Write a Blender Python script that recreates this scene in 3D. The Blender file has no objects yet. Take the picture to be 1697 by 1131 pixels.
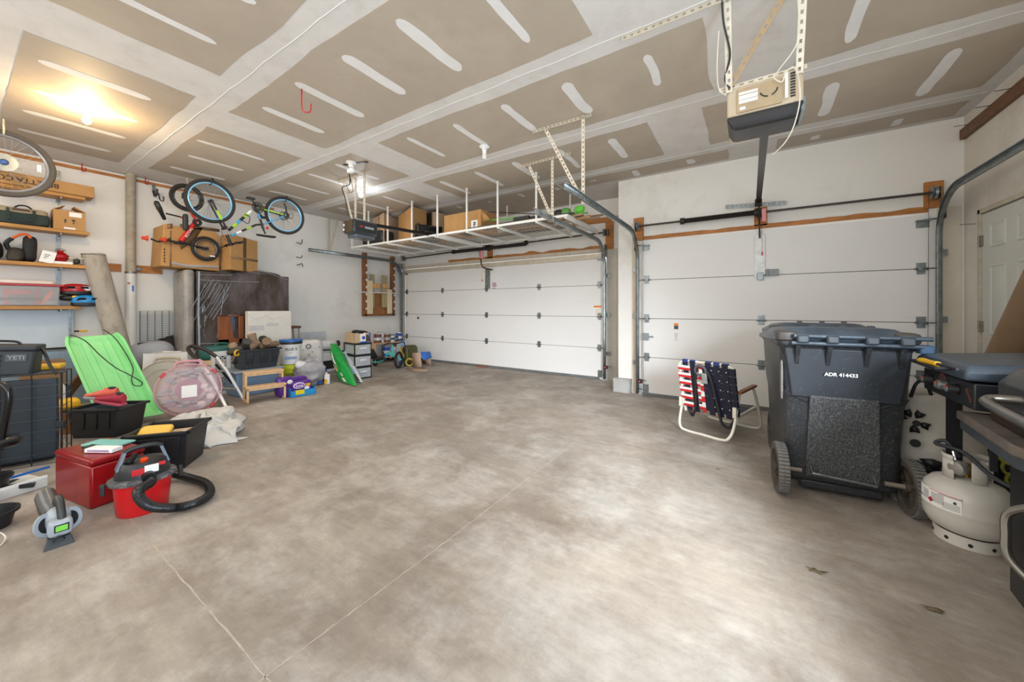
import bpy, bmesh, math, random
from mathutils import Vector, Matrix, noise
R = math.radians
PI = math.pi
rnd = random.Random(7)
sc = bpy.context.scene
COL = sc.collection

# ---------------------------------------------------------------- camera
F0 = 604.6; U0 = 848.5; V0 = 511.0; HC = 1.21
YAW = math.atan(391.5 / F0); SY, CY = math.sin(YAW), math.cos(YAW)
cam = bpy.data.cameras.new('camera'); co = bpy.data.objects.new('camera', cam); COL.objects.link(co)
co.location = (0, 0, HC); co.rotation_euler = (PI / 2, 0, YAW)
cam.sensor_fit = 'HORIZONTAL'; cam.sensor_width = 36; cam.lens = 36 * F0 / 1697
cam.shift_y = -(565.5 - V0) / 1697; cam.clip_start = .02; cam.clip_end = 200
sc.camera = co
# ---------------------------------------------------------------- world, sun, lights
w = bpy.data.worlds.new('sky'); sc.world = w; w.use_nodes = True
bg = w.node_tree.nodes['Background']
bg.inputs[0].default_value = (.75, .87, 1, 1); bg.inputs[1].default_value = 2.2
def area(name, loc, rot, sx, sy, power, col):
    l = bpy.data.lights.new(name, 'AREA'); l.shape = 'RECTANGLE'; l.size = sx; l.size_y = sy
    l.energy = power; l.color = col
    o = bpy.data.objects.new(name, l); COL.objects.link(o); o.location = loc; o.rotation_euler = rot
    return o
dl = area('doorway_daylight', (1.6, -.25, 1.75), (0, 0, 0), 1.0, .8, 26, (.86, .93, 1))
dl.rotation_euler = (Vector((-1.5, 3.6, 0)) - Vector((1.6, -.25, 1.75))).to_track_quat('-Z', 'Y').to_euler(); dl.data.spread = R(46)
area('doorway_sky', (1.66, -.15, 1.15), (0, R(90), 0), 2.0, 1.9, 85, (.66, .83, 1))
area('rear_fill', (-3.2, -1.85, 2.0), (R(80), 0, 0), 7.6, 1.8, 74, (1, .97, .93))
area('ceiling_bounce', (-2.4, 2.0, 2.2), (R(180), 0, 0), 7.5, 5.2, 34, (1, .97, .92))
area('overhead_fill', (-2.6, 1.6, 3.0), (0, 0, 0), 7.5, 5.0, 56, (1, .98, .95))
sc.view_settings.view_transform = 'Standard'; sc.view_settings.look = 'None'
sc.view_settings.gamma = 1; sc.view_settings.use_curve_mapping = False
sc.view_settings.exposure = 0.42

# ---------------------------------------------------------------- pixel rays to real points
def ray(u, v):
    r = (u - U0) / F0
    return Vector((-SY + r * CY, CY + r * SY, (V0 - v) / F0))
def PZ(u, v, z=0.0):
    d = ray(u, v); t = (z - HC) / d.z; return Vector((d.x * t, d.y * t, z))
def PX(u, v, x):
    d = ray(u, v); t = x / d.x; return Vector((x, d.y * t, HC + d.z * t))
def PY(u, v, y):
    d = ray(u, v); t = y / d.y; return Vector((d.x * t, y, HC + d.z * t))
def PD(u, v, zc):
    d = ray(u, v) * zc; return Vector((d.x, d.y, HC + d.z))
def depth(p): return -SY * p[0] + CY * p[1]
def zat(p, v): return HC + (V0 - v) / F0 * depth(p)

# ---------------------------------------------------------------- materials
def lin(c):
    if isinstance(c, str): c = tuple(int(c[i:i + 2], 16) / 255 for i in (0, 2, 4))
    return tuple(((x / 12.92) if x <= .04045 else ((x + .055) / 1.055) ** 2.4) for x in c)
MATS = {}
def mat(name, col, rough=.55, metal=0.0, var=.10, scale=6.0, bump=.0, bscale=60.0, trans=0.0, alpha=1.0, emit=0, dirt_or_sheen=None, dscale=3.0, dlo=.5, dhi=.75, stretch=None, spec=.5, coord='Object'):
    if name in MATS: return MATS[name]
    m = bpy.data.materials.new(name); m.use_nodes = True; nt = m.node_tree; N = nt.nodes; L = nt.links
    b = N['Principled BSDF']; c = lin(col)
    tc = N.new('ShaderNodeTexCoord'); mp = N.new('ShaderNodeMapping'); L.new(tc.outputs[coord], mp.inputs[0])
    if stretch: mp.inputs['Scale'].default_value = stretch
    n = N.new('ShaderNodeTexNoise'); n.inputs['Scale'].default_value = scale; n.inputs['Detail'].default_value = 6; n.inputs['Roughness'].default_value = .6
    L.new(mp.outputs[0], n.inputs[0])
    r = N.new('ShaderNodeValToRGB'); L.new(n.outputs[0], r.inputs[0])
    r.color_ramp.elements[0].position = .3; r.color_ramp.elements[1].position = .7
    r.color_ramp.elements[0].color = (*[max(0, x * (1 - var * 1.6)) for x in c], 1)
    r.color_ramp.elements[1].color = (*[min(1, x * (1 + var)) for x in c], 1)
    out = r.outputs[0]
    if dirt_or_sheen:
        n2 = N.new('ShaderNodeTexNoise'); n2.inputs['Scale'].default_value = dscale; n2.inputs['Detail'].default_value = 9; n2.inputs['Roughness'].default_value = .68
        L.new(mp.outputs[0], n2.inputs[0])
        mr = N.new('ShaderNodeMapRange'); mr.inputs[1].default_value = dlo; mr.inputs[2].default_value = dhi; L.new(n2.outputs[0], mr.inputs[0])
        mx = N.new('ShaderNodeMix'); mx.data_type = 'RGBA'; L.new(mr.outputs[0], mx.inputs[0]); L.new(out, mx.inputs[6]); mx.inputs[7].default_value = (*lin(dirt_or_sheen), 1)
        out = mx.outputs[2]
    L.new(out, b.inputs['Base Color'])
    b.inputs['Roughness'].default_value = rough; b.inputs['Metallic'].default_value = metal
    b.inputs['Specular IOR Level'].default_value = spec
    if trans: b.inputs['Transmission Weight'].default_value = trans; b.inputs['IOR'].default_value = 1.25
    if alpha < 1: b.inputs['Alpha'].default_value = alpha
    if emit: b.inputs['Emission Color'].default_value = (*c, 1); b.inputs['Emission Strength'].default_value = emit
    if bump:
        n3 = N.new('ShaderNodeTexNoise'); n3.inputs['Scale'].default_value = bscale; n3.inputs['Detail'].default_value = 4; L.new(mp.outputs[0], n3.inputs[0])
        bp = N.new('ShaderNodeBump'); bp.inputs['Strength'].default_value = bump; bp.inputs['Distance'].default_value = .02; L.new(n3.outputs[0], bp.inputs['Height']); L.new(bp.outputs[0], b.inputs['Normal'])
    MATS[name] = m; return m

def concrete():
    m = mat('concrete_floor', 'a2978a', rough=.55, var=.2, scale=.6, bump=.05, bscale=30, dirt_or_sheen='79695a', dscale=.9, dlo=.46, dhi=.8)
    nt = m.node_tree; N = nt.nodes; L = nt.links; b = N['Principled BSDF']
    src = b.inputs['Base Color'].links[0].from_socket
    tc = N.new('ShaderNodeTexCoord')
    # pale worn scuffs
    n = N.new('ShaderNodeTexNoise'); n.inputs['Scale'].default_value = 1.7; n.inputs['Detail'].default_value = 12; n.inputs['Roughness'].default_value = .72; n.inputs['Distortion'].default_value = .3
    mp = N.new('ShaderNodeMapping'); mp.inputs['Location'].default_value = (3.1, 1.7, 0); L.new(tc.outputs['Object'], mp.inputs[0]); L.new(mp.outputs[0], n.inputs[0])
    mr = N.new('ShaderNodeMapRange'); mr.inputs[1].default_value = .45; mr.inputs[2].default_value = .72; mr.inputs[4].default_value = .75; L.new(n.outputs[0], mr.inputs[0])
    mx = N.new('ShaderNodeMix'); mx.data_type = 'RGBA'; L.new(mr.outputs[0], mx.inputs[0]); L.new(src, mx.inputs[6]); mx.inputs[7].default_value = (*lin('c8c2ba'), 1)
    # fine broom streaks
    n2 = N.new('ShaderNodeTexNoise'); n2.inputs['Scale'].default_value = 5; n2.inputs['Detail'].default_value = 10; n2.inputs['Roughness'].default_value = .75
    mp2 = N.new('ShaderNodeMapping'); mp2.inputs['Scale'].default_value = (.7, 3.2, 1); mp2.inputs['Rotation'].default_value = (0, 0, .5); L.new(tc.outputs['Object'], mp2.inputs[0]); L.new(mp2.outputs[0], n2.inputs[0])
    mr2 = N.new('ShaderNodeMapRange'); mr2.inputs[1].default_value = .3; mr2.inputs[2].default_value = .7; mr2.inputs[3].default_value = .84; mr2.inputs[4].default_value = 1.13; L.new(n2.outputs[0], mr2.inputs[0])
    hs = N.new('ShaderNodeHueSaturation'); L.new(mx.outputs[2], hs.inputs['Color']); L.new(mr2.outputs[0], hs.inputs['Value'])
    n4 = N.new('ShaderNodeTexNoise'); n4.inputs['Scale'].default_value = 3.2; n4.inputs['Detail'].default_value = 14; n4.inputs['Roughness'].default_value = .8; L.new(tc.outputs['Object'], n4.inputs[0])
    mr4 = N.new('ShaderNodeMapRange'); mr4.inputs[1].default_value = .35; mr4.inputs[2].default_value = .65; mr4.inputs[3].default_value = .80; mr4.inputs[4].default_value = 1.10; L.new(n4.outputs[0], mr4.inputs[0])
    hs2 = N.new('ShaderNodeHueSaturation'); L.new(hs.outputs[0], hs2.inputs['Color']); L.new(mr4.outputs[0], hs2.inputs['Value'])
    L.new(hs2.outputs[0], b.inputs['Base Color'])
    mr3 = N.new('ShaderNodeMapRange'); mr3.inputs[3].default_value = .55; mr3.inputs[4].default_value = .8; L.new(n.outputs[0], mr3.inputs[0]); L.new(mr3.outputs[0], b.inputs['Roughness'])
    return m

W_WALL = mat('wall_paint', 'e9e6e0', .75, var=.02, scale=.7, dirt_or_sheen='cfc9be', dscale=1.3, dlo=.55, dhi=.85, bump=.04, bscale=18)
W_RIGHT = mat('wall_paint_worn', 'd9d3c8', .75, var=.04, scale=.9, dirt_or_sheen='b9b0a2', dscale=1.6, dlo=.5, dhi=.85, bump=.04, bscale=18)
MUD = mat('joint_compound', 'cbc7c2', .8, var=.04, scale=3, dirt_or_sheen='bdb8b2', dscale=5, bump=.05, bscale=25)
MUD2 = mat('joint_compound_pale', 'd6d4d1', .8, var=.04, scale=5)
PAPER = mat('drywall_paper', 'aa9d8d', .62, var=.06, scale=1.4, dirt_or_sheen='9c8e7c', dscale=2.5, dlo=.5, dhi=.9, bump=.02, bscale=200)
DOORW = mat('door_steel', 'e8e6e3', .5, var=.02, scale=1.2, dirt_or_sheen='d6d2cc', dscale=2, dlo=.6, dhi=.9, bump=.12, bscale=140, stretch=(.25, 1, 1))
PDOOR = mat('door_enamel', 'c9cac2', .45, var=.03, scale=2)
JAMB = mat('jamb_wood_pale', 'd3c6b4', .7, var=.08, scale=4, stretch=(4, 4, .6))
WOOD = mat('raw_wood', 'b5763a', .6, var=.22, scale=5, stretch=(1, 1, 4))
WOODX = mat('shelf_wood', 'bd8640', .5, var=.2, scale=4, stretch=(3, .5, 3), bump=.03)
WOODD = mat('dark_wood', '6e4a30', .6, var=.2, scale=5, stretch=(1, 4, 4))
PINE = mat('pine', 'e0b98c', .5, var=.12, scale=5, stretch=(4, 4, 1))
GALV = mat('galvanised', '8f9697', .38, .85, var=.18, scale=14, dirt_or_sheen='6b6f70', dscale=9)
GALVW = mat('galvanised_pale', 'cfc6b4', .5, .35, var=.1, scale=10)
IRON = mat('dark_iron', '3a3632', .5, .6, var=.15)
BLK = mat('black_plastic', '1c1d20', .45, var=.1, scale=12)
BLKG = mat('black_gloss', '101114', .22, var=.1)
CHAR = mat('charcoal_plastic', '2b2f33', .5, var=.12, scale=10)
GREY = mat('grey_plastic', '8d9296', .5, var=.06)
RUB = mat('rubber', '2a2725', .8, var=.15, bump=.1, bscale=80)
WHT = mat('white_plastic', 'e8e8e6', .4, var=.03)
WHTM = mat('white_metal', 'e6e5e0', .4, .1, var=.03)
RED = mat('red_plastic', 'c8171c', .4, var=.08)
REDD = mat('red_enamel', '8f0f14', .3, .1, var=.12, scale=5, dirt_or_sheen='6d0c10', dscale=6)
CARD = mat('cardboard', 'b98c56', .8, var=.06, scale=5, dirt_or_sheen='a87c48', dscale=3, bump=.03, bscale=60)
CARDL = mat('cardboard_light', 'c6a98a', .8, var=.05, scale=5)
TAPE = mat('brown_tape', '8a6a4a', .35, var=.05)
PAPERW = mat('white_paper', 'f0efec', .7, var=.02)
CHROME = mat('chrome', 'c8c8c8', .2, 1, var=.05)
BLUE = mat('blue_plastic', '1f63b8', .35, var=.06)
YEL = mat('yellow_plastic', 'e6b416', .4, var=.05)
CONC = mat('concrete_block', 'a9a7a3', .8, var=.12, scale=9, bump=.2, bscale=40)

# ---------------------------------------------------------------- mesh builder 
WMAT = {}
def frame_m(o, x, y):
    x = Vector(x).normalized(); y = Vector(y); z = x.cross(y).normalized(); y = z.cross(x)
    return Matrix(((x.x, y.x, z.x, o[0]), (x.y, y.y, z.y, o[1]), (x.z, y.z, z.z, o[2]), (0, 0, 0, 1)))
class MB:
    def __init__(s, T=None): s.v = []; s.f = []; s.mi = []; s.T = T; s.cur = 0
    def add(s, vs, fs, T=None):
        k = len(s.v)
        for p in vs:
            p = Vector(p)
            if T: p = T @ p
            if s.T: p = s.T @ p
            s.v.append(p)
        for f in fs: s.f.append([i + k for i in f]); s.mi.append(s.cur)
        return s
    def box(s, x0, x1, y0, y1, z0, z1, T=None, tap=1.0, tapy=None):
        ty = tap if tapy is None else tapy
        cx, cy = (x0 + x1) / 2, (y0 + y1) / 2
        hx, hy = (x1 - x0) / 2, (y1 - y0) / 2
        vs = [(cx + a * hx * k, cy + b * hy * j, z) for z, k, j in ((z0, tap, ty), (z1, 1, 1)) for a, b in ((-1, -1), (1, -1), (1, 1), (-1, 1))]
        return s.add(vs, [(3, 2, 1, 0), (4, 5, 6, 7), (0, 1, 5, 4), (1, 2, 6, 5), (2, 3, 7, 6), (3, 0, 4, 7)], T)
    def bc(s, c, d, T=None): return s.box(c[0] - d[0] / 2, c[0] + d[0] / 2, c[1] - d[1] / 2, c[1] + d[1] / 2, c[2] - d[2] / 2, c[2] + d[2] / 2, T)
    def bar(s, p0, p1, w, h, up=(0, 0, 1)):
        p0, p1 = Vector(p0), Vector(p1); d = p1 - p0; l = d.length
        up = Vector(up)
        if abs(d.normalized().dot(up)) > .98: up = Vector((0, 1, 0)) if abs(d.normalized().y) < .9 else Vector((1, 0, 0))
        return s.box(0, l, -w / 2, w / 2, -h / 2, h / 2, frame_m(p0, d, up.cross(d)))
    def tube(s, pts, r, seg=8, closed=False, cap=True):
        pts = [Vector(p) for p in pts]; n = len(pts)
        rs = r if isinstance(r, (list, tuple)) else [r] * n
        vs = []; prev = None
        for i, p in enumerate(pts):
            a = pts[(i - 1) % n] if (closed or i > 0) else p
            b = pts[(i + 1) % n] if (closed or i < n - 1) else p
            t = (b - a).normalized()
            if prev is None:
                q = Vector((0, 0, 1)) if abs(t.z) < .9 else Vector((1, 0, 0)); u = t.cross(q).normalized()
            else:
                u = (prev - t * prev.dot(t)).normalized()
            prev = u; w_ = t.cross(u)
            for k in range(seg):
                an = 2 * PI * k / seg; vs.append(p + (u * math.cos(an) + w_ * math.sin(an)) * rs[i])
        fs = []
        for i in range(n if closed else n - 1):
            j = (i + 1) % n
            for k in range(seg):
                k2 = (k + 1) % seg; fs.append((i * seg + k, i * seg + k2, j * seg + k2, j * seg + k))
        if cap and not closed: fs.append(tuple(range(seg))[::-1]); fs.append(tuple((n - 1) * seg + k for k in range(seg)))
        return s.add(vs, fs)
    def cyl(s, p0, p1, r, seg=16, r2=None): return s.tube([p0, p1], [r, r if r2 is None else r2], seg)
    def lathe(s, prof, seg=24, T=None, closed=False):
        vs = []; fs = []; n = len(prof)
        for r, z in prof:
            for k in range(seg): a = 2 * PI * k / seg; vs.append((r * math.cos(a), r * math.sin(a), z))
        for i in range(n if closed else n - 1):
            j = (i + 1) % n
            for k in range(seg): k2 = (k + 1) % seg; fs.append((i * seg + k, i * seg + k2, j * seg + k2, j * seg + k))
        if not closed:
            if prof[0][0] > 1e-5: fs.append(tuple(range(seg))[::-1])
            if prof[-1][0] > 1e-5: fs.append(tuple((n - 1) * seg + k for k in range(seg)))
        return s.add(vs, fs, T)
    def torus(s, c, ax, Rr, r, seg=32, rs=8, sx=1.0):
        ax = Vector(ax).normalized(); q = Vector((0, 0, 1)) if abs(ax.z) < .9 else Vector((1, 0, 0))
        T = frame_m(c, ax.cross(q).cross(ax) if False else q.cross(ax), ax.cross(q.cross(ax)))
        return s.lathe([(Rr + r * math.cos(2 * PI * i / rs), r * sx * math.sin(2 * PI * i / rs)) for i in range(rs)], seg, T, closed=True)
    def prism(s, poly, d0, d1, T=None):
        n = len(poly)
        vs = [(x, y, d0) for x, y in poly] + [(x, y, d1) for x, y in poly]
        return s.add(vs, [tuple(range(n))[::-1], tuple(range(n, 2 * n))] + [(i, (i + 1) % n, n + (i + 1) % n, n + i) for i in range(n)], T)
    def loft(s, rings, cap=True):
        n = len(rings[0]); vs = [p for r in rings for p in r]; fs = []
        for i in range(len(rings) - 1):
            for k in range(n): k2 = (k + 1) % n; fs.append((i * n + k, i * n + k2, (i + 1) * n + k2, (i + 1) * n + k))
        if cap: fs.append(tuple(range(n))[::-1]); fs.append(tuple((len(rings) - 1) * n + k for k in range(n)))
        return s.add(vs, fs)
    def sq(s, c, d, e1=1.0, e2=1.0, T=None, nu=20, nv=12, amp=0, fr=3, seed=0):
        """super-ellipsoid, optional noise"""
        def sp(x, e): return math.copysign(abs(x) ** e, x)
        vs = []; fs = []
        for i in range(nv + 1):
            ph = -PI / 2 + PI * i / nv
            for k in range(nu):
                th = 2 * PI * k / nu
                p = Vector((sp(math.cos(ph), e1) * sp(math.cos(th), e2), sp(math.cos(ph), e1) * sp(math.sin(th), e2), sp(math.sin(ph), e1)))
                q = Vector((p.x * d[0], p.y * d[1], p.z * d[2]))
                if amp:
                    nn = noise.noise_vector(q * fr + Vector((seed, seed * 1.7, 0))); q += nn * amp
                    q += noise.noise_vector(q * fr * 2.7 + Vector((seed, 3, 0))) * amp * .45
                vs.append(q + Vector(c))
        for i in range(nv):
            for k in range(nu): k2 = (k + 1) % nu; fs.append((i * nu + k, i * nu + k2, (i + 1) * nu + k2, (i + 1) * nu + k))
        return s.add(vs, fs, T)
    def grid(s, fn, nu, nv):
        vs = [fn(i / nu, j / nv) for j in range(nv + 1) for i in range(nu + 1)]
        return s.add(vs, [(j * (nu + 1) + i, j * (nu + 1) + i + 1, (j + 1) * (nu + 1) + i + 1, (j + 1) * (nu + 1) + i) for j in range(nv) for i in range(nu)])
    def build(s, name, m, parent=None, label=None, cat=None, group=None, kind=None, bev=0, smooth=35, sub=0, thick=0, world=False, segs=2):
        me = bpy.data.meshes.new(name); vs = s.v; loc = Vector((0, 0, 0))
        if parent is None:
            xs = [p.x for p in vs]; ys = [p.y for p in vs]; loc = Vector(((min(xs) + max(xs)) / 2, (min(ys) + max(ys)) / 2, min(p.z for p in vs)))
            vs = [p - loc for p in vs]
        elif world:
            inv = WMAT[parent.name].inverted(); vs = [inv @ p for p in vs]
        me.from_pydata([tuple(p) for p in vs], [], s.f)
        ms = m if isinstance(m, (list, tuple)) else [m]
        for x in ms: me.materials.append(x)
        if len(ms) > 1: me.polygons.foreach_set('material_index', s.mi)
        bm = bmesh.new(); bm.from_mesh(me); bmesh.ops.recalc_face_normals(bm, faces=bm.faces); bm.to_mesh(me); bm.free()
        me.polygons.foreach_set('use_smooth', [True] * len(me.polygons))
        me.set_sharp_from_angle(angle=R(smooth)); me.update()
        o = bpy.data.objects.new(name, me); COL.objects.link(o)
        if parent: o.parent = parent; WMAT[o.name] = WMAT[parent.name]
        else: o.location = loc; WMAT[o.name] = Matrix.Translation(loc)
        if thick: q = o.modifiers.new('thickness', 'SOLIDIFY'); q.thickness = thick; q.offset = 0
        if bev: q = o.modifiers.new('bevel', 'BEVEL'); q.width = bev; q.segments = segs; q.limit_method = 'ANGLE'; q.angle_limit = R(36)
        if sub: q = o.modifiers.new('subdivision', 'SUBSURF'); q.levels = sub; q.render_levels = sub
        tag(o, label, cat, group, kind)
        return o
def tag(o, label=None, cat=None, group=None, kind=None):
    if label: o['label'] = label
    if cat: o['category'] = cat
    if group: o['group'] = group
    if kind: o['kind'] = kind
    return o
def thing(name, label, cat, loc=(0, 0, 0), rz=0, group=None, kind=None, par=None):
    o = bpy.data.objects.new(name, None); COL.objects.link(o); o.empty_display_size = .1
    o.location = loc; o.rotation_euler = (0, 0, rz)
    WMAT[o.name] = Matrix.Translation(Vector(loc)) @ Matrix.Rotation(rz, 4, 'Z')
    return tag(o, label, cat, group, kind)
def fthing(name, label, cat, p0, p1, group=None):
    """thing whose front base edge runs p0 -> p1; local x along it, local y away from the viewer"""
    p0 = Vector(p0); p1 = Vector(p1); d = p1 - p0
    t = thing(name, label, cat, (p0.x, p0.y, p0.z), math.atan2(d.y, d.x), group)
    return t, math.hypot(d.x, d.y)
def copy_tree(o, loc=None, rz=None, label=None, parent=None):
    c = o.copy(); COL.objects.link(c)
    if parent: c.parent = parent
    if loc is not None: c.location = loc
    if rz is not None: c.rotation_euler = (0, 0, rz)
    if label: c['label'] = label
    for ch in [x for x in list(bpy.data.objects) if x.parent == o]: copy_tree(ch, parent=c)
    return c
def text(s, size, m, parent, T, name='lettering', world=False, ext=.0006, bold=0, align='CENTER'):
    cu = bpy.data.curves.new(name, 'FONT'); cu.body = s; cu.size = size; cu.extrude = ext; cu.align_x = align; cu.align_y = 'CENTER'; cu.offset = bold
    o = bpy.data.objects.new(name, cu); COL.objects.link(o); dg = bpy.context.evaluated_depsgraph_get(); dg.update()
    me = bpy.data.meshes.new_from_object(o.evaluated_get(dg)); bpy.data.objects.remove(o)
    if world: T = WMAT[parent.name].inverted() @ T
    me.transform(T); me.materials.clear(); me.materials.append(m)
    q = bpy.data.objects.new(name, me); COL.objects.link(q); q.parent = parent
    return q
def rrect(w, d, r, n=4):
    """rounded rectangle outline centred on origin"""
    pts = []
    for cx, cy, a0 in ((w / 2 - r, d / 2 - r, 0), (-w / 2 + r, d / 2 - r, 90), (-w / 2 + r, -d / 2 + r, 180), (w / 2 - r, -d / 2 + r, 270)):
        for k in range(n + 1): a = R(a0 + 90 * k / n); pts.append((cx + r * math.cos(a), cy + r * math.sin(a)))
    return pts
def arc(c, r, a0, a1, n, ax=0):
    """arc in plane: ax=0 -> xz, 1 -> yz, 2 -> xy"""
    out = []
    for i in range(n + 1):
        a = R(a0 + (a1 - a0) * i / n); p, q = r * math.cos(a), r * math.sin(a)
        out.append(Vector((c[0] + p, c[1], c[2] + q)) if ax == 0 else Vector((c[0], c[1] + p, c[2] + q)) if ax == 1 else Vector((c[0] + p, c[1] + q, c[2])))
    return out
def smoothpath(pts, k=6):
    pts = [Vector(p) for p in pts]; out = []
    for i in range(len(pts) - 1):
        p0 = pts[max(i - 1, 0)]; p1 = pts[i]; p2 = pts[i + 1]; p3 = pts[min(i + 2, len(pts) - 1)]
        for j in range(k):
            t = j / k
            out.append(.5 * ((2 * p1) + (p2 - p0) * t + (2 * p0 - 5 * p1 + 4 * p2 - p3) * t * t + (3 * p1 - p0 - 3 * p2 + p3) * t ** 3))
    out.append(pts[-1]); return out
def perf(mb, p0, p1, wdir, w, t=.003, sp=.045, edge=.3):
    """perforated flat iron: two rails and bridges between the holes"""
    p0, p1, wdir = Vector(p0), Vector(p1), Vector(wdir).normalized(); d = p1 - p0; l = d.length; d.normalize(); wdir = (wdir - d * wdir.dot(d)).normalized()
    T = frame_m(p0, d, wdir)
    mb.box(0, l, -w / 2, -w / 2 + w * edge, -t / 2, t / 2, T); mb.box(0, l, w / 2 - w * edge, w / 2, -t / 2, t / 2, T)
    n = max(1, int(l / sp))
    for i in range(n + 1):
        x = l * i / n; mb.box(max(0, x - sp * .3), min(l, x + sp * .3), -w / 2 + w * edge, w / 2 - w * edge, -t / 2, t / 2, T)
def angle_iron(mb, p0, p1, d1, d2, w=.032):
    """L profile with holes in both flanges"""
    d1, d2 = Vector(d1).normalized(), Vector(d2).normalized(); p0, p1 = Vector(p0), Vector(p1)
    perf(mb, p0 + d1 * w / 2, p1 + d1 * w / 2, d1, w); perf(mb, p0 + d2 * w / 2, p1 + d2 * w / 2, d2, w)
# ================================================================ room shell
XL, XR, YB, YD, YS, XP, ZC = -7.22, 1.74, -2.0, 6.05, 5.3, -1.585, 3.05
def S(name, mb, m, parent=None, **k):
    return mb.build(name, m, parent, kind=None if parent else 'structure', **k)
S('floor', MB().box(XL - .15, XR + .15, YB - .15, YD + .25, -.12, 0), concrete())
S('driveway', MB().box(-14, 9, YD + .26, 16, -.14, -.02), mat('driveway_concrete', 'cfcac2', .8))
gr = MB()
fl = bpy.data.objects['floor']
def crack(pts, wd, n, name='control_joint', col='b3a99b'):
    m = MB(); pp = []
    for i in range(len(pts) - 1):
        a, b = Vector(pts[i]), Vector(pts[i + 1])
        for k in range(n): pp.append(a.lerp(b, k / n))
    pp.append(Vector(pts[-1])); L_ = []; Rr = []
    for i, p in enumerate(pp):
        d = (pp[min(i + 1, len(pp) - 1)] - pp[max(i - 1, 0)]).normalized(); nn = Vector((-d.y, d.x, 0)); j = wd * (.6 + .7 * rnd.random()); off = nn * (rnd.random() - .5) * wd * .8
        L_.append(p + off + nn * j / 2); Rr.append(p + off - nn * j / 2)
    vs = [(q.x, q.y, .0008) for q in L_] + [(q.x, q.y, .0008) for q in Rr]; k = len(L_)
    m.add(vs, [(i, i + 1, k + i + 1, k + i) for i in range(k - 1)])
    return m.build(name, mat('joint_dust_' + col, col, .9, var=.15, scale=20), fl, world=True)
crack([(-7.1, .575, 0), (-1.33, .565, 0), (1.7, .55, 0)], .006, 90)
crack([(-1.335, -1.9, 0), (-1.33, .565, 0), (-1.315, 1.3, 0), (-1.31, 3.25, 0)], .005, 60)
crack([(-7.1, 3.25, 0), (-1.31, 3.25, 0), (1.7, 3.26, 0)], .006, 60, col='8c7f70')

def wavy(x0, x1, y0, y1, z, amp=.012, seed=0, step=.12, rd=0.0):
    """panel patch with uneven trowelled edges, 1.5 mm proud"""
    pts = []
    def edge(ax, ay, bx, by):
        n = max(2, int(math.hypot(bx - ax, by - ay) / step))
        for i in range(n):
            t = i / n; x = ax + (bx - ax) * t; y = ay + (by - ay) * t
            o = noise.noise(Vector((x * 1.7, y * 1.7, seed))) * amp * 2 + noise.noise(Vector((x * 7, y * 7, seed + 5))) * amp * .8
            if i == 0: o = 0
            if abs(bx - ax) > abs(by - ay): pts.append((x, y + o))
            else: pts.append((x + o, y))
    edge(x0, y0, x1, y0); edge(x1, y0, x1, y1); edge(x1, y1, x0, y1); edge(x0, y1, x0, y0)
    return MB().prism(pts, z, z + .004)
S('ceiling', MB().box(XL - .15, XR + .15, YB - .15, YD + .2, ZC, ZC + .12), MUD)
ce = bpy.data.objects['ceiling']
rows = [(-2.0, .02, [(-6.75, -4.0), (-3.5, -.2), (.3, 1.6)]), (.27, 1.165, [(-6.68, -4.03), (-3.51, .35), (.7, 1.63)]), (1.42, 2.352, [(-6.62, -4.6), (-4.09, -.88), (.25, 1.63)]),
        (2.59, 3.485, [(-6.7, -3.96), (-3.455, -.245), (.29, 1.63)]), (3.755, 4.655, [(-6.7, -4.5), (-3.99, -.845), (-.355, 1.62)]), (4.9, 5.95, [(-6.7, -2.4)]), (4.9, 5.22, [(-2.36, -.2), (.27, 1.65)])]
for i, (y0, y1, xs) in enumerate(rows):
    for j, (a, b) in enumerate(xs):
        wavy(a, b, y0, y1, ZC - .003, .012, i * 7 + j).build('drywall_sheet', PAPER, ce, world=True)
def patch(x, y0, y1, wd=.075, seed=0):
    pts = []; n = 22; sx = rnd.uniform(-.012, .012)
    for i in range(n + 1):
        t = i / n; y = y0 + (y1 - y0) * t; ww = wd * min(1, math.sqrt(max(.03, 1 - (max(0, abs(t - .5) - .38) / .125) ** 2))) / 2 * (1 + .25 * noise.noise(Vector((x, y * 6, seed))))
        pts.append((x + sx * math.sin(t * 3) + ww + .012 * noise.noise(Vector((x, y * 3, 9))), y))
    for i in range(n, -1, -1):
        t = i / n; y = y0 + (y1 - y0) * t; ww = wd * min(1, math.sqrt(max(.03, 1 - (max(0, abs(t - .5) - .38) / .125) ** 2))) / 2 * (1 + .25 * noise.noise(Vector((x, y * 6, seed + 3))))
        pts.append((x + sx * math.sin(t * 3) - ww + .012 * noise.noise(Vector((x, y * 3, 9))), y))
    MB().prism(pts, ZC - .0045, ZC - .002).build('screw_patch', MUD2, ce, world=True)
JX = [-6.28, -5.65, -5.04, -4.42, -3.73, -3.1, -2.48, -1.865, -1.27, -.62, .6, 1.22]
spans = {1: (.38, 1.0), 2: (1.52, 2.17), 3: (2.71, 3.3), 4: (3.88, 4.5), 0: (-1.0, -.35), 5: (5.0, 5.12)}
for i in spans:
    for x in JX:
        y0, y1 = spans[i]
        if i == 2 and x in (-4.42,): continue
        if i == 2 and x > -1 and x < 0: continue
        if i in (4,) and x in (-4.42, -.62): continue
        if i == 3 and x == -.62: y0, y1 = 2.76, 3.2
        if i == 1 and x in (-3.73,): continue
        if i == 1 and x == -4.42: patch(x, .36, .97, .1, 3); continue
        if i == 3 and x in (-3.73,): continue
        patch(x + rnd.uniform(-.02, .02), y0 + rnd.uniform(-.05, .05), y1 + rnd.uniform(-.06, .09), rnd.uniform(.06, .1), i * 13 + x)
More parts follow.
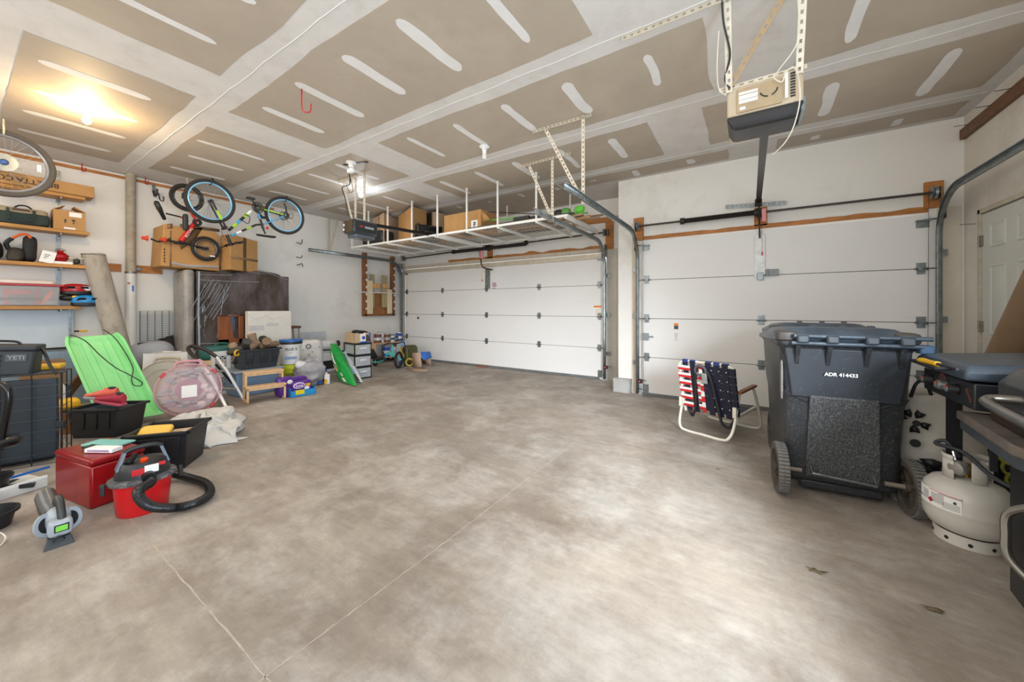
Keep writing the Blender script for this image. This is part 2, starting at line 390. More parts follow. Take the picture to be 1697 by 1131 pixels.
for y in (.13, 1.285, 2.46, 3.61, 4.79):
    m = MB(); pts = [Vector((-7.1 + 8.8 * k / 110, y + .004 * math.sin(k * .7) + rnd.uniform(-.002, .002), ZC - .001)) for k in range(111)]
    m.tube(pts, .0035, 4); m.build('tape_seam', MUD2, ce, world=True)

# walls
S('wall_left', MB().box(XL - .15, XL, YB - .15, YD + .2, 0, ZC), W_WALL)
S('wall_back', MB().box(XL, XR, YB - .15, YB, 0, ZC), W_WALL)
m = MB(); m.box(XR, XR + .15, YB - .15, -1.2, 0, ZC); m.box(XR, XR + .15, -1.2, .9, 2.12, ZC); m.box(XR, XR + .15, .9, YS + .2, 0, ZC)
S('wall_right', m, W_RIGHT)
m = MB(); m.box(XL, -6.98, YD, YD + .15, 0, ZC); m.box(-6.98, -2.02, YD, YD + .15, 2.16, ZC); m.box(-2.02, XP, YD, YD + .15, 0, ZC)
S('wall_front', m, W_WALL)
m = MB(); m.box(XP, -1.22, YS, YS + .15, .2, ZC); m.box(-1.22, 1.49, YS, YS + .15, 2.14, ZC); m.box(1.49, XR, YS, YS + .15, 0, ZC); m.box(XP, XP + .15, YS + .15, YD + .15, .2, ZC)
S('wall_pillar', m, W_WALL)
MB().box(-1.64, -1.40, YS - .09, YD, 0, .2).build('trim_1', CONC, kind='structure', bev=.008, label=None)
# jamb boards
S('trim_2', MB().box(-7.2, -6.99, YD - .03, YD, 0, 2.3), JAMB)
S('trim_3', MB().box(-2.0, -1.83, YD - .02, YD, 0, 2.2), mat('jamb_grey', 'c6c1b6', .6, var=.05))
S('trim_4', MB().box(-1.385, -1.29, YS - .02, YS, 0, 2.2), JAMB)
S('trim_5', MB().box(1.56, 1.72, YS - .012, YS, 0, 2.2), mat('jamb_cream', 'd8d0c0', .6, var=.04))
# rough-sawn strips left bare above the doors
def ragged(x0, x1, z0, z1, y, t, seed, a=.02):
    n = 40; P_ = [(x0 + (x1 - x0) * i / n, z0) for i in range(n + 1)]
    P_ += [(x1 + (x0 - x1) * i / n, z1 + a * noise.noise(Vector((i * .35, seed, 0)))) for i in range(n + 1)]
    return MB().prism(P_, 0, t, frame_m((0, y, 0), (1, 0, 0), (0, 0, 1)))
S('trim_6', ragged(-1.24, 1.5, 2.165, 2.215, YS, .012, 1), WOOD)
S('trim_7', ragged(-5.6, -2.1, 2.225, 2.275, YD, .012, 4, .05), WOOD)
S('trim_8', MB().box(.06, .19, YS - .012, YS, 2.2, 2.42), WOOD)
S('trim_9', MB().box(-4.52, -4.38, YD - .012, YD, 2.24, 2.5), WOOD)
for n, (xx, y, z0, z1) in enumerate(((-1.36, YS, 2.16, 2.48), (1.47, YS, 2.2, 2.46), (-2.02, YD, 2.2, 2.66))):
    S('trim_%d' % (10 + n), MB().box(xx, xx + .13, y - .03, y, z0, z1), WOOD)
S('trim_13', MB().box(-2.62, XP - .005, YD - .04, YD, 2.66, 2.74), WOOD)      # ledger between rack and pillar
MB().box(XR - .04, XR, 1.0, 5.42 - .15, 2.82, 2.915).build('trim_14', WOODD, kind='structure', bev=.003)
for y in (5.1, 4.72, 4.44):
    MB().cyl((XR - .04, y, 2.9), (XR - .13, y - .0, 2.905), .0025, 6).build('nail', IRON, label='bent nail sticking out of the brown board, %s' % {5.1: 'nearest the corner', 4.72: 'the middle one', 4.44: 'nearest the picture edge'}[y], cat='nail')
MB().cyl(PX(1618, 371, XR), PX(1618, 371, XR) + Vector((-.1, 0, .004)), .0025, 6).build('nail', IRON, label='thin nail in the right wall left of the white door', cat='nail')

# ---------------------------------------------------------------- sectional doors
def sect_door(nm, x0, x1, yf, stiles, lab=None):
    d = thing(nm, None, None, ((x0 + x1) / 2, yf, 0), kind='structure')
    H4 = .533
    for i in range(4):
        z0 = i * H4 + (.025 if i == 0 else 0)
        p = MB(); p.box(x0, x1, yf, yf + .045, z0 + (.003 if i else 0), (i + 1) * H4 - .003)
        o = p.build('door_panel', DOORW, d, world=True, bev=.004)
        if i: MB().box(x0 + .002, x1 - .002, yf + .012, yf + .044, i * H4 - .006, i * H4 + .006).build('joint_strip', mat('joint_grey', '77736c', .7), d, world=True)
    for i in range(1, 4):
        for k, x in enumerate([x0 + .06] + stiles + [x1 - .06]):
            h = MB(); z = i * H4; ww = .045
            h.bc((x, yf - .004, z + .03), (ww * 1.5, .006, .06)); h.bc((x, yf - .004, z - .028), (ww * 1.3, .006, .05)); h.cyl((x - ww, yf - .014, z), (x + ww, yf - .014, z), .011, 8)
            if k in (0, len(stiles) + 1):
                e = -1 if k == 0 else 1; h.cyl((x, yf - .03, z), (x + e * .1, yf - .03, z), .006, 6); h.bc((x, yf - .018, z), (.05, .03, .035))
            h.build('hinge', GALV, d, world=True)
    for e, x in ((-1, x0 + .05), (1, x1 - .05)):     # top and bottom roller brackets
        h = MB(); z = 4 * H4 - .09; h.bc((x, yf - .008, z), (.09, .016, .07)); h.cyl((x, yf - .04, z + .035), (x + e * .1, yf - .04, z + .035), .008, 6); h.bc((x, yf - .03, z + .03), (.1, .05, .012)); h.build('roller_bracket', GALV, d, world=True)
        h = MB(); h.bc((x, yf - .008, .1), (.07, .016, .12)); h.cyl((x, yf - .03, .09), (x + e * .09, yf - .03, .09), .008, 6); h.build('roller_bracket', GALV, d, world=True)
        h = MB(); h.cyl((x + e * .03, yf - .02, .1), (x + e * .03, yf - .05, 2.35), .0018, 5); h.build('lift_cable', IRON, d, world=True)
    s = MB(); s.box(x0, x1 - .07, yf - .004, yf + .05, 0.004, .045); s.build('bottom_seal', mat('seal_grey', '6d6f70', .6, var=.15), d, world=True)
    return d
YF1, YF2 = 5.985, 5.235
d1 = sect_door('door_1', -6.94, -2.05, YF1, [-6.94 + 4.89 * k / 4 for k in (1, 2, 3)])
m = MB(); m.box(-6.93, -2.06, YF1 - .05, YF1 - .002, 2.045, 2.055); m.box(-6.93, -2.06, YF1 - .052, YF1 - .048, 2.05, 2.125); m.box(-6.93, -2.06, YF1 - .05, YF1 - .002, 2.12, 2.128)
m.build('top_strut', GALVW, d1, world=True)
d2 = sect_door('door_2', -1.235, 1.495, YF2, [.13])
# header seal boards above the wide door
S('trim_15', MB().box(-7.0, -2.03, YD - .03, YD, 2.15, 2.225), JAMB)
# stickers, lock and plates (flat print stays flat)
def sticker(u0, v0, u1, v1, y, parent, m, nm='sticker'):
    a = PY(u0, v0, y); b = PY(u1, v1, y); return MB().box(a.x, b.x, y - .0015, y, b.z, a.z).build(nm, m, parent, world=True)
sticker(984, 508, 997, 524, YF1, d1, PAPERW); sticker(984, 507, 997, 510, YF1 - .002, d1, mat('orange_print', 'e8862a', .5))
for q in range(4): sticker(986, 513 + q * 2.6, 995 - q % 2 * 2, 514 + q * 2.6, YF1 - .002, d1, mat('beige_print', 'd9b98e', .6))
sticker(816, 469, 822, 471.5, YF1, d1, mat('pink_print', 'b98aa0', .6)); sticker(816, 472.5, 823, 475, YF1, d1, mat('pink_print', 'b98aa0', .6)); sticker(817, 477, 821, 478.5, YF1, d1, mat('pink_print', 'b98aa0', .6))
sticker(691.5, 526, 694.5, 529, YF1, d1, BLK); sticker(692, 524, 694, 525, YF1, d1, BLK)
sticker(1117, 536, 1124, 541.5, YF2, d2, mat('orange_print', 'e8862a', .5)); sticker(1117, 540, 1124, 546, YF2 - .001, d2, mat('dark_print', '4a4a4c', .6)); sticker(1118, 552, 1123, 566, YF2, d2, mat('faint_print', 'd9d7d6', .6))
m = MB(); a = PY(1250, 390, YF2); b = PY(1268, 459, YF2); m.box(a.x, b.x, YF2 - .012, YF2 - .002, b.z, a.z); m.build('opener_plate', mat('zinc_plate', 'c9cac6', .45, .5, var=.12, scale=20), d2, world=True, bev=.002)
a = PY(1255, 452, YF2 - .02); b = PY(1265, 464, YF2 - .02); m = MB(); m.box(a.x, b.x, YF2 - .03, YF2 - .012, b.z, a.z); m.build('latch', GALV, d2, world=True, bev=.003)
a = PY(1269, 447, YF2); b = PY(1290, 457, YF2); m = MB(); m.box(a.x, b.x, YF2 - .03, YF2, b.z, a.z); m.bc((a.x + .02, YF2 - .035, (a.z + b.z) / 2), (.012, .01, .09)); m.build('lock', GREY, d2, world=True, bev=.003)
a = PY(1065, 552, YF2); b = PY(1075, 564, YF2); m = MB(); m.box(a.x, b.x, YF2 - .03, YF2, b.z, a.z); m.bc((b.x + .03, YF2 - .015, (a.z + b.z) / 2), (.07, .012, .02)); m.build('slide_bolt', GREY, d2, world=True, bev=.003)
a = PY(804, 447, YF1 - .03); b = PY(811, 478, YF1 - .03); m = MB(); m.box(a.x, b.x, YF1 - .03, YF1 - .004, b.z, a.z); m.build('opener_plate', GALV, d1, world=True, bev=.002)

# ---------------------------------------------------------------- right-hand entrance door
dr = thing('door_3', None, None, (XR, 4.5, 0), kind='structure')
yh = 4.93
MB().box(XR - .018, XR - .001, yh - .86, yh, .02, 2.03).build('door_slab', PDOOR, dr, world=True, bev=.003)
for (ya, yb) in ((yh - .13, yh - .36), (yh - .5, yh - .73)):
    for (za, zb) in ((1.72, 1.93), (.98, 1.58), (.2, .86)):
        fr = MB()
        T = frame_m((XR - .018, (ya + yb) / 2, (za + zb) / 2), (0, 1, 0), (0, 0, 1))
        W_, H_ = abs(ya - yb), zb - za
        rings = []
        for k, (ins, h) in enumerate(((0, 0), (.012, .007), (.03, .001), (.05, .007))):
            rings.append([T @ Vector((sx * (W_ / 2 - ins), sy * (H_ / 2 - ins), -h)) for sx, sy in ((-1, -1), (1, -1), (1, 1), (-1, 1))])
        fr.loft(rings); fr.build('raised_panel', PDOOR, dr, world=True, smooth=20)
m = MB(); m.box(XR - .03, XR, yh + .005, yh + .045, 0, 2.08); m.box(XR - .03, XR, yh - .9, yh + .045, 2.04, 2.08); m.build('door_frame', mat('frame_cream', 'bdb5a4', .6, var=.12, scale=18), dr, world=True, bev=.003)
for z in (1.8, 1.05, .3):
    m = MB(); m.cyl((XR - .035, yh + .003, z - .05), (XR - .035, yh + .003, z + .05), .008, 8); m.box(XR - .034, XR - .018, yh - .025, yh + .03, z - .045, z + .045); m.build('door_hinge', mat('worn_hinge', '8d8577', .5, .5, var=.2, scale=30), dr, world=True)

# ---------------------------------------------------------------- tracks
def track(x, yd, zh, yend, side, label, zlow=.03):
    pts = [(yd, zlow), (yd, .7), (yd, 1.4), (yd, zh - .42)]
    for i in range(1, 12):
        a = R(90 * i / 11); pts.append((yd - .40 * (1 - math.cos(a)), zh - .40 + .40 * math.sin(a)))
    pts.append((yend + (yd - yend) * .5, zh)); pts.append((yend, zh))
    prof = [(-.018, -.026), (-.018, -.032), (.0, -.032), (.012, -.022), (.014, 0), (.012, .022), (0, .032), (-.018, .032), (-.018, .026)]
    vs = []; n = len(prof)
    for i, (y, z) in enumerate(pts):
        a = pts[max(i - 1, 0)]; b = pts[min(i + 1, len(pts) - 1)]; t = Vector((0, b[0] - a[0], b[1] - a[1])).normalized(); nn = Vector((1, 0, 0)).cross(t)
        for px, pn in prof: vs.append(Vector((x + side * px, y, z)) + nn * pn)
    fs = [(i * n + k, i * n + k + 1, (i + 1) * n + k + 1, (i + 1) * n + k) for i in range(len(pts) - 1) for k in range(n - 1)]
    t = thing('door_track', label, 'track', (x, yd, 0))
    MB().add(vs, fs).build('rail', GALV, t, world=True, thick=.003, smooth=40)
    for z in (.45, 1.1, 1.75):
        m = MB(); m.box(x + side * .014, x + side * .02, yd - .02, yd + .07, z - .03, z + .03); m.box(x + side * .014, x + side * .07, yd + .055, yd + .06, z - .03, z + .03); m.build('wall_bracket', GALV, t, world=True)
    m = MB(); m.box(x + side * .016, x + side * .02, yd - .09, yd + .06, zh - .24, zh - .04); m.build('flag_bracket', GALV, t, world=True)
    return t
track(-2.0, 5.93, 2.30, 3.55, 1, 'steel door track right of the wide white garage door')
track(-7.02, 5.93, 2.32, 3.72, -1, 'steel door track running along the left wall to the wide door')
track(-1.29, 5.18, 2.235, 2.82, -1, 'steel door track in front of the white pillar, left of the narrow door')
track(1.545, 5.18, 2.30, 1.5, 1, 'steel door track on the right of the narrow door, running beside the right wall')
# safety sensors at the foot of the tracks
for u, v, y, lab in ((1061, 632, 5.14, 'small red safety sensor by the grey concrete block'), (1004, 609, 5.88, 'small red safety sensor at the right foot of the wide door')):
    p = PY(u, v, y); t = thing('safety_sensor', lab, 'sensor', p)
    MB().bc((0, 0, 0), (.06, .05, .055)).build('housing', mat('sensor_red', '3a1414', .4), t, bev=.006)
    MB().cyl((-.005, -.03, 0), (-.005, -.025, 0), .012, 10).build('lens', mat('lens_red', 'b8605c', .2), t)
    MB().bc((.045, .02, .01), (.05, .02, .015)).build('bracket', GALV, t)
# ---------------------------------------------------------------- hangers
def hanger(label, bar, vtop, vbot, dtop, dbot, bardir=(0, 1, 0)):
    t = thing('track_hanger', label, 'bracket', vtop)
    if bar:
        m = MB(); angle_iron(m, bar[0], bar[1], (0, 0, -1), bardir); m.build('ceiling_angle', GALVW, t, world=True)
    m = MB(); angle_iron(m, vtop, vbot, (1, 0, 0), (0, 1, 0)); m.build('drop_angle', GALVW, t, world=True)
    if dtop is not None:
        m = MB(); perf(m, dtop, dbot, Vector((0, 0, 1)).cross(Vector(dbot) - Vector(dtop)).cross(Vector(dbot) - Vector(dtop)) , .034); m.build('brace', GALVW, t, world=True)
    return t
hanger('perforated steel hanger over the right track of the wide door', ((-2.5, 4.0, ZC), (-1.75, 3.97, ZC)), (-2.01, 3.98, ZC - .01), (-2.01, 3.98, 2.27), (-2.33, 3.99, ZC - .03), (-2.03, 3.99, 2.36))
hanger('perforated steel hanger over the free end of the pillar track', ((-1.87, 3.28, ZC), (-1.24, 3.29, ZC)), (-1.33, 3.27, ZC - .01), (-1.33, 3.27, 2.2), (-1.72, 3.28, ZC - .03), (-1.36, 3.28, 2.3))
hanger('plain steel hanger above the track along the left wall', None, (-7.05, 4.13, ZC - .02), (-7.05, 4.13, 2.3), (-7.02, 4.32, ZC - .02), (-7.04, 4.15, 2.33))
hanger('steel brace in the top right corner of the picture', None, (1.54, 3.02, ZC - .01), (1.54, 3.02, 2.3), (1.28, 2.87, ZC - .01), (1.54, 3.0, 2.65))
# ---------------------------------------------------------------- torsion shafts and springs
def spring(xa, xb, y, za, zb, sa, sb, cen, lab):
    t = thing('torsion_spring', lab, 'spring', (cen, y, za))
    zz = lambda x: za + (zb - za) * (x - xa) / (xb - xa)
    MB().cyl((xa, y, za), (xb, y, zb), .013, 10).build('shaft', mat('dull_shaft', '4d4642', .45, .5, var=.15), t, world=True)
    m = MB(); n = int((sb - sa) / .016)
    pr = []
    for i in range(n * 2 + 1): pr.append((.034 if i % 2 else .028, (sb - sa) * i / (n * 2)))
    m.lathe(pr, 12, frame_m((sa, y, zz(sa)), (0, 1, 0), Vector((zb - za, 0, 0)).cross((0, 0, 1)) if False else (0, 0, 1)) if False else frame_m((sa, y, zz(sa) + .0), (0, 1, 0), (0, 0, 1)))
    m.build('coil', mat('coil_black', '2c2724', .5, .4, var=.15), t, world=True, smooth=20)
    for e in (sa, sb): m = MB(); m.cyl((e - .025, y, zz(e)), (e + .025, y, zz(e)), .042, 12); m.build('cone', IRON, t, world=True)
    for e, s_ in ((xa + .05, 1), (xb - .05, -1)):
        m = MB(); m.lathe([(.045, -.02), (.062, -.018), (.05, 0), (.062, .018), (.045, .02)], 18, frame_m((e, y, zz(e)), (0, 1, 0), (0, 0, 1))); m.build('drum', GALV, t, world=True)
        m = MB(); m.bc((e - s_ * .045, y + .03, zz(e)), (.006, .1, .11)); m.build('end_bearing', GALV, t, world=True)
    m = MB(); m.bc((cen, y + .03, zz(cen)), (.06, .09, .1)); m.build('centre_bearing', IRON, t, world=True, bev=.01)
    return t
a = PY(668, 432, 5.93); b = PY(1005, 393, 5.93)
s1, s2 = PY(752, 421, 5.93), PY(872, 408, 5.93)
spring(-7.0, -1.95, 5.93, 2.40, 2.47, s1.x, s2.x, -4.45, 'dark torsion spring and shaft above the wide white garage door')
s1, s2 = PY(1131, 368, 5.19), PY(1254, 355, 5.19)
spring(-1.33, 1.56, 5.19, 2.345, 2.33, s1.x, s2.x, .11, 'dark torsion spring and shaft above the narrow garage door')
m = MB(); perf(m, PY(1203, 343, 5.26), PY(1303, 336, 5.26), (0, 0, 1), .045); m.build('header_angle', GALV, label='perforated steel angle fixed to the wall above the narrow door', cat='bracket')
# ---------------------------------------------------------------- opener over the narrow door
op = thing('garage_door_opener', 'tan and black garage door opener hanging near the camera, two thin cords', 'opener', (.08, 2.85, 2.33))
TAN = mat('opener_tan', 'bcab92', .5, .1, var=.08, scale=5)
MB().box(-.115, .275, 2.74, 3.2, 2.44, 2.64).build('housing', TAN, op, world=True, bev=.012)
MB().box(-.06, .17, 2.728, 2.742, 2.452, 2.60).build('back_plate', mat('plate_tan', 'ad9878', .5, .1, var=.12), op, world=True, bev=.002)
for (x0, x1, z0, z1) in ((-.05, .05, 2.56, 2.575), (-.05, .05, 2.53, 2.553), (-.05, .05, 2.505, 2.525), (-.045, -.015, 2.465, 2.482), (.185, .20, 2.47, 2.62)):
    MB().box(x0, x1, 2.725, 2.73, z0, z1).build('label', PAPERW, op, world=True)
for k in range(9): MB().box(.212, .235, 2.734, 2.741, 2.475 + k * .017, 2.483 + k * .017).build('vent_slot', BLK, op, world=True)
for a0, a1 in ((200, 265), (290, 350)):
    MB().tube(arc((.105, 2.726, 2.555), .045, a0, a1, 8), .004, 6).build('curved_slot', BLK, op, world=True)
m = MB(); rings = []
for z, i in ((2.44, 0), (2.425, .0), (2.375, .025), (2.362, .045)): rings.append([Vector((x, y, z)) for x, y in ((-.115 + i, 2.74 + i * .8), (.275 - i, 2.74 + i * .8), (.275 - i, 3.02 - i), (-.115 + i, 3.02 - i))])
m.loft(rings); m.build('light_cover', mat('cover_black', '151214', .45, var=.08), op, world=True, bev=.006)
m = MB(); rings = []
m.box(.262, .285, 2.745, 2.99, 2.385, 2.47); m.build('side_lens', mat('lens_smoke', '7f8f90', .15, var=.05, alpha=.75), op, world=True, bev=.01)
m = MB(); m.bar((.095, 3.1, 2.44), (.10, 5.15, 2.455), .05, .035); m.build('rail', mat('rail_dark', '3b3733', .4, .6, var=.1), op, world=True)
MB().bc((.1, 5.17, 2.45), (.07, .06, .08)).build('header_bracket', IRON, op, world=True, bev=.006)
m = MB(); m.bar((.105, 5.05, 2.42), (.11, 5.19, 2.2), .02, .02); m.bar((.11, 5.19, 2.2), (.115, 5.22, 2.04), .018, .018); m.build('door_arm', IRON, op, world=True)
a = PY(1257, 347, 5.12); b = PY(1270, 368, 5.12); MB().box(a.x + .03, a.x + .072, 5.115, 5.12, b.z + .01, a.z).build('release_tag', mat('tag_pink', 'd98f93', .6, var=.05), op, world=True)
MB().tube([(.13, 5.11, 2.3), (.135, 5.11, 1.98), (.135, 5.11, 1.85)], .002, 5).build('release_cord', mat('cord_red', 'b02020', .6), op, world=True)
MB().bc((.135, 5.11, 1.84), (.015, .012, .04)).build('release_handle', RED, op, world=True, bev=.003)
m = MB(); angle_iron(m, (-.12, 2.49, ZC), (-.12, 2.735, 2.6), (1, 0, 0), (0, 1, 0), .035); m.build('hanger_angle', GALVW, op, world=True)
m = MB(); angle_iron(m, (.27, 2.49, ZC), (.27, 2.735, 2.6), (-1, 0, 0), (0, 1, 0), .035); m.build('hanger_angle', GALVW, op, world=True)
m = MB(); perf(m, (-.09, 2.72, 2.64), (.235, 2.50, ZC), (1, 0, -.6), .034); m.build('hanger_brace', mat('brace_brown', 'a08a6c', .5, .4, var=.1), op, world=True)
m = MB(); angle_iron(m, (-.72, 2.475, ZC), (1.1, 2.475, ZC), (0, 0, -1), (0, 1, 0), .035); m.build('ceiling_angle', GALVW, op, world=True)
m = MB(); angle_iron(m, (-.16, 2.74, 2.645), (.29, 2.74, 2.645), (0, 0, -1), (0, 1, 0), .025); m.build('top_angle', GALVW, op, world=True)
MB().tube(smoothpath([(-.13, 2.46, ZC), (-.125, 2.53, 2.93), (-.095, 2.62, 2.78), (-.125, 2.70, 2.68), (-.10, 2.72, 2.62)]), .006, 6).build('power_cord', BLK, op, world=True)
MB().tube(smoothpath([(-.15, 2.55, 2.9), (-.165, 2.64, 2.75), (-.16, 2.70, 2.63), (-.12, 2.72, 2.58)]), .003, 5).build('bell_wire', mat('wire_white', 'ddd6c6', .6), op, world=True)
MB().tube(smoothpath([(.2, 2.46, ZC), (.235, 2.56, 2.87), (.235, 2.64, 2.73), (.16, 2.715, 2.65), (.13, 2.70, 2.6), (.17, 2.70, 2.56), (.19, 2.71, 2.62), (.235, 2.71, 2.62), (.255, 2.71, 2.45), (.23, 2.72, 2.3), (.19, 2.76, 2.22), (.13, 2.8, 2.17)], 8), .0035, 5).build('bell_wire', mat('wire_white', 'ddd6c6', .6), op, world=True)
# ---------------------------------------------------------------- opener over the wide door
op = thing('garage_door_opener', 'black garage door opener beside the overhead racks', 'opener', (-4.49, 3.1, 2.19))
MB().box(-4.62, -4.38, 2.91, 3.29, 2.21, 2.41).build('housing', mat('opener_black', '23282a', .35, var=.1), op, world=True, bev=.03)
MB().box(-4.60, -4.40, 2.9, 2.912, 2.23, 2.39).build('end_plate', mat('opener_brown', '4a3a26', .45, .3, var=.2), op, world=True, bev=.004)
MB().box(-4.60, -4.40, 2.96, 3.26, 2.165, 2.215).build('light_lens', mat('lens_dark', '59646d', .2, var=.05), op, world=True, bev=.012)
for (y0, y1, z0, z1, mm) in ((3.08, 3.22, 2.295, 2.325, GREY), ): MB().box(-4.382, -4.377, y0, y1, z0, z1).build('name_plate', mm, op, world=True)
m = MB(); m.sq((-4.378, 3.03, 2.315), (.003, .035, .009), nu=14, nv=8); m.build('red_badge', RED, op, world=True)
for (x, z) in ((-4.575, 2.33), (-4.58, 2.27)): MB().bc((x, 2.897, z), (.02, .004, .03)).build('label', PAPERW, op, world=True)
m = MB(); m.bar((-4.46, 3.27, 2.39), (-4.45, 5.9, 2.50), .035, .045); m.build('rail', mat('rail_black', '24201e', .4, .5, var=.1), op, world=True)
MB().bc((-4.45, 5.93, 2.5), (.12, .06, .06)).build('header_bracket', IRON, op, world=True)
p = PY(795, 417, 5.72); m = MB(); m.tube(smoothpath([(p.x, 5.72, 2.44), (p.x, 5.75, 2.2), (p.x + .02, 5.8, 2.03), (p.x + .16, 5.93, 1.98)]), .013, 8); m.build('door_arm', IRON, op, world=True)
a = PY(796, 416, 5.7); b = PY(802, 428, 5.7); MB().box(a.x, b.x, 5.695, 5.7, b.z, a.z).build('release_tag', mat('tag_pink', 'd98f93', .6), op, world=True)
a = PY(799, 428, 5.7); b = PY(799, 465, 5.7); MB().tube([a, b], .0025, 5).build('release_cord', mat('cord_pink', 'd98080', .6), op, world=True); MB().bc(b, (.015, .015, .04)).build('release_handle', RED, op, world=True, bev=.003)
for x in (-4.60, -4.40):
    m = MB(); angle_iron(m, (x, 3.07, ZC), (x, 3.07, 2.4), (1, 0, 0), (0, 1, 0), .034); m.build('hanger_angle', GALVW, op, world=True)
m = MB(); angle_iron(m, (-4.97, 3.06, ZC), (-4.24, 3.06, ZC), (0, 0, -1), (0, 1, 0), .034); m.build('ceiling_angle', GALVW, op, world=True)
m = MB(); perf(m, (-4.85, 3.06, ZC - .04), (-4.62, 3.05, 2.42), (1, 0, .4), .034); m.build('hanger_brace', GALVW, op, world=True)
MB().tube(smoothpath([(-4.25, 2.76, 2.93), (-4.45, 2.9, 2.86), (-4.78, 3.0, 2.9), (-4.7, 3.0, 2.72), (-4.62, 2.98, 2.52), (-4.5, 2.95, 2.42)]), .007, 6).build('power_cord', BLK, op, world=True)
MB().tube(smoothpath([(-4.23, 2.75, 2.9), (-4.3, 2.85, 2.75), (-4.6, 3.0, 2.8), (-4.72, 3.02, 2.95)]), .004, 5).build('power_cord', BLK, op, world=True)
# ---------------------------------------------------------------- ceiling lights
def bulb(x, y, lab, on=True, cfl=False, col='ffe2b0', pw=40):
    t = thing('ceiling_light', lab, 'light', (x, y, ZC - .15))
    MB().lathe([(.055, -.003), (.06, -.012), (.045, -.022), (.03, -.028), (.026, -.055), (.018, -.06)], 20, Matrix.Translation((x, y, ZC))).build('socket', WHT, t, world=True)
    if cfl:
        m = MB(); m.lathe([(.018, -.06), (.022, -.07), (.02, -.09)], 14, Matrix.Translation((x, y, ZC)))
        pts = [Vector((x + .018 * math.cos(a * .5), y + .018 * math.sin(a * .5), ZC - .09 - a * .0011)) for a in range(52)]
        m.tube(pts, .006, 6); m.build('spiral_bulb', WHT, t, world=True)
    else:
        MB().lathe([(.012, -.06), (.014, -.075), (.028, -.10), (.031, -.118), (.024, -.138), (.008, -.149), (0, -.15)], 18, Matrix.Translation((x, y, ZC))).build('bulb', mat('lit_bulb_' + col, col, .4, emit=28, var=0), t, world=True)
        l = bpy.data.lights.new('bulb_light', 'POINT'); l.energy = pw; l.color = lin(col); l.shadow_soft_size = .035
        o = bpy.data.objects.new('bulb_light', l); COL.objects.link(o); o.location = (x, y, ZC - .20)
bulb(-5.10, .69, 'lit bulb in a white ceiling socket at the upper left', col='ffd9a0', pw=22)
bulb(-4.96, 3.42, 'lit white bulb on the ceiling behind the opener straps', col='e8f2ff', pw=5)
bulb(-2.51, 3.30, 'unlit spiral bulb in a white socket on the middle of the ceiling', cfl=True)
t = thing('ceiling_socket', 'white ceiling socket with a plug adapter and black cords beside the far opener', 'socket', (-4.19, 2.75, 2.9))
MB().lathe([(.06, 0), (.062, -.015), (.035, -.025), (.028, -.07), (.02, -.072)], 20, Matrix.Translation((-4.19, 2.75, ZC))).build('socket', WHT, t, world=True)
MB().bc((-4.2, 2.75, ZC - .11), (.09, .05, .05)).build('adapter', WHT, t, world=True, bev=.008)
m = MB(); m.bar((-4.35, 2.75, ZC - .006), (-4.0, 2.85, ZC - .006), .03, .01); m.build('strap', IRON, t, world=True)
# ---------------------------------------------------------------- overhead racks
def rack(xa, xb, posts, lab, back):
    t = thing('overhead_rack', lab, 'rack', ((xa + xb) / 2, 4.9, 2.4)); Z = 2.405
    m = MB()
    for y in (4.33, 5.45): m.bar((xa, y, Z), (xb, y, Z), .03, .03)
    for x in (xa + .01, xb - .01): m.bar((x, 4.33, Z), (x, 5.45, Z), .03, .03)
    m.build('frame', WHTM, t, world=True)
    n = 0
    for x in posts + ([xb - .03] if len(posts) else []):
        if x == xb - .03: MB().bar((x, 4.33, Z - .02), (x, 5.5, Z - .02), .035, .03).build('cross_beam', WHTM, t, world=True); continue
        MB().bar((x, 4.33, Z - .02), (x, 5.5, Z - .02), .035, .03).build('cross_beam', WHTM, t, world=True)
        MB().bar((x, 4.33, Z), (x, 4.33, ZC), .022, .022).build('post', WHTM, t, world=True)
        MB().bc((x, 4.33, ZC - .003), (.05, .05, .006)).build('ceiling_plate', WHTM, t, world=True)
    for x in back: MB().bar((x, 5.45, Z), (x, 5.45, ZC), .022, .022).build('post', WHTM, t, world=True)
    m = MB(); k = int((xb - xa) / .075)
    for i in range(k + 1): x = xa + (xb - xa) * i / k; m.bar((x, 4.34, Z + .017), (x, 5.44, Z + .017), .004, .004)
    for i in range(14): y = 4.34 + 1.1 * i / 13; m.bar((xa, y, Z + .012), (xb, y, Z + .012), .004, .004)
    m.build('wire_deck', mat('deck_wire', 'b9b2a6', .5, .1), t, world=True, kind='stuff')
rack(-6.6, -4.27, [-6.57, -6.05, -5.49, -4.85], 'white wire overhead rack holding the tall cartons', [-6.57, -5.49])
rack(-4.23, -1.95, [-4.25, -3.63, -3.05, -2.41], 'white wire overhead rack holding skis and a green hose', [-4.2, -3.63, -2.41])
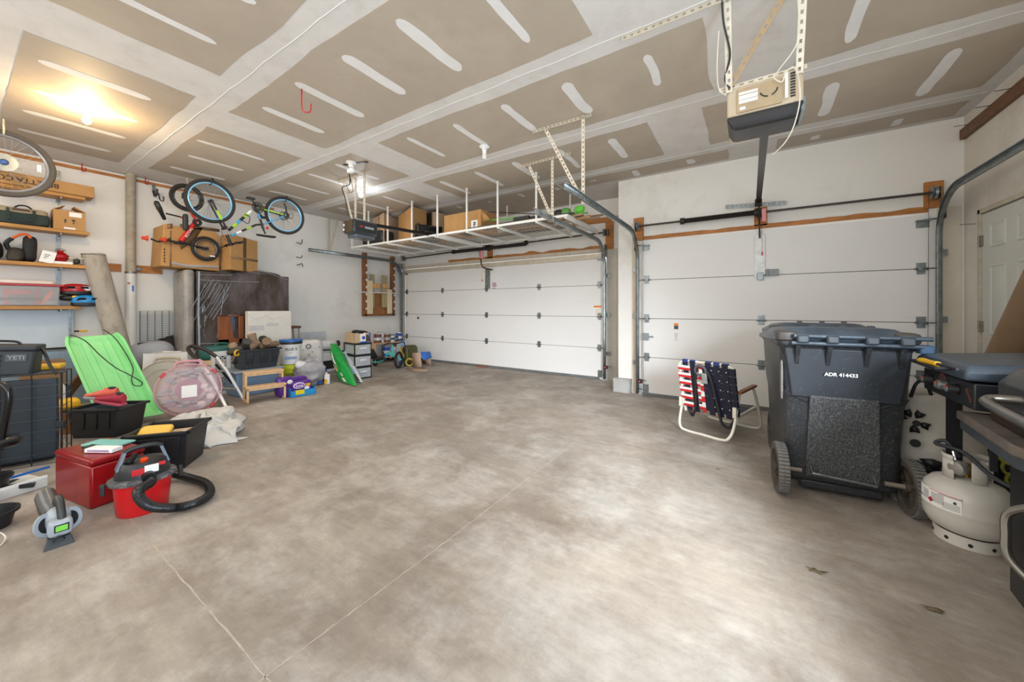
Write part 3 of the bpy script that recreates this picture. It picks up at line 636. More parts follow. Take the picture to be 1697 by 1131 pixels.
# ================================================================ wheelie bins
BIN = mat('bin_plastic', '393d42', .5, var=.25, scale=3, dirt_or_sheen='84827e', dscale=130, dlo=.47, dhi=.72, stretch=(1, 1, .8))
BINU = mat('bin_plastic_clean', '2c3035', .42, var=.15, scale=4, dirt_or_sheen='6d675f', dscale=70, dlo=.52, dhi=.8)
LID = mat('bin_lid', '3c4855', .36, var=.08, scale=5, dirt_or_sheen='5a6876', dscale=4, dlo=.4, dhi=.7)  # dusty blue-grey, raised to imitate the sky's reflection
DUST = mat('dusty_rubber', '55504a', .8, var=.2, scale=30, bump=.15, bscale=70)
def make_bin(lab, loc, rz):
    t = thing('wheelie_bin', lab, 'bin', loc, rz, 'wheeled rubbish bins by the narrow door')
    # local: x across, y from the handle side (0) to the front, z up
    def ring(z, hw, y0, y1, r=.05):
        return [Vector((x, (y0 + y1) / 2 + y, z)) for x, y in rrect(hw * 2, y1 - y0, r, 3)]
    m = MB(); m.loft([ring(.06, .26, .12, .62), ring(.10, .28, .07, .64), ring(.60, .295, .035, .70), ring(.675, .305, .025, .72), ring(.95, .318, .0, .745), ring(.975, .335, -.02, .76), ring(1.0, .335, -.02, .76)])
    m.build('body', BINU, t, bev=.006)
    # raised centre panel of the back wall, scuffed and speckled
    m = MB(); m.prism([(-.18, .12), (.19, .12), (.165, .66), (-.165, .66)], -.02, .0, frame_m((0, .066, 0), (1, 0, 0), (0, -.10, .99)))
    m.build('scuffed_panel', BIN, t, bev=.01, label='back panel covered in pale scuffs')
    m = MB(); m.prism([(-.26, .64), (.26, .64), (.30, .96), (-.30, .96)], -.01, .008, frame_m((0, .068, 0), (1, 0, 0), (0, -.075, .997)))
    m.build('upper_panel', mat('bin_upper', '30353c', .45, var=.12, scale=6, dirt_or_sheen='6a6f76', dscale=60, dlo=.6, dhi=.74), t, bev=.01)
    for s in (-1, 1):   # wheel recess shoulders
        m = MB(); m.add([(s * .30, .02, .675), (s * .15, .03, .60), (s * .17, .06, .52), (s * .285, .07, .60), (s * .30, .09, .675)], [(0, 1, 2, 3), (0, 3, 4), (0, 4, 1), (1, 4, 3, 2)])
        m.build('shoulder', BINU, t, bev=.004)
    for x in (-.235, -.08, .10, .25):
        m = MB(); m.add([(x - .012, -.055, .975), (x + .012, -.055, .975), (x + .012, .0, .975), (x - .012, .0, .975), (x - .01, .0, .84), (x + .01, .0, .84)], [(0, 1, 2, 3), (0, 4, 5, 1), (0, 3, 4), (1, 2, 5), (2, 3, 4, 5)])
        m.build('rib', BINU, t)
    MB().cyl((-.27, -.045, .99), (.33, -.045, .99), .013, 12).build('handle_bar', LID, t)
    for x in (-.215, -.07, .11, .26): MB().bc((x, -.048, 1.018), (.062, .062, .05)).build('hinge_lug', mat('lug_grey', '3b434b', .4, var=.08), t, bev=.01)
    MB().cyl((-.26, -.05, 1.035), (.365, -.05, 1.035), .013, 12).build('hinge_rod', LID, t)
    m = MB(); m.bc((.345, -.02, .975), (.06, .07, .05)); m.build('grip', mat('grip_blue', '3d5e7d', .4), t, bev=.008)
    # lid: domed slab with skirt, ribs
    m = MB(); rings = []
    def lr(z, hw, y0, y1, r): return [Vector((x, (y0 + y1) / 2 + y, z - .03 * ((y0 + y1) / 2 + y) / .7)) for x, y in rrect(hw * 2, y1 - y0, r, 3)]
    m.loft([lr(1.0, .345, -.01, .775, .06), lr(1.035, .345, -.015, .775, .06), lr(1.04, .33, .0, .76, .06), lr(1.085, .27, .07, .70, .06), lr(1.092, .22, .12, .64, .06)])
    m.build('lid', LID, t, bev=.008)
    for x in (-.12, .03, .17):
        m = MB(); m.add([(x - .012, .02, 1.035), (x + .012, .02, 1.035), (x + .02, .16, 1.098), (x - .02, .16, 1.098), (x - .012, .02, 1.045), (x + .012, .02, 1.045)], [(0, 1, 5, 4), (4, 5, 2, 3), (0, 4, 3), (1, 2, 5)]); m.build('lid_rib', LID, t, bev=.002)
    for s in (-1, 1):   # corner bumps of the lid
        m = MB(); m.sq((s * .285, .06, 1.03), (.06, .09, .035), .5, .5, nu=16, nv=8); m.build('lid_corner', mat('lid_corner_grey', '4d4a47', .5, var=.1), t)
    # pale side strip with moulded emblem plate
    m = MB(); m.sq((-.309, .03, .74), (.006, .022, .13), .6, .6, nu=12, nv=10); m.build('emboss_plate', mat('emboss_grey', '8b8a86', .55, var=.15, scale=30), t)
    # axle, lift bar, wheels
    for s in (-1, 1): MB().cyl((s * .30, .045, .155), (s * .20, .05, .155), .014, 12).build('axle_stub', mat('axle_beige', '8b8072', .5, .2, var=.1), t)
    MB().tube([(-.155, .06, .20), (-.155, .0, .165), (.15, .0, .145), (.15, .06, .18)], .009, 8).build('lift_bar', GALV, t)
    m = MB(); m.box(-.20, .22, .10, .60, .02, .09); m.build('base_foot', BINU, t, bev=.02)
    for s in (-1, 1):
        T = frame_m((s * .315, .045, .155), (0, 1, 0), (0, 0, 1))
        w_ = MB().lathe([(.118, -.028), (.15, -.03), (.155, -.02), (.155, .02), (.15, .03), (.118, .028)], 36, T, closed=True).build('wheel', DUST, t)
        lg = MB()
        for k in range(44):
            a = 2 * PI * k / 44
            for q in (-1, 1): lg.box(.150, .161, -.006, .006, q * .014 - .013, q * .014 + .013, T @ Matrix.Rotation(a + q * .07, 4, 'Z'))
        lg.build('tread', mat('tread_grey', '6a6865', .8, var=.15), w_)
        hb = MB(); hb.lathe([(.03, -.03), (.03, .03)], 14, T); hb.lathe([(.10, -.012), (.12, -.014), (.12, .014), (.10, .012)], 30, T, closed=True)
        for k in range(7): hb.box(.02, .11, -.008, .008, -.012, .012, T @ Matrix.Rotation(2 * PI * k / 7, 4, 'Z'))
        hb.build('hub', mat('hub_brown', '4b4339', .6, var=.15), w_)
    return t
b1 = make_bin('nearer black wheeled bin with a white stamped number on its back', (.495, 2.99, 0), R(6))
text('ADR 414433', .030, PAPERW, b1, frame_m((-.02, -.008, .80), (1, 0, 0), (0, -.075, .997)) @ Matrix.Translation((0, 0, .012)), 'stamped_number', bold=.0008)
b2 = make_bin('farther black wheeled bin half hidden behind the other', (.50, 3.86, 0), R(3))

# ================================================================ griddle
DK = mat('griddle_black', '23262b', .38, var=.12, scale=8)
LIDG = mat('griddle_lid', '434e5a', .33, .2, var=.12, scale=3, dirt_or_sheen='4f5a66', dscale=2.5)  # sky reflection is put into the lid's blue-grey
t = thing('griddle', 'black flat-top griddle with a sky-tinted lid, red-marked knobs and yellow-handled tool', 'grill', (1.1, 2.75, 0))
gx0, gx1, gy0, gy1 = .84, 1.36, 2.47, 3.02
MB().box(gx0, gx1, gy0, gy1, .755, .875).build('fire_box', DK, t, world=True, bev=.006)
m = MB(); rings = []
for z, i in ((.885, 0), (.93, .0), (.955, .02)): rings.append([Vector((x, y, z + (.035 if q else 0) * (z > .9))) for x, y, q in ((gx0 - .03 + i, gy0 - .01 + i, 0), (gx1 - i, gy0 - .01 + i, 1), (gx1 - i, gy1 + .01 - i, 1), (gx0 - .03 + i, gy1 + .01 - i, 0))])
m.loft(rings); m.build('lid', LIDG, t, world=True, bev=.012)
for y, lab in ((2.91, 0), (2.74, 1), (2.62, 2)):
    k = MB().cyl((gx0, y, .822), (gx0 - .035, y, .822), .027, 18, .022).build('knob', BLK if lab != 1 else mat('knob_steel', '8f9092', .3, .7), t, world=True, bev=.003)
    MB().cyl((gx0 - .036, y, .822), (gx0 - .04, y, .822), .015, 14).build('knob_cap', mat('cap_grey', 'a8aaac', .3, .6), k, world=True)
    MB().bc((gx0 - .041, y - .012, .835), (.003, .022, .007)).build('pointer', mat('orange_red', 'd2472a', .4), k, world=True)
m = MB(); m.lathe([(.036, 0), (.034, .003)], 20, frame_m((gx0 - .001, 2.78, .845), (0, -1, 0), (0, 0, 1))); m.build('dial_ring', mat('dial_red', '5a3834', .5), t, world=True)
for k in range(7): MB().bc((gx0 - .001, 2.50 + .006 * k, .79 + .008 * k), (.002, .012, .003)).build('panel_mark', mat('mark_orange', 'b5532f', .5), t, world=True)
MB().tube([(gx0 - .03, 2.90, .925), (gx0 - .08, 2.90, .92), (gx0 - .08, 2.58, .92), (gx0 - .03, 2.58, .925)], .009, 10).build('lid_handle', BLK, t, world=True)
MB().bc((gx0 + .08, gy1 - .11, .42), (.045, .05, .68)).build('leg', BLK, t, world=True)
for x, y in ((gx1 - .06, gy1 - .05), (gx1 - .06, gy0 + .06)): MB().bc((x, y, .38), (.035, .035, .76)).build('leg', BLK, t, world=True)
# the tool lies on the handle
t = thing('spatula', 'yellow-handled tool resting on the lid handle of the griddle', 'tool', (.77, 2.6, .93))
MB().tube([(.765, 2.80, .935), (.766, 2.76, .937), (.768, 2.68, .938), (.77, 2.60, .939)], [.012, .014, .011, .013], 12).build('grip', YEL, t, world=True)
MB().tube([(.77, 2.60, .939), (.775, 2.42, .94)], [.008, .006], 10).build('shaft', BLK, t, world=True)
# ================================================================ grill cart at the right edge
t = thing('grill_cart', 'dark cabinet grill cut off by the right edge, tubular steel handle', 'grill', (1.1, 2.0, 0), R(-4))
T0 = Matrix.Translation((.87, 2.29, 0)) @ Matrix.Rotation(R(-5), 4, 'Z')
CAB = mat('cabinet_dark', '2b2a2c', .42, .2, var=.1, scale=6)
MB(T0).box(0, .5, -1.15, 0, .09, .70).build('cabinet', CAB, t, world=True, bev=.008)
MB(T0).box(-.012, 0, -.52, -.045, .11, .66).build('cabinet_door', mat('cabinet_door', '232326', .4, .2, var=.1), t, world=True, bev=.005)
MB(T0).tube(smoothpath([(-.01, -.22, .24), (-.055, -.19, .30), (-.06, -.185, .38), (-.055, -.19, .46), (-.01, -.24, .52)], 5), .013, 10).build('door_handle', mat('brushed_steel', '9c9890', .3, .9), t, world=True)
for x, y in ((.05, -.06), (.05, -1.08), (.42, -.06)):
    c = MB(T0).cyl((x - .015, y, .035), (x + .015, y, .035), .034, 18).build('caster', CHROME, t, world=True, bev=.004); MB(T0).bc((x, y, .08), (.05, .05, .03)).build('caster_fork', CHROME, c, world=True)
SHF = mat('worn_shelf', '6f6862', .35, .45, var=.14, scale=3, dirt_or_sheen='98897a', dscale=4, dlo=.45, dhi=.7)
P_ = [(-.085, .235), (-.085, -.32), (-.05, -.40), (.1, -.44), (.5, -.44), (.5, .235)]
MB(T0).prism(P_, .70, .74).build('side_shelf', SHF, t, world=True, bev=.008)
MB(T0).prism([(-.075, .225), (-.075, -.31), (-.04, -.385), (.1, -.42), (.45, -.42), (.45, .225)], .66, .70).build('shelf_skirt', mat('skirt_slate', '3b424a', .45, .2, var=.1), t, world=True)
MB(T0).box(-.02, .0, .10, .115, .52, .66).build('shelf_bracket', BLK, t, world=True)
HD = mat('hood_grey', '4c4e50', .4, .5, var=.12, scale=4, dirt_or_sheen='6f6a63', dscale=5)
m = MB(T0); m.prism([(.0, .74), (.0, .90), (.05, .965), (.45, .99), (.52, .74)], -1.0, .105, Matrix(((1, 0, 0, 0), (0, 0, 1, 0), (0, 1, 0, 0), (0, 0, 0, 1)))); m.build('hood', HD, t, world=True, bev=.006)
MB(T0).tube(smoothpath([(.02, -.10, .862), (-.06, -.10, .86), (-.085, -.115, .855), (-.095, -.15, .85), (-.095, -.3, .845), (-.095, -.8, .845)], 6), .017, 12).build('hood_handle', mat('brushed_steel', '9c9890', .3, .9), t, world=True)
MB(T0).box(-.02, .0, -.8, .10, .745, .80).build('control_panel', mat('panel_brown', '3a2a20', .4, .4, var=.2), t, world=True)
for k in range(4): MB(T0).cyl((-.02, .07 - k * .035, .79 + .004 * k), (-.03, .07 - k * .035, .79 + .004 * k), .008, 10).build('screw', CHROME, t, world=True)
# ================================================================ propane cylinder
TX, TY = .955, 2.88
t = thing('gas_cylinder', 'white propane cylinder with warning label and black hose under the griddle', 'gas cylinder', (TX, TY, 0))
TK = mat('tank_enamel', 'cfcbc2', .3, var=.03, scale=4, dirt_or_sheen='a69f92', dscale=5, dlo=.62, dhi=.9)
MB().lathe([(0, .045), (.09, .05), (.135, .075), (.155, .115), (.158, .15), (.158, .17), (.160, .176), (.158, .182), (.158, .235), (.150, .275), (.125, .305), (.08, .325), (.04, .332), (0, .333)], 48).build('shell', TK, t, smooth=60)
MB().lathe([(.115, 0), (.118, .0), (.118, .058), (.115, .058)], 40, closed=True).build('foot_ring', TK, t)
for k in range(9): a = 2 * PI * k / 9 + .3; MB().cyl((.1175 * math.cos(a), .1175 * math.sin(a), .025), (.1195 * math.cos(a), .1195 * math.sin(a), .025), .009, 10).build('foot_hole', BLK, t)
m = MB()
def collar(a0, a1, z0, z1, r=.085):
    n = 18; vs = []
    for i in range(n + 1):
        a = R(a0 + (a1 - a0) * i / n); vs += [(r * math.cos(a), r * math.sin(a), z0), (r * math.cos(a), r * math.sin(a), z1)]
    m.add(vs, [(2 * i, 2 * i + 2, 2 * i + 3, 2 * i + 1) for i in range(n)])
collar(-5, 220, .415, .445); collar(-5, 40, .315, .42); collar(180, 222, .32, .42); collar(262, 300, .315, .43); collar(300, 355, .415, .44); collar(90, 120, .32, .42)
m.build('collar', TK, t, thick=.004)
MB().cyl((0, 0, .33), (0, 0, .40), .018, 12).build('valve', mat('brass', 'a8823e', .35, .9), t)
MB().lathe([(.0, -.02), (.034, -.02), (.038, -.01), (.038, .01), (.03, .02), (.012, .024), (0, .024)], 24, frame_m((-.045, -.045, .385), (0, 0, 1), (-.7, .7, 0))).build('regulator', mat('regulator_grey', '9b9a96', .35, .7), t)
MB().tube([(-.05, -.04, .40), (-.055, -.02, .46)], .007, 8).build('pin', CHROME, t)
MB().tube(smoothpath([(-.03, -.01, .43), (-.07, .01, .50), (-.10, .03, .475), (-.03, -.05, .47), (.03, -.14, .40), (.085, -.20, .375), (.12, -.18, .40), (.12, -.12, .50), (.12, -.08, .62)], 8), .0095, 10).build('hose', mat('hose_rubber', '2e343b', .5), t)
# label wraps the shell; flat print on a curved sleeve
def sleeve(a0, a1, z0, z1, r, mm, nm):
    n = 14; vs = []
    for i in range(n + 1):
        a = R(a0 + (a1 - a0) * i / n); vs += [(r * math.cos(a), r * math.sin(a), z0), (r * math.cos(a), r * math.sin(a), z1)]
    return MB().add(vs, [(2 * i, 2 * i + 2, 2 * i + 3, 2 * i + 1) for i in range(n)]).build(nm, mm, t)
A0, A1 = 172, 246
sleeve(A0, A1, .178, .262, .1592, PAPERW, 'warning_label')
sleeve(A0 + 28, A1, .255, .258, .1596, RED, 'label_stripe'); sleeve(A0 + 44, A1, .249, .252, .1596, BLK, 'label_stripe'); sleeve(A0, A0 + 12, .200, .206, .1596, BLK, 'label_stripe')
for k in range(11):
    sleeve(A0 + 14, A0 + 27, .245 - k * .0045, .2432 - k * .0045, .1596, mat('print_grey', '6d6c6a', .7), 'label_print')
    sleeve(A0 + 32, A0 + 52, .245 - k * .0045, .2432 - k * .0045, .1596, mat('print_grey', '6d6c6a', .7), 'label_print')
    if k > 4: sleeve(A0 + 50, A0 + 72, .245 - k * .0055, .2432 - k * .0055, .1596, mat('print_grey', '6d6c6a', .7), 'label_print')
ac = R(A0 + 31); c = Vector((.1599 * math.cos(ac), .1599 * math.sin(ac), .203))
MB().prism([(.014, 0), (0, .014), (-.014, 0), (0, -.014)], 0, .001, frame_m(c, (-math.sin(ac), math.cos(ac), 0), (0, 0, 1))).build('hazard_diamond', mat('diamond_red', 'b3262e', .5), t)
ac = R(A0 + 66); c = Vector((.1599 * math.cos(ac), .1599 * math.sin(ac), .228)); MB().lathe([(.006, 0), (.006, .001)], 14, frame_m(c, (-math.sin(ac), math.cos(ac), 0), (0, 0, 1))).build('round_mark', BLK, t)
# ================================================================ bags between bin and griddle
t = thing('reusable_bag', 'large pale woven bag printed with black seed shapes between bin and griddle', 'bag', (.965, 3.30, 0))
BAGW = mat('woven_bag', 'b9b4aa', .7, var=.06, scale=5, bump=.25, bscale=14)
m = MB()
def bagpt(u, v):
    x = -.21 + .42 * u; z = .0 + .68 * v; y = -.13 * math.sin(PI * u) ** .4 * (1 - .4 * v) + .02 * noise.noise(Vector((u * 4, v * 5, 1)))
    x *= (1 - .12 * v) ; x += .03 * v + .012 * noise.noise(Vector((u * 3, v * 6, 4)))
    return Vector((x, y, z + .035 * noise.noise(Vector((u * 3.5, 2, 0))) * v))
m.grid(bagpt, 16, 16); m.grid(lambda u, v: bagpt(u, v) * 1.0 + Vector((0, .24 * math.sin(PI * u) ** .5, 0)), 16, 16); m.build('sack', BAGW, t, smooth=60, thick=.004)
def petal(cx, cz, a, l, wd, r0=.02):
    P_ = [(r0, 0), (r0 + l * .45, wd), (r0 + l, wd * 1.15), (r0 + l * .9, 0), (r0 + l, -wd * 1.15), (r0 + l * .45, -wd)]
    ca, sa = math.cos(R(a)), math.sin(R(a)); q = MB(); vs = []
    for x, z in P_:
        X, Z = cx + x * ca - z * sa, cz + x * sa + z * ca; u_ = (X + .21) / .42; vs.append((X, -.155 * math.sin(PI * min(.97, max(.03, u_))) ** .4 * (1 - .3 * Z / .6) - .003, Z))
    return q.add(vs, [tuple(range(6))]).build('printed_shape', BLK, t, thick=.002)
for a in (60, -20, -85, 160, 115): petal(-.12, .52, a, .05, .018)
q = MB(); q.lathe([(0, 0), (.018, 0), (.018, .003), (0, .003)], 14, frame_m((-.12, -.15, .52), (1, 0, 0), (0, 0, 1))); q.build('printed_dot', BLK, t)
q = MB(); q.lathe([(0, 0), (.024, 0), (.024, .003), (0, .003)], 14, frame_m((-.125, -.150, .40), (1, 0, 0), (0, 0, 1))); q.build('printed_dot', BLK, t)
for a in (-60, -20): petal(-.12, .31, a, .1, .03)
MB().tube(smoothpath([(-.12, -.06, .66), (-.10, -.08, .75), (-.06, -.07, .76), (-.03, -.06, .67)]), .009, 8).build('bag_handle', BLK, t)
t = thing('shopping_bag', 'black bag with yellow-green lettering behind the griddle leg', 'bag', (1.30, 3.42, 0))
m = MB(); m.sq((0, 0, .27), (.13, .09, .27), .5, .5, amp=.03, fr=5, seed=3); m.build('sack', mat('black_fabric', '1a1817', .7, var=.2, bump=.3, bscale=12), t)
for k in range(3):
    MB().tube(arc((-.03 + .015 * k, -.10, .36 - .07 * k), .05, 120, 260, 8), .008, 6).build('printed_mark', mat('lime_print', '9fa036', .6), t)
MB().tube(smoothpath([(-.05, -.07, .5), (-.02, -.1, .6), (.04, -.09, .6), (.06, -.06, .5)]), .01, 8).build('bag_handle', BLK, t)
# leaning tube by the entrance door
a = PX(1678, 600, 1.58); 
t = thing('leaning_tube', 'brown concrete-form tube leaning in front of the white entrance door', 'tube', (1.5, 4.0, 0))
MB().cyl((1.64, 5.05, 0.03), (1.60, 3.5, 1.85), .085, 28).build('shell', mat('tube_card', '8e7458', .75, var=.1, scale=5, bump=.1, bscale=20), t, world=True)
# dry leaves on the floor
LEAF = mat('dry_leaf', '6e5f43', .8, var=.2, scale=20)
for i, (u, v, s_) in enumerate(((1352, 948, .030), (1549, 1012, .030), (1190, 778, .012), (1168, 690, .012))):
    c = PZ(u, v, .002); m = MB(); n = 11; vs = []
    for k in range(n): a = 2 * PI * k / n; rr = s_ * (.55 + .45 * (k % 2)) * rnd.uniform(.7, 1.2); vs.append(Vector((c.x + rr * math.cos(a) * 1.6, c.y + rr * math.sin(a) * .6, .002 + rnd.random() * s_ * .3)))
    vs.append(Vector((c.x, c.y, .002 + s_ * .25))); m.add(vs, [(k, (k + 1) % n, n) for k in range(n)])
    m.build('dry_leaf', LEAF, label=['curled dry leaf on the open floor in front of the bins', 'dry leaf on the floor nearest the picture bottom right', 'leaf crumb on the floor in front of the nearer bin', 'leaf crumb on the floor below the folding chair'][i], cat='leaf', group='dry leaves on the floor', thick=.001)
# ================================================================ folding beach chair
t = thing('beach_chair', 'low folding chair webbed in red, white and navy with wooden armrests', 'chair', (-.30, 4.02, 0), R(-21))
FR = mat('chair_tube', 'e0dccd', .35, .1, var=.05)
def ubar(y, zt, w_, lean, r=.09):
    p = [(-w_ / 2, y + lean, zt), (-w_ / 2, y + lean * .3, .02 + r * 1.4), (-w_ / 2 + r * .3, y, .013 + r * .3), (-w_ / 2 + r, y, .013), (0, y, .013), (w_ / 2 - r, y, .013), (w_ / 2 - r * .3, y, .013 + r * .3), (w_ / 2, y + lean * .3, .02 + r * 1.4), (w_ / 2, y + lean, zt)]
    return MB().tube(smoothpath(p, 5), .0125, 10)
ubar(-.16, .44, .50, .16).build('rear_leg_loop', FR, t); ubar(.45, .44, .56, -.22).build('front_leg_loop', FR, t)
for s in (-1, 1):
    MB().bar((s * .27, -.06, .445), (s * .27, .28, .47), .045, .022).build('armrest', mat('arm_wood', '8a5230', .45, var=.15, scale=8), t, bev=.006)
    MB().tube([(s * .25, -.1, .29), (s * .23, -.0, .20), (s * .23, .4, .23)], .011, 8).build('side_rail', FR, t)
    MB().bc((s * .25, -.1, .27), (.03, .02, .09)).build('pivot_plate', FR, t)
# back frame: leaning plane, from z .22 to .72
TB = frame_m((0, -.03, .20), (1, 0, 0), (0, -.20, .98))
bw, bh = .25, .50
MB(TB).tube(smoothpath([(-bw + .01, -.03, 0), (-bw, .1, 0), (-bw, bh - .07, 0), (-bw + .02, bh - .02, 0), (-bw + .08, bh, 0), (0, bh, 0), (bw - .08, bh, 0), (bw - .02, bh - .02, 0), (bw, bh - .07, 0), (bw, .1, 0), (bw - .01, -.03, 0)], 4), .0125, 10).build('back_frame', FR, t)
WR, WW, WN = mat('web_red', 'c41b22', .6), mat('web_white', 'e4e0da', .6), mat('web_navy', '10142a', .6)
for i in range(6):         # horizontal straps wrap the frame
    y = .045 + i * .075
    for (x0, x1, mm, lift) in ((-bw - .014, -.03, 0, 0), (-.03, bw + .014, 1, 0)):
        if mm == 0:
            z = .014 if i % 2 else .019
            MB(TB).box(x0, x1 - .0, y - .012, y + .012, z, z + .002).build('strap', WR, t); MB(TB).box(x0, x1, y + .012, y + .036, z, z + .002).build('strap', WW, t)
            MB(TB).box(x0, x0 + .03, y - .012, y + .036, -.016, z).build('strap_wrap', WW if i % 2 else WR, t)
        else:
            MB(TB).box(x0, x1, y - .016, y + .057, .015, .017).build('strap', WN, t); MB(TB).cyl((bw, y - .014, 0), (bw, y + .052, 0), .018, 10).build('strap_wrap', WN, t)
for i in range(6):
    x = -.185 + i * .074; mm = WN
    if i == 2:
        for k in range(9): MB(TB).box(x - .016, x + .016, .0 + k * .055, .05 + k * .055, .0195, .0215).build('strap', (WR, WW)[k % 2], t)
        continue
    MB(TB).box(x - .026, x + .026, -.01, bh + .012, .0185 if i % 2 else .0135, .0215 if i % 2 else .0155).build('strap', mm, t)
    MB(TB).cyl((x - .026, bh, 0), (x + .026, bh, 0), .018, 10).build('strap_wrap', mat('web_blue', '2a3f86', .5), t)
for i in range(5):
    for x in (.065, .13, .195): MB(TB).bc((x, .08 + i * .09, .0225), (.008, .008, .002)).build('rivet', WHT, t)
m = MB(); m.box(-.215, .215, .03, .42, .20, .21); m.build('seat_webbing', WN, t)
for sx in (-1, 1): MB().tube([(sx * .225, -.02, .20), (sx * .225, .44, .235)], .0125, 8).build('seat_rail', FR, t)
MB(TB).tube(smoothpath([(-.06, .46, .03), (-.085, .36, .035), (-.10, .22, .03), (-.115, .05, .03), (-.14, -.02, .035), (-.17, -.06, .02), (-.2, -.0, .01)]), .013, 8).build('carry_strap', BLK, t)
MB(TB).tube(smoothpath([(.02, .44, .03), (.06, .36, .035), (.085, .2, .035), (.11, .02, .04), (.13, -.06, .045), (.18, -.09, .03), (.22, -.02, .01)]), .014, 8).build('carry_strap', BLK, t)
MB(TB).torus((-.03, .43, .035), (0, 0, 1), .05, .012, 20, 8).build('strap_loop', mat('strap_grey', '55585c', .6), t)
MB(TB).bc((.005, .36, .045), (.05, .10, .02)).build('hang_tag', mat('tag_grey', '8e8c88', .5, var=.15, scale=40), t, bev=.006)
# ================================================================ left wall: pipe, tube, rails, hooks
t = thing('wall_pipe', 'grey-white floor-to-ceiling pipe with blue-stained clamp on the left wall', 'pipe', (-7.12, 1.36, 0))
MB().cyl((-7.12, 1.36, 1.70), (-7.12, 1.36, ZC), .052, 20).build('upper_pipe', mat('pipe_grey', 'a89e8c', .6, var=.12, scale=6, dirt_or_sheen='8a7d68', dscale=9), t, world=True)
MB().cyl((-7.12, 1.36, 0), (-7.12, 1.36, 1.70), .055, 20).build('lower_pipe', mat('pipe_white', 'd9d7d2', .4, var=.04), t, world=True)
MB().lathe([(.057, 0), (.06, .005), (.06, .02), (.057, .025)], 20, Matrix.Translation((-7.12, 1.36, 1.685)), closed=True).build('clamp', GALV, t, world=True)
MB().bc((-7.062, 1.37, 1.48), (.01, .015, .08)).build('blue_mark', BLUE, t, world=True, bev=.003); MB().bc((-7.064, 1.33, 1.55), (.004, .03, .02)).build('red_print', mat('faded_red', 'b5675f', .6), t, world=True)
MB().bc((-7.21, 1.19, 1.76), (.02, .19, .105)).build('cleat_board', WOOD, label='short orange board on the wall left of the pipe', cat='board', bev=.003)
t = thing('cleat_board', 'orange wooden board with a steel hanger plate right of the wall pipe', 'board', (-7.21, 1.55, 1.76))
MB().bc((-7.21, 1.56, 1.76), (.02, .28, .105)).build('board', WOOD, t, world=True, bev=.003); MB().bc((-7.195, 1.45, 1.76), (.02, .07, .05)).build('plate', GALV, t, world=True, bev=.006)
SON = mat('form_tube', 'a79f92', .8, var=.12, scale=4, dirt_or_sheen='7f766a', dscale=12, dlo=.5, dhi=.75, bump=.2, bscale=25, stretch=(1, 1, .5))
a = PX(155, 423, -7.02); b = PX(197, 575, -6.82)
t = thing('form_tube', 'tall weathered grey cardboard form tube leaning on the left wall', 'tube', (b.x, b.y, 0))
dv = (a - b); bb = b + dv * (-(b.z) / dv.z)
m = MB(); m.cyl(bb + Vector((.0, 0, .02)), a, .105, 30); m.build('shell', SON, t, world=True)
MB().tube([a + Vector((.104 * math.cos(k), .104 * math.sin(k), .0)) for k in [2 * PI * q / 24 for q in range(24)]], .006, 5, closed=True).build('rim', mat('rim_dark', '6b6258', .8), t, world=True)
# thin wooden rail at the top of the wall
S('trim_16', MB().box(XL, XL + .02, -1.8, 3.2, 2.985, 3.02), WOOD)
def hookthing(lab, p, pts, r, m_, nm='hook'):
    return MB().tube(smoothpath(pts, 5), r, 7).build(nm, m_, label=lab, cat='hook')
HR = mat('hook_red', 'b3202a', .45)
p = PZ(500, 147, ZC); hookthing('red coated hook hanging from the middle of the ceiling', p, [p, p + Vector((0, 0, -.05)), p + Vector((.0, .0, -.14)), p + Vector((.03, .0, -.20)), p + Vector((.09, .02, -.21)), p + Vector((.11, .02, -.15))], .006, HR)
for i, (u, v, lab) in enumerate(((136, 262, 'red ceiling hook above the shelves, left of the wall pipe'), (241, 286, 'red ceiling hook right of the wall pipe'))):
    p = PX(u, v, -7.1); p.z = min(p.z, 3.0); hookthing(lab, p, [(p.x, p.y, ZC), p + Vector((0, 0, .0)), p + Vector((.02, 0, -.05)), p + Vector((.05, .02, -.05)), p + Vector((.06, .02, -.01))], .006, HR)
p = PX(256, 318, -7.15); t = thing('storage_hook', 'black double hook on the white wall right of the wall pipe', 'hook', p)
MB().bc(p + Vector((-.04, 0, .05)), (.02, .03, .12)).build('plate', GALV, t, world=True); MB().tube(smoothpath([p + Vector((-.03, 0, .02)), p + Vector((.0, 0, -.06)), p + Vector((.10, 0, -.06)), p + Vector((.12, 0, .02))]), .013, 8).build('prong', BLK, t, world=True)
MB().tube(smoothpath([p + Vector((-.03, .05, -.0)), p + Vector((.0, .06, -.1)), p + Vector((.07, .08, -.12)), p + Vector((.07, .08, -.06))]), .007, 8).build('prong', BLK, t, world=True)
for i, (u, v, dz) in enumerate(((491, 402, .06), (491, 426, .03), (492, 439, -.04))):
    p = PX(u, v, -7.21); MB().tube(smoothpath([p, p + Vector((.05, .0, -.01)), p + Vector((.08, .05, dz * -.5)), p + Vector((.08, .07, dz))]), .007, 6).build('coat_hook', IRON, label=('upper', 'middle', 'lower')[i] + ' of three small dark hooks below the far bike', cat='hook', group='small dark wall hooks')
p = PX(573, 532, XL); MB().bc(p + Vector((.004, 0, 0)), (.008, .07, .11)).build('outlet_plate', WHT, label='white blank outlet plate on the wall below the lumber rack', cat='outlet', bev=.002)
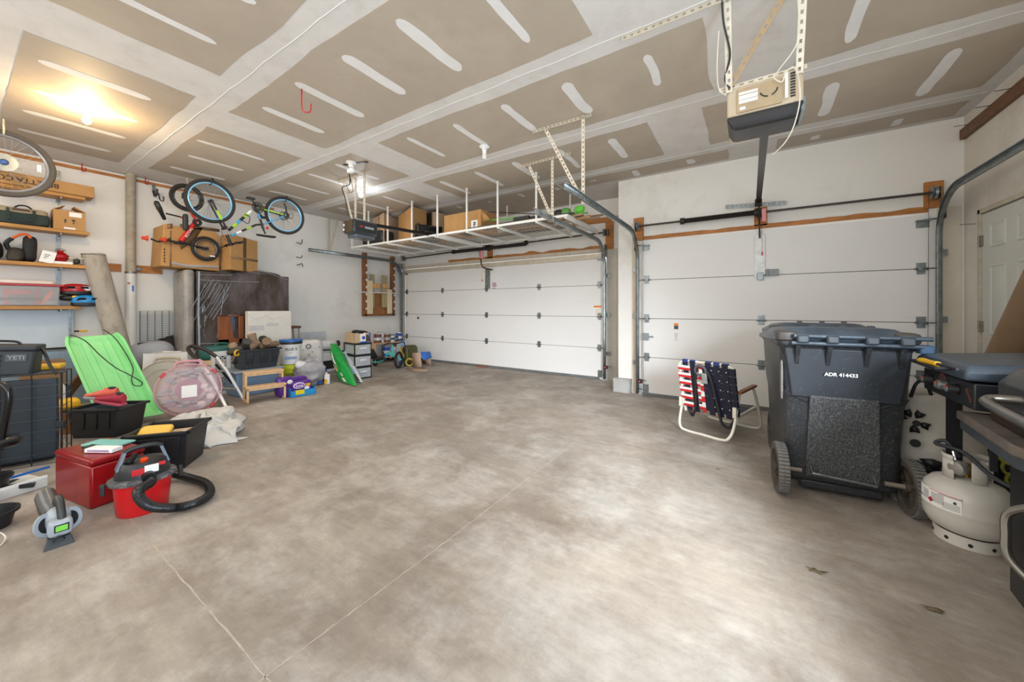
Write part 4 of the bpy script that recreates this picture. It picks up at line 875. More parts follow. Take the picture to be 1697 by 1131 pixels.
# ---------------------------------------------------------------- lumber rack on the left wall
t = thing('lumber_rack', 'notched brown upright rack holding short boards on the left wall', 'rack', (-7.18, 5.4, 1.04))
RB = mat('rack_brown', '8a5a34', .6, var=.15)
for y in (5.03, 5.79):
    m = MB(); m.bc((-7.17, y, 1.74), (.10, .07, 1.4)); m.build('notched_upright', RB, t, world=True)
    for k in range(8): MB().bc((-7.115, y + .02, 1.2 + k * .16), (.012, .045, .05)).build('white_peg', WHT, t, world=True)
MB().bc((-7.17, 5.41, 1.05), (.10, .82, .04)).build('bottom_board', RB, t, world=True); MB().bc((-7.195, 5.41, 1.3), (.02, .72, .5)).build('back_board', mat('card_brown', 'a5713f', .7, var=.15), t, world=True)
MB().tube([PX(588, 484, -7.08), PX(662, 486.5, -7.08)], .012, 8).build('cross_rod', WHTM, t, world=True)
for i, (u0, v0, u1, v1, x, mm, lab) in enumerate(((614, 455, 620, 510, -7.13, 'a89a74', 'greenish board standing in the lumber rack, left side'), (633, 457, 641, 510, -7.13, 'b09e78', 'greenish board standing in the lumber rack, right side'), (609, 465, 617, 521, -7.10, 'e3cfae', 'pale board at the front left of the lumber rack'), (642, 480, 649, 521, -7.10, 'e3cfae', 'pale board at the front right of the lumber rack'), (617, 470, 628, 478, -7.10, 'd9a05a', 'short orange block in the lumber rack, left'), (634, 471, 642, 478, -7.10, 'd9a05a', 'short orange block in the lumber rack, right'))):
    a = PX(u0, v0, x); b = PX(u1, v1, x); MB().box(x - .02, x + .02, a.y, b.y, max(b.z, 1.08), a.z).build('board', mat('board_' + mm, mm, .65, var=.12, scale=5, stretch=(3, 3, .5)), label=lab, cat='board', bev=.002)
# ================================================================ shelves
SX = -6.95
t = thing('wall_shelving', 'orange-stained plank shelves on slotted steel standards, left wall', 'shelf', (-7.08, .2, 1.1))
for z, y1 in ((2.60, .93), (2.165, .965), (1.745, .95), (1.235, .90)):
    MB().box(-7.2, SX, -1.3, y1, z - .04, z).build('plank', WOODX, t, world=True, bev=.003)
    for y in (.74, -.2): MB().bar((-7.2, y, z - .055), (-6.98, y, z - .045), .012, .03).build('bracket', GALV, t, world=True)
for y in (.74, -.2): m = MB(); perf(m, (-7.205, y, 1.0), (-7.205, y, 2.92), (0, 1, 0), .035, sp=.05); m.build('slotted_standard', GALV, t, world=True)
def carton(nm, lab, x0, x1, y0, y1, z0, h, mm=None, flaps=False, tape=True, group=None, rz=0):
    t = thing(nm, lab, 'box', ((x0 + x1) / 2, (y0 + y1) / 2, z0), rz, group); w_, d_ = (x1 - x0) / 2, (y1 - y0) / 2
    mm = mm or CARD
    MB().box(-w_, w_, -d_, d_, 0, h).build('carton_body', mm, t, bev=.004)
    if tape: MB().box(-w_ - .001, w_ + .001, -.025, .025, h * .75, h + .001).build('tape', TAPE, t)
    if flaps:
        for s in (-1, 1): m = MB(); m.add([(-w_, s * d_, h), (w_, s * d_, h), (w_, s * (d_ - .09), h + .06), (-w_, s * (d_ - .09), h + .06)], [(0, 1, 2, 3)]); m.build('flap', mm, t, thick=.004)
    return t
# long carton at the top, printed upside down
t = thing('long_carton', 'long shallow cardboard box printed upside down, on the top shelf', 'box', (-7.06, .1, 2.60))
MB().box(-7.19, -6.92, -1.0, 1.0, 2.60, 2.735).build('carton_body', CARD, t, world=True, bev=.004)
text('BERETTA.COM', .076, mat('print_dark', '3a3027', .7), t, frame_m((-6.918, .47, 2.665), (0, -1, 0), (0, 0, -1)), 'printed_text', world=True, bold=.001)
# tool bag
t = thing('tool_bag', 'beige and dark green canvas tool bag with handles on the second shelf', 'bag', (-7.07, .5, 2.165))
CG, CB = mat('canvas_green', '2f3c37', .8, var=.1, bump=.3, bscale=20), mat('canvas_beige', 'a8967a', .8, var=.1, bump=.3, bscale=20)
m = MB(); m.sq((-7.07, .44, 2.235), (.115, .22, .07), .3, .3, amp=.01); m.build('lower_body', CG, t, world=True, smooth=60)
m = MB(); m.sq((-7.08, .44, 2.305), (.10, .21, .06), .5, .4, amp=.015); m.build('upper_body', CB, t, world=True, smooth=60)
for y in (.36, .54): MB().box(-6.958, -6.95, y - .012, y + .012, 2.20, 2.34).build('strap', CG, t, world=True)
MB().tube(smoothpath([(-6.955, .36, 2.30), (-6.93, .38, 2.22), (-6.925, .45, 2.20), (-6.93, .52, 2.22), (-6.955, .54, 2.30)]), .008, 6).build('handle', CG, t, world=True)
MB().tube(smoothpath([(-7.05, .40, 2.35), (-7.03, .44, 2.39), (-7.03, .50, 2.39), (-7.05, .54, 2.35)]), .008, 6).build('top_handle', BLK, t, world=True)
MB().bc((-6.975, .45, 2.335), (.02, .12, .012)).build('zip_flap', mat('leather_brown', '4a2a1c', .6), t, world=True)
t = carton('carton', 'open cardboard box with an arrow-and-glass print, second shelf right end', -7.18, -6.96, .68, .93, 2.165, .235, flaps=True, tape=False)
m = MB(); m.prism([(-.006, 0), (.006, 0), (.006, .03), (.016, .03), (0, .05), (-.016, .03), (-.006, .03)], 0, .001, frame_m((-6.959, .77, 2.245), (0, 1, 0), (0, 0, 1))); m.build('printed_arrow', BLK, t, world=True)
m = MB(); m.prism([(-.012, 0), (.012, 0), (.012, .004), (.003, .008), (.003, .024), (.014, .036), (.016, .05), (-.016, .05), (-.014, .036), (-.003, .024), (-.003, .008), (-.012, .004)], 0, .001, frame_m((-6.959, .835, 2.245), (0, 1, 0), (0, 0, 1))); m.build('printed_glass', BLK, t, world=True)
MB().box(-6.96, -6.958, .80, .90, 2.33, 2.385).build('shipping_label', PAPERW, t, world=True); MB().box(-6.96, -6.958, .76, .85, 2.175, 2.195).build('shipping_label', PAPERW, t, world=True)
# backpacks
CAMO = mat('camo_fabric', '3b372c', .8, var=.4, scale=12, dirt_or_sheen='1d1c18', dscale=14)
m = MB(); m.sq((-7.05, .22, 1.86), (.12, .13, .12), .7, .7, amp=.04, seed=2); m.build('backpack', mat('black_fabric', '1a1817', .7, var=.2, bump=.3, bscale=12), label='black shapeless backpack at the left end of the third shelf', cat='backpack', smooth=60)
t = thing('backpack', 'dark camouflage backpack lying on the third shelf', 'backpack', (-7.05, .5, 1.745))
m = MB(); m.sq((-7.06, .42, 1.83), (.12, .07, .085), .7, .7, amp=.03, seed=5); m.build('body', CAMO, t, world=True, smooth=60); MB().sq((-6.98, .41, 1.79), (.05, .05, .045), .6, .6, amp=.01).build('pocket', CAMO, t, world=True, smooth=60)
t = thing('backpack', 'upright black backpack with an orange handle on the third shelf', 'backpack', (-7.05, .57, 1.745))
m = MB(); m.sq((-7.05, .515, 1.90), (.11, .055, .155), .5, .5, amp=.02, seed=8, T=None); m.build('body', mat('black_fabric', '1a1817', .7, var=.2, bump=.3, bscale=12), t, world=True, smooth=60)
MB().tube(smoothpath([(-6.96, .39, 2.0), (-6.95, .45, 2.05), (-6.96, .50, 2.05), (-6.97, .52, 1.97)]), .013, 8).build('orange_handle', mat('handle_orange', 'e0601c', .5), t, world=True)
MB().tube(smoothpath([(-6.97, .39, 2.0), (-6.98, .35, 1.94), (-7.0, .37, 1.87)]), .02, 8).build('shoulder_strap', BLK, t, world=True)
t = thing('carton', 'small white box leaning against the backpack on the third shelf', 'box', (-7.0, .70, 1.745))
TW = Matrix.Translation((-6.99, .625, 1.748)) @ Matrix.Rotation(R(-12), 4, 'X')
MB(TW).box(-.03, .03, -.055, .055, 0, .14).build('carton_body', PAPERW, t, world=True, bev=.002)
for k in range(3): MB(TW).box(.03, .031, -.03, -.005 + .01 * k, .05 + .02 * k, .058 + .02 * k).build('printed_line', mat('print_grey', '6d6c6a', .7), t, world=True)
MB().box(-7.1, -6.97, .67, .83, 1.745, 1.775).build('small_box', PAPERW, label='flat white box under the red glass lantern', cat='box', bev=.002)
t = thing('lantern', 'round glossy red lantern on a flat white box on the third shelf', 'lantern', (-7.03, .80, 1.775))
MB().lathe([(0, 0), (.03, 0), (.045, .015), (.06, .04), (.058, .065), (.035, .09), (.02, .098), (.022, .11), (.03, .115), (0, .116)], 26, Matrix.Translation((-7.03, .74, 1.775)) @ Matrix.Scale(1.2, 4)).build('globe', mat('red_glass', 'a01016', .12), t, world=True)
MB().tube(arc((-7.03, .74, 1.89), .045, 20, 160, 8, 1), .003, 5).build('bail', IRON, t, world=True)
t = thing('headlamp', 'clear-lensed headlamp with dark strap at the right end of the third shelf', 'lamp', (-7.03, .90, 1.745))
MB().sq((-7.0, .865, 1.79), (.03, .028, .035), .7, .7).build('body', IRON, t, world=True)
for dy in (-.035, .04): MB().sq((-6.99, .865 + dy, 1.825), (.025, .035, .014), .7, .7).build('clear_lens', mat('lens_clear', 'b6b29c', .2, var=.1), t, world=True)
MB().tube(smoothpath([(-7.03, .84, 1.755), (-7.05, .87, 1.75), (-7.03, .91, 1.755)]), .006, 6).build('strap', BLK, t, world=True)
# clear tote with red lid
CLR = mat('clear_plastic', 'c9c6c4', .28, var=.04, alpha=.42)
t = thing('storage_tote', 'clear tote with a red lid, orange and red things inside, lowest shelf', 'tote', (-7.06, .45, 1.235))
m = MB(); m.box(-7.18, -6.95, .0, .73, 1.24, 1.47, tap=.93, tapy=.97); m.build('clear_body', CLR, t, world=True, bev=.008); MB().box(-7.19, -6.94, -.02, .76, 1.468, 1.49).build('lid', mat('lid_red', 'b32a30', .4), t, world=True, bev=.004)
for i, (y0, y1, z0, z1, mm) in enumerate(((.36, .52, 1.37, 1.42, RED), (.34, .37, 1.25, 1.43, RED), (.56, .58, 1.25, 1.43, RED), (.30, .60, 1.30, 1.335, CHAR), (.62, .70, 1.25, 1.30, GREY))): MB().box(-7.1, -7.0, y0, y1, z0, z1).build('stored_item', mm, t, world=True, bev=.004)
MB().bar((-7.03, .60, 1.25), (-7.03, .68, 1.42), .03, .04).build('stored_item', mat('orange_item', 'e0632a', .5), t, world=True)
MB().sq((-7.07, .46, 1.512), (.10, .24, .022), .3, .25, nv=8).build('bin_lid', mat('cream_plastic', 'd8cdc0', .4), label='cream plastic bin lid lying on the red-lidded tote', cat='lid', smooth=50)
# helmets
def helmet(lab, c, m1, m2, seed, s=1.0):
    t = thing('bike_helmet', lab, 'helmet', c)
    T = Matrix.Translation(c)
    m = MB(T); m.sq((0, 0, .03), (.095 * s, .135 * s, .075 * s), .8, .9, nu=24, nv=14); m.build('shell', m1, t, world=True)
    for k in range(-2, 3):
        for j in (-1, 1): MB(T).sq((.055 + .02 * (2 - abs(k)), j * .055 + .01 * k, .05 + .012 * (1 - abs(k)) ), (.028, .032, .008), .8, .8, nu=12, nv=6).build('vent', BLK, t, world=True)
    MB(T).sq((0, 0, -.01), (.098 * s, .137 * s, .03), .5, .9, nu=24, nv=8).build('rim', m2, t, world=True)
    return t
helmet('red, white and black bike helmet, upper of the two on the lowest shelf', (-7.04, .87, 1.41), mat('helmet_red', 'b0181c', .25), BLK, 1)
MB().sq((-6.97, .93, 1.455), (.02, .06, .03), .7, .7).build('pale_panel', WHT, bpy.data.objects['bike_helmet'], world=True)
helmet('bright blue bike helmet, lower of the two on the lowest shelf', (-6.98, .95, 1.27), mat('helmet_blue', '1f84c4', .3), BLK, 2)
t = thing('bike_helmet', 'black helmet with yellow patches squeezed between the red and blue helmets', 'helmet', (-7.05, .86, 1.33))
MB().sq((-7.05, .85, 1.335), (.10, .12, .035), .6, .8).build('shell', BLK, t, world=True); MB().sq((-6.955, .85, 1.35), (.008, .03, .014), .7, .7).build('yellow_patch', YEL, t, world=True)
# board below the shelves
t = thing('plastic_sheet', 'white smooth panel with bluish light in its colour standing behind the dog crate', 'sheet', (-7.15, .35, .7))
MB().box(-7.2, -7.17, -1.2, .86, .72, 1.19).build('panel', mat('panel_bluelit', 'c3d0da', .35, var=.03), t, world=True, bev=.003)  # bluish light is put into the panel colour
MB().box(-7.2, -7.16, -1.2, .88, .70, .725).build('bottom_rail', IRON, t, world=True); MB().bc((-7.16, .83, .98), (.01, .02, .5)).build('edge_strip', GALV, t, world=True)
MB().box(-7.2, -7.12, -.6, 1.0, 0, .68).build('corrugated_panel', mat('corrugated_blue', '8fa3b3', .4, .3, var=.08, scale=30, stretch=(1, 4, .1)), label='ribbed blue-grey panel low on the wall behind the green sled', cat='panel', bev=.003)
p = PX(131, 549, -7.1); t = thing('marker', 'yellow and black marker on the wall below the helmets', 'marker', p)
MB().cyl(p, p + Vector((0, .07, 0)), .012, 10).build('cap', YEL, t, world=True); MB().cyl(p + Vector((0, -.04, 0)), p, .011, 10).build('barrel', BLK, t, world=True)
# ================================================================ hanging wheel at the top left
def wheel(parent, c, ax, Rr, tw, rimcol, nsp=32, world=True, tyre=None, sx=1.0, hubr=.022, nm='wheel'):
    wt = MB().torus(c, ax, Rr - tw, tw, 44, 10).build('tyre', tyre or RUB, parent, world=True)
    MB().torus(c, ax, Rr - tw * 2.25, tw * .55, 44, 8, sx=1.3).build('rim', rimcol, wt, world=True)
    m = MB(); axv = Vector(ax).normalized(); q = Vector((0, 0, 1)) if abs(axv.z) < .9 else Vector((1, 0, 0)); u_ = q.cross(axv).normalized(); v_ = axv.cross(u_)
    for k in range(nsp):
        a = 2 * PI * k / nsp; s = 1 if k % 2 else -1; e = Vector(c) + (u_ * math.cos(a) + v_ * math.sin(a)) * (Rr - tw * 2.4)
        a2 = a + s * (1.1 if k % 4 < 2 else -1.1); h = Vector(c) + axv * .025 * s + (u_ * math.cos(a2) + v_ * math.sin(a2)) * hubr
        m.bar(h, e, .0022, .0022)
    m.build('spokes', mat('spoke_grey', '7d7d7c', .5, .4), wt, world=True, kind='stuff')
    MB().cyl(Vector(c) - axv * .04, Vector(c) + axv * .04, hubr, 14).build('hub', BLK, wt, world=True)
    return wt
t = thing('bicycle', 'bicycle cut off by the left edge, only its grey-rimmed front wheel in view', 'bicycle', (-6.07, .29, 2.30))
wheel(t, (-6.07, .29, 2.62), (1, 0, 0), .325, .025, mat('rim_grey', '9a9ca0', .3, .8), tyre=mat('tyre_grey', '4a453f', .8, var=.12, bump=.2, bscale=90), hubr=.03)
MB().lathe([(.03, 0), (.085, 0), (.085, .003), (.03, .003)], 30, frame_m((-6.03, .29, 2.62), (0, 1, 0), (0, 0, 1)), closed=True).build('brake_disc', GALV, t, world=True)
MB().sq((-6.07, .29, 2.62), (.06, .035, .035)).build('blue_hub', mat('hub_blue', '3a5a9a', .3), t, world=True)
MB().bc((-6.05, .50, 2.63), (.008, .025, .07)).build('reflector', mat('reflector_pale', 'e6e6dc', .2), t, world=True)
MB().tube(smoothpath([(-6.07, .29, ZC), (-6.07, .29, 3.0), (-6.03, .29, 2.94), (-6.06, .29, 2.90), (-6.1, .29, 2.93)]), .007, 7).build('ceiling_hook', mat('hook_cream', 'd9cfae', .5), label='cream hook holding the wheel at the top left', cat='hook')
# ================================================================ big bike
BX = -6.34
def Q(u, v, dx=0): return PX(u, v, BX) + Vector((dx, 0, 0))
t = thing('bicycle', 'black, blue and lime mountain bike hung upside down by both wheels', 'bicycle', (BX, 2.5, 2.2))
RIMB = mat('rim_skyblue', '86bfe0', .3, .3)
cf, cr = Vector((BX, 2.0, 2.713)), Vector((BX, 2.983, 2.72))
wheel(t, cf, (1, .06, 0), .305, .024, RIMB); wheel(t, cr, (1, 0, 0), .305, .024, RIMB)
LIME, SKY = mat('lime_paint', '9ccf1e', .35), mat('sky_paint', '3f9fd4', .35)
hd = Q(377, 392); hd2 = Q(382, 404); cro = Q(372, 378); bb_ = Q(425, 345); st = Q(438, 371); axr = cr
m = MB(); m.tube([hd + (hd - hd2) * .2, hd2 + (hd2 - hd) * .3], .022, 12); m.build('head_tube', BLK, t, world=True)
def striped(a, b, r, cols, nm):
    n = len(cols)
    for k in range(n): p0, p1 = a.lerp(b, k / n), a.lerp(b, (k + 1) / n); MB().tube([p0, p1], r, 10).build(nm, cols[k], t, world=True)
striped(Q(379, 382), Q(416, 350), .020, [BLK, LIME, SKY, BLK, LIME, WHT], 'down_tube'); striped(Q(383, 391), Q(424, 373), .016, [SKY, WHT, BLK, LIME, BLK], 'top_tube')
MB().tube([Q(424, 373), Q(436, 372)], .015, 10).build('top_tube', BLK, t, world=True)
striped(bb_, Q(437, 381), .016, [BLK, SKY, BLK, BLK], 'seat_tube'); MB().tube([Q(433, 374), Q(440, 388)], .012, 10).build('seat_post', BLK, t, world=True)
m = MB(); m.prism([(-.13, -.06), (-.02, -.025), (.10, -.015), (.135, 0), (.10, .015), (-.02, .025), (-.13, .06)], -.02, .012, frame_m(Q(440, 391), (0, -1, .0), (1, 0, 0))); m.build('saddle', BLKG, t, world=True, bev=.01)
for s in (-.05, .05):
    MB().tube([bb_ + Vector((s * .5, 0, 0)), cr + Vector((s, 0, 0))], .009, 8).build('chain_stay', (BLK, LIME)[s > 0], t, world=True); MB().tube([Q(436, 372, s * .4), cr + Vector((s, 0, 0))], .009, 8).build('seat_stay', (WHT, SKY)[s > 0], t, world=True)
    MB().tube([cro + Vector((s, 0, .0)), cf + Vector((s, 0, 0))], .013, 10).build('fork_leg', BLK, t, world=True); MB().tube([cro.lerp(cf, .3) + Vector((s * 1.02, 0, 0)), cro.lerp(cf, .65) + Vector((s * 1.02, 0, 0))], .0135, 10).build('fork_sticker', (SKY, LIME)[s > 0], t, world=True)
MB().bar(cro + Vector((-.07, 0, 0)), cro + Vector((.07, 0, 0)), .03, .04).build('fork_crown', BLK, t, world=True)
MB().tube([hd2, Q(386, 405)], .016, 8).build('stem', BLK, t, world=True)
MB().tube(smoothpath([Q(386, 405, .30), Q(384, 404, .15), Q(386, 405, 0), Q(384, 404, -.15), Q(386, 405, -.30)]), .012, 8).build('handlebar', BLK, t, world=True)
for s in (-1, 1): MB().tube([Q(386, 405, s * .2), Q(387, 405, s * .32)], .017, 8).build('grip', RUB, t, world=True); MB().tube([Q(385, 404, s * .16), Q(379, 408, s * .26)], .006, 6).build('brake_lever', BLK, t, world=True)
m = MB(); m.torus(bb_ + Vector((.05, 0, 0)), (1, 0, 0), .075, .008, 26, 6, sx=.6); m.lathe([(.02, -.005), (.06, -.003), (.06, .003), (.02, .005)], 20, frame_m(bb_ + Vector((.05, 0, 0)), (0, 1, 0), (0, 0, 1)), closed=True); m.build('chainring', BLK, t, world=True)
MB().bar(bb_ + Vector((.07, 0, 0)), Q(414, 334, .07), .022, .014).build('crank', BLK, t, world=True); MB().bc(Q(410, 331, .11), (.08, .10, .025)).build('pedal', BLK, t, world=True, bev=.005)
MB().bar(bb_ + Vector((-.07, 0, 0)), Q(437, 357, -.07), .022, .014).build('crank', BLK, t, world=True); MB().bc(Q(440, 359, -.11), (.08, .10, .025)).build('pedal', BLK, t, world=True, bev=.005)
MB().torus(cr + Vector((.04, 0, 0)), (1, 0, 0), .035, .02, 18, 6).build('cassette', mat('cassette_dark', '4b453b', .4, .7), t, world=True)
MB().lathe([(.05, 0), (.075, 0), (.075, .002), (.05, .002)], 26, frame_m(cr + Vector((-.045, 0, 0)), (0, 1, 0), (0, 0, 1)), closed=True).build('brake_disc', GALV, t, world=True)
MB().tube([cr + Vector((.05, 0, .0)), Q(471, 344, .05), Q(468, 338, .05)], .014, 8).build('derailleur', BLK, t, world=True)
MB().tube(smoothpath([Q(476, 350, .05), Q(482, 356, .06), Q(480, 363, .06), Q(470, 362, .05)]), .004, 5).build('shift_cable', BLK, t, world=True)
MB().tube(smoothpath([Q(401, 366, .02), Q(410, 371, .03), Q(412, 360, .03), Q(404, 356, .02)]), .006, 6).build('bottle_cage', BLK, t, world=True)
MB().bc(Q(443, 378, .0), (.03, .03, .04)).build('rear_reflector', RED, t, world=True, bev=.006)
MB().tube(smoothpath([Q(383, 405, .1), Q(368, 400, .12), Q(363, 380, .08), Q(372, 372, .05)]), .003, 5).build('brake_cable', BLK, t, world=True)
for c_, lab in ((cf, 'black ceiling hook holding the near wheel of the upside-down mountain bike'), (cr, 'black ceiling hook holding the far wheel of the upside-down mountain bike')):
    top = c_ + Vector((0, 0, .305)); MB().tube(smoothpath([Vector((top.x, top.y + .03, ZC)), Vector((top.x, top.y + .03, ZC - .03)), Vector((top.x + .05, top.y, top.z)), Vector((top.x + .04, top.y, top.z - .065)), Vector((top.x - .04, top.y, top.z - .065)), Vector((top.x - .05, top.y, top.z - .03))]), .006, 7).build('bike_hook', BLK, label=lab, cat='hook')
# ================================================================ red child's bike
BX2 = -6.66
def K(u, v, dx=0): return PX(u, v, BX2) + Vector((dx, 0, 0))
t = thing('childs_bicycle', "red child's bike hanging nose down beside the big bike", 'bicycle', (BX2, 1.9, 2.0))
ca, cb = K(310, 328), K(341, 412.5)
RIMK = mat('rim_black', '2b2a29', .4)
wheel(t, ca, (1, 0, 0), .195, .022, RIMK, 20); wheel(t, cb, (1, .1, 0), .18, .022, mat('rim_dark_silver', '77706a', .35, .7), 20)
RP = mat('red_paint', 'd8231c', .3)
h1, h2 = K(296, 403), K(300, 392); bk = K(322, 368)
MB().tube([K(300, 400), K(325, 366)], [.034, .024], 12).build('main_tube', RP, t, world=True)
text('ROYAL', .05, PAPERW, t, frame_m(K(312, 386, .032), K(320, 374) - K(304, 398), Vector((1, 0, 0)).cross(K(320, 374) - K(304, 398))), 'frame_lettering', world=True)
for s in (-.035, .035):
    MB().tube([K(325, 366, s * .5), K(310, 340, s), ca + Vector((s, 0, 0))], .012, 8).build('rear_stay', RP, t, world=True)
    MB().tube([K(306, 403, s * .6), K(322, 408, s), cb + Vector((s, 0, 0))], .012, 8).build('fork_leg', BLK, t, world=True)
MB().tube([K(288, 402), K(306, 403)], .02, 10).build('head_tube', BLK, t, world=True)
MB().tube([K(290, 401), K(276, 398)], .014, 8).build('stem', BLK, t, world=True)
MB().tube([K(274, 398, .20), K(276, 399, 0), K(272, 396, -.20)], .011, 8).build('handlebar', BLK, t, world=True)
for dx, (u, v) in ((.22, (273, 398)), (-.22, (244, 394))):
    pass
MB().tube([K(276, 398), K(262, 401), K(250, 396)], .012, 8).build('handlebar', BLK, t, world=True)
for u, v in ((273, 398), (243, 395)):
    g = MB(); g.lathe([(.012, -.05), (.022, -.045), (.024, -.01), (.036, 0), (.036, .012), (.012, .015)], 10, frame_m(K(u, v), (0, 0, 1), (1, 0, 0))); g.build('knobbed_grip', mat('grip_orange', 'd8401c', .5), t, world=True)
MB().tube([K(275, 354), K(300, 360)], .011, 8).build('seat_post', mat('post_grey', '3c3a38', .3, .6), t, world=True)
m = MB(); m.prism([(-.12, -.02), (-.04, -.03), (.03, -.06), (.12, -.055), (.14, 0), (.12, .055), (.03, .06), (-.04, .03), (-.12, .02)], -.02, .02, frame_m(K(266, 350), K(258, 338) - K(270, 362), (1, 0, 0))); m.build('saddle', BLKG, t, world=True, bev=.015)
MB().tube([K(300, 360), K(312, 368)], .014, 8).build('seat_clamp', RP, t, world=True)
m = MB(); m.sq((0, 0, 0), (.035, .03, .115), .4, .6, T=Matrix.Translation(K(306, 369, .03))); m.build('chain_guard', CHAR, t, world=True)
m = MB(); m.lathe([(.02, -.01), (.055, -.008), (.055, .008), (.02, .01)], 18, frame_m(K(326, 369, .02), (0, 1, 0), (0, 0, 1)), closed=True); m.build('chainring', BLK, t, world=True)
MB().bc(K(304, 326, .05), (.05, .06, .08)).build('pedal', BLK, t, world=True, bev=.01)
MB().bc(K(351, 425, .02), (.01, .06, .02)).build('reflector', WHT, t, world=True)
MB().tube(smoothpath([(BX2, ca.y, ZC), (BX2, ca.y, ca.z + .24), (BX2 + .03, ca.y, ca.z + .19), (BX2 + .02, ca.y, ca.z + .14), (BX2 - .03, ca.y, ca.z + .15)]), .006, 7).build('bike_hook', mat('hook_cream', 'd9cfae', .5), label='pale ceiling hook holding the small red bike', cat='hook')
# ================================================================ wrapped furniture and cartons on it
WRAP = mat('stretch_wrapped_brown', '41372f', .17, var=.25, scale=2.5, dirt_or_sheen='6a6266', dscale=3.5, dlo=.42, dhi=.7, bump=.8, bscale=9, stretch=(1, 1, .45))  # paler second colour imitates the film's sheen
fx = -6.62
ya, yb = PX(310, 445, fx).y, PX(478, 455, fx).y
zt = PX(330, 447, fx).z
t = thing('wrapped_sofa', 'large brown sofa on end, wrapped in shiny stretch film, left wall', 'sofa', (-6.9, (ya + yb) / 2, 0))
y0w = PX(325, 500, fx).y
m = MB(); n = 22
def wr(u, v):
    y = y0w + (yb - y0w) * u; z = .02 + (zt - .04) * v
    return Vector((fx + .018 * noise.noise(Vector((y * 3, z * 1.2, 2))) + .012 * noise.noise(Vector((y * 9, z * 5, 7))), y, z))
m.grid(wr, 40, 40); m.build('wrapped_front', WRAP, t, world=True, smooth=80)
MB().box(-7.19, fx - .02, y0w + .02, yb - .01, .02, zt - .03).build('sofa_body', mat('sofa_brown', '4a3a33', .6, var=.15), t, world=True, bev=.02)
MB().box(-7.15, fx - .05, ya - .02, y0w + .01, .55, zt).build('side_cushion', mat('wrapped_grey', '98938c', .35, var=.15, scale=4, dirt_or_sheen='6b6661', dscale=5, bump=.3, bscale=10), t, world=True, bev=.05, segs=4)
m = MB(); m.sq((-6.88, yb - .40, zt - .01), (.25, .36, .07), .8, .6, amp=.03, seed=3); m.build('top_cushion', WRAP, t, world=True, smooth=70)
# film ridges and bands, gloss highlights put into their pale colour
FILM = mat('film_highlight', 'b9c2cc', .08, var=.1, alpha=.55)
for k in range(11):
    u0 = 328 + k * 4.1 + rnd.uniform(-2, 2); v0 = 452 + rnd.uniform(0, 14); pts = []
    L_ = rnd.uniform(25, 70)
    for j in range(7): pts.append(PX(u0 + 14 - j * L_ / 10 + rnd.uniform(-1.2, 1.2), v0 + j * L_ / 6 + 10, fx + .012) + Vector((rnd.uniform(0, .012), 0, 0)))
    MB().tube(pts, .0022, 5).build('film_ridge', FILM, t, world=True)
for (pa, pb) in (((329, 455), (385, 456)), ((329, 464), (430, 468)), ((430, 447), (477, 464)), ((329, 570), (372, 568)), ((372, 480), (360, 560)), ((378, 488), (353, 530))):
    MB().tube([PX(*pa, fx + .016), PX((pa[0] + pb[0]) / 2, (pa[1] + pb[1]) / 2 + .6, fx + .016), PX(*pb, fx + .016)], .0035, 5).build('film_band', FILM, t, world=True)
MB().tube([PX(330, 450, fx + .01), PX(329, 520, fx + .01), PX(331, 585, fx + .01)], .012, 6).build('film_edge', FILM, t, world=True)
# wooden legs frame seen through the film
OW = mat('stained_leg', '8a4f2c', .4, var=.2, scale=5, stretch=(2, 2, .7))
a, b = PX(361, 523, fx + .02), PX(404, 568, fx + .02)
P_ = [(a.y, a.z), (b.y, a.z), (b.y, b.z), (a.y, b.z)]
m = MB(); m.box(fx, fx + .03, a.y, a.y + .14, b.z, a.z); m.box(fx, fx + .03, b.y - .07, b.y, b.z, a.z); m.box(fx, fx + .03, a.y, b.y, b.z, b.z + .07); m.box(fx, fx + .03, a.y, b.y, a.z - .02, a.z)
m.add([(fx + .031, a.y + .14, a.z), (fx + .031, a.y + .20, b.z + .07), (fx + .031, a.y + .14, b.z + .07)], [(0, 1, 2)]); m.build('wooden_frame', OW, t, world=True, bev=.006)
MB().sq((fx + .012, (a.y + b.y) / 2 - .03, (a.z + b.z) / 2 + .06), (.01, .09, .17), .8, .8).build('blue_panel', mat('cushion_bluegrey', '4d5966', .4), t, world=True)
zt2 = zt
# big battered carton on top
xk = -6.70
a = PX(268, 372, xk); b = PX(364, 445, xk)
t = thing('carton', 'large battered taped cardboard box behind the small red bike', 'box', (-6.95, (a.y + b.y) / 2, zt))
m = MB()
def cf_(x): return [Vector((x, a.y - .01, zt + .02)), Vector((x, b.y, zt + .0)), Vector((x, b.y - .01, a.z - .04)), Vector((x, a.y + .6, a.z)), Vector((x, a.y + .02, a.z + .01))]
m.loft([cf_(-7.17), cf_(xk)]); m.build('carton_body', CARD, t, world=True, bev=.012)
def poly(x, pts, mm, nm, par, th=.003):
    q = MB(); vs = [PX(u, v, x) for u, v in pts]; q.add([tuple(p) for p in vs], [tuple(range(len(vs)))]); return q.build(nm, mm, par, world=True, thick=th)
poly(xk + .004, [(277, 371), (286, 371), (286, 379), (277, 379)], TAPE, 'tape', t); poly(xk + .004, [(318, 378), (336, 378), (322, 400), (300, 414), (296, 402)], mat('painted_shadow_brown', '6f5638', .4), 'tape', t)  # the dark polygon is the small bike's shade painted on the carton
poly(xk + .004, [(282, 382), (284, 382), (284, 443), (281, 443)], TAPE, 'tape', t); poly(xk + .004, [(298, 371), (364, 380), (364, 385), (298, 376)], mat('painted_shadow_brown', '6f5638', .4), 'tape', t)  # dark top strip uses the same painted shade brown
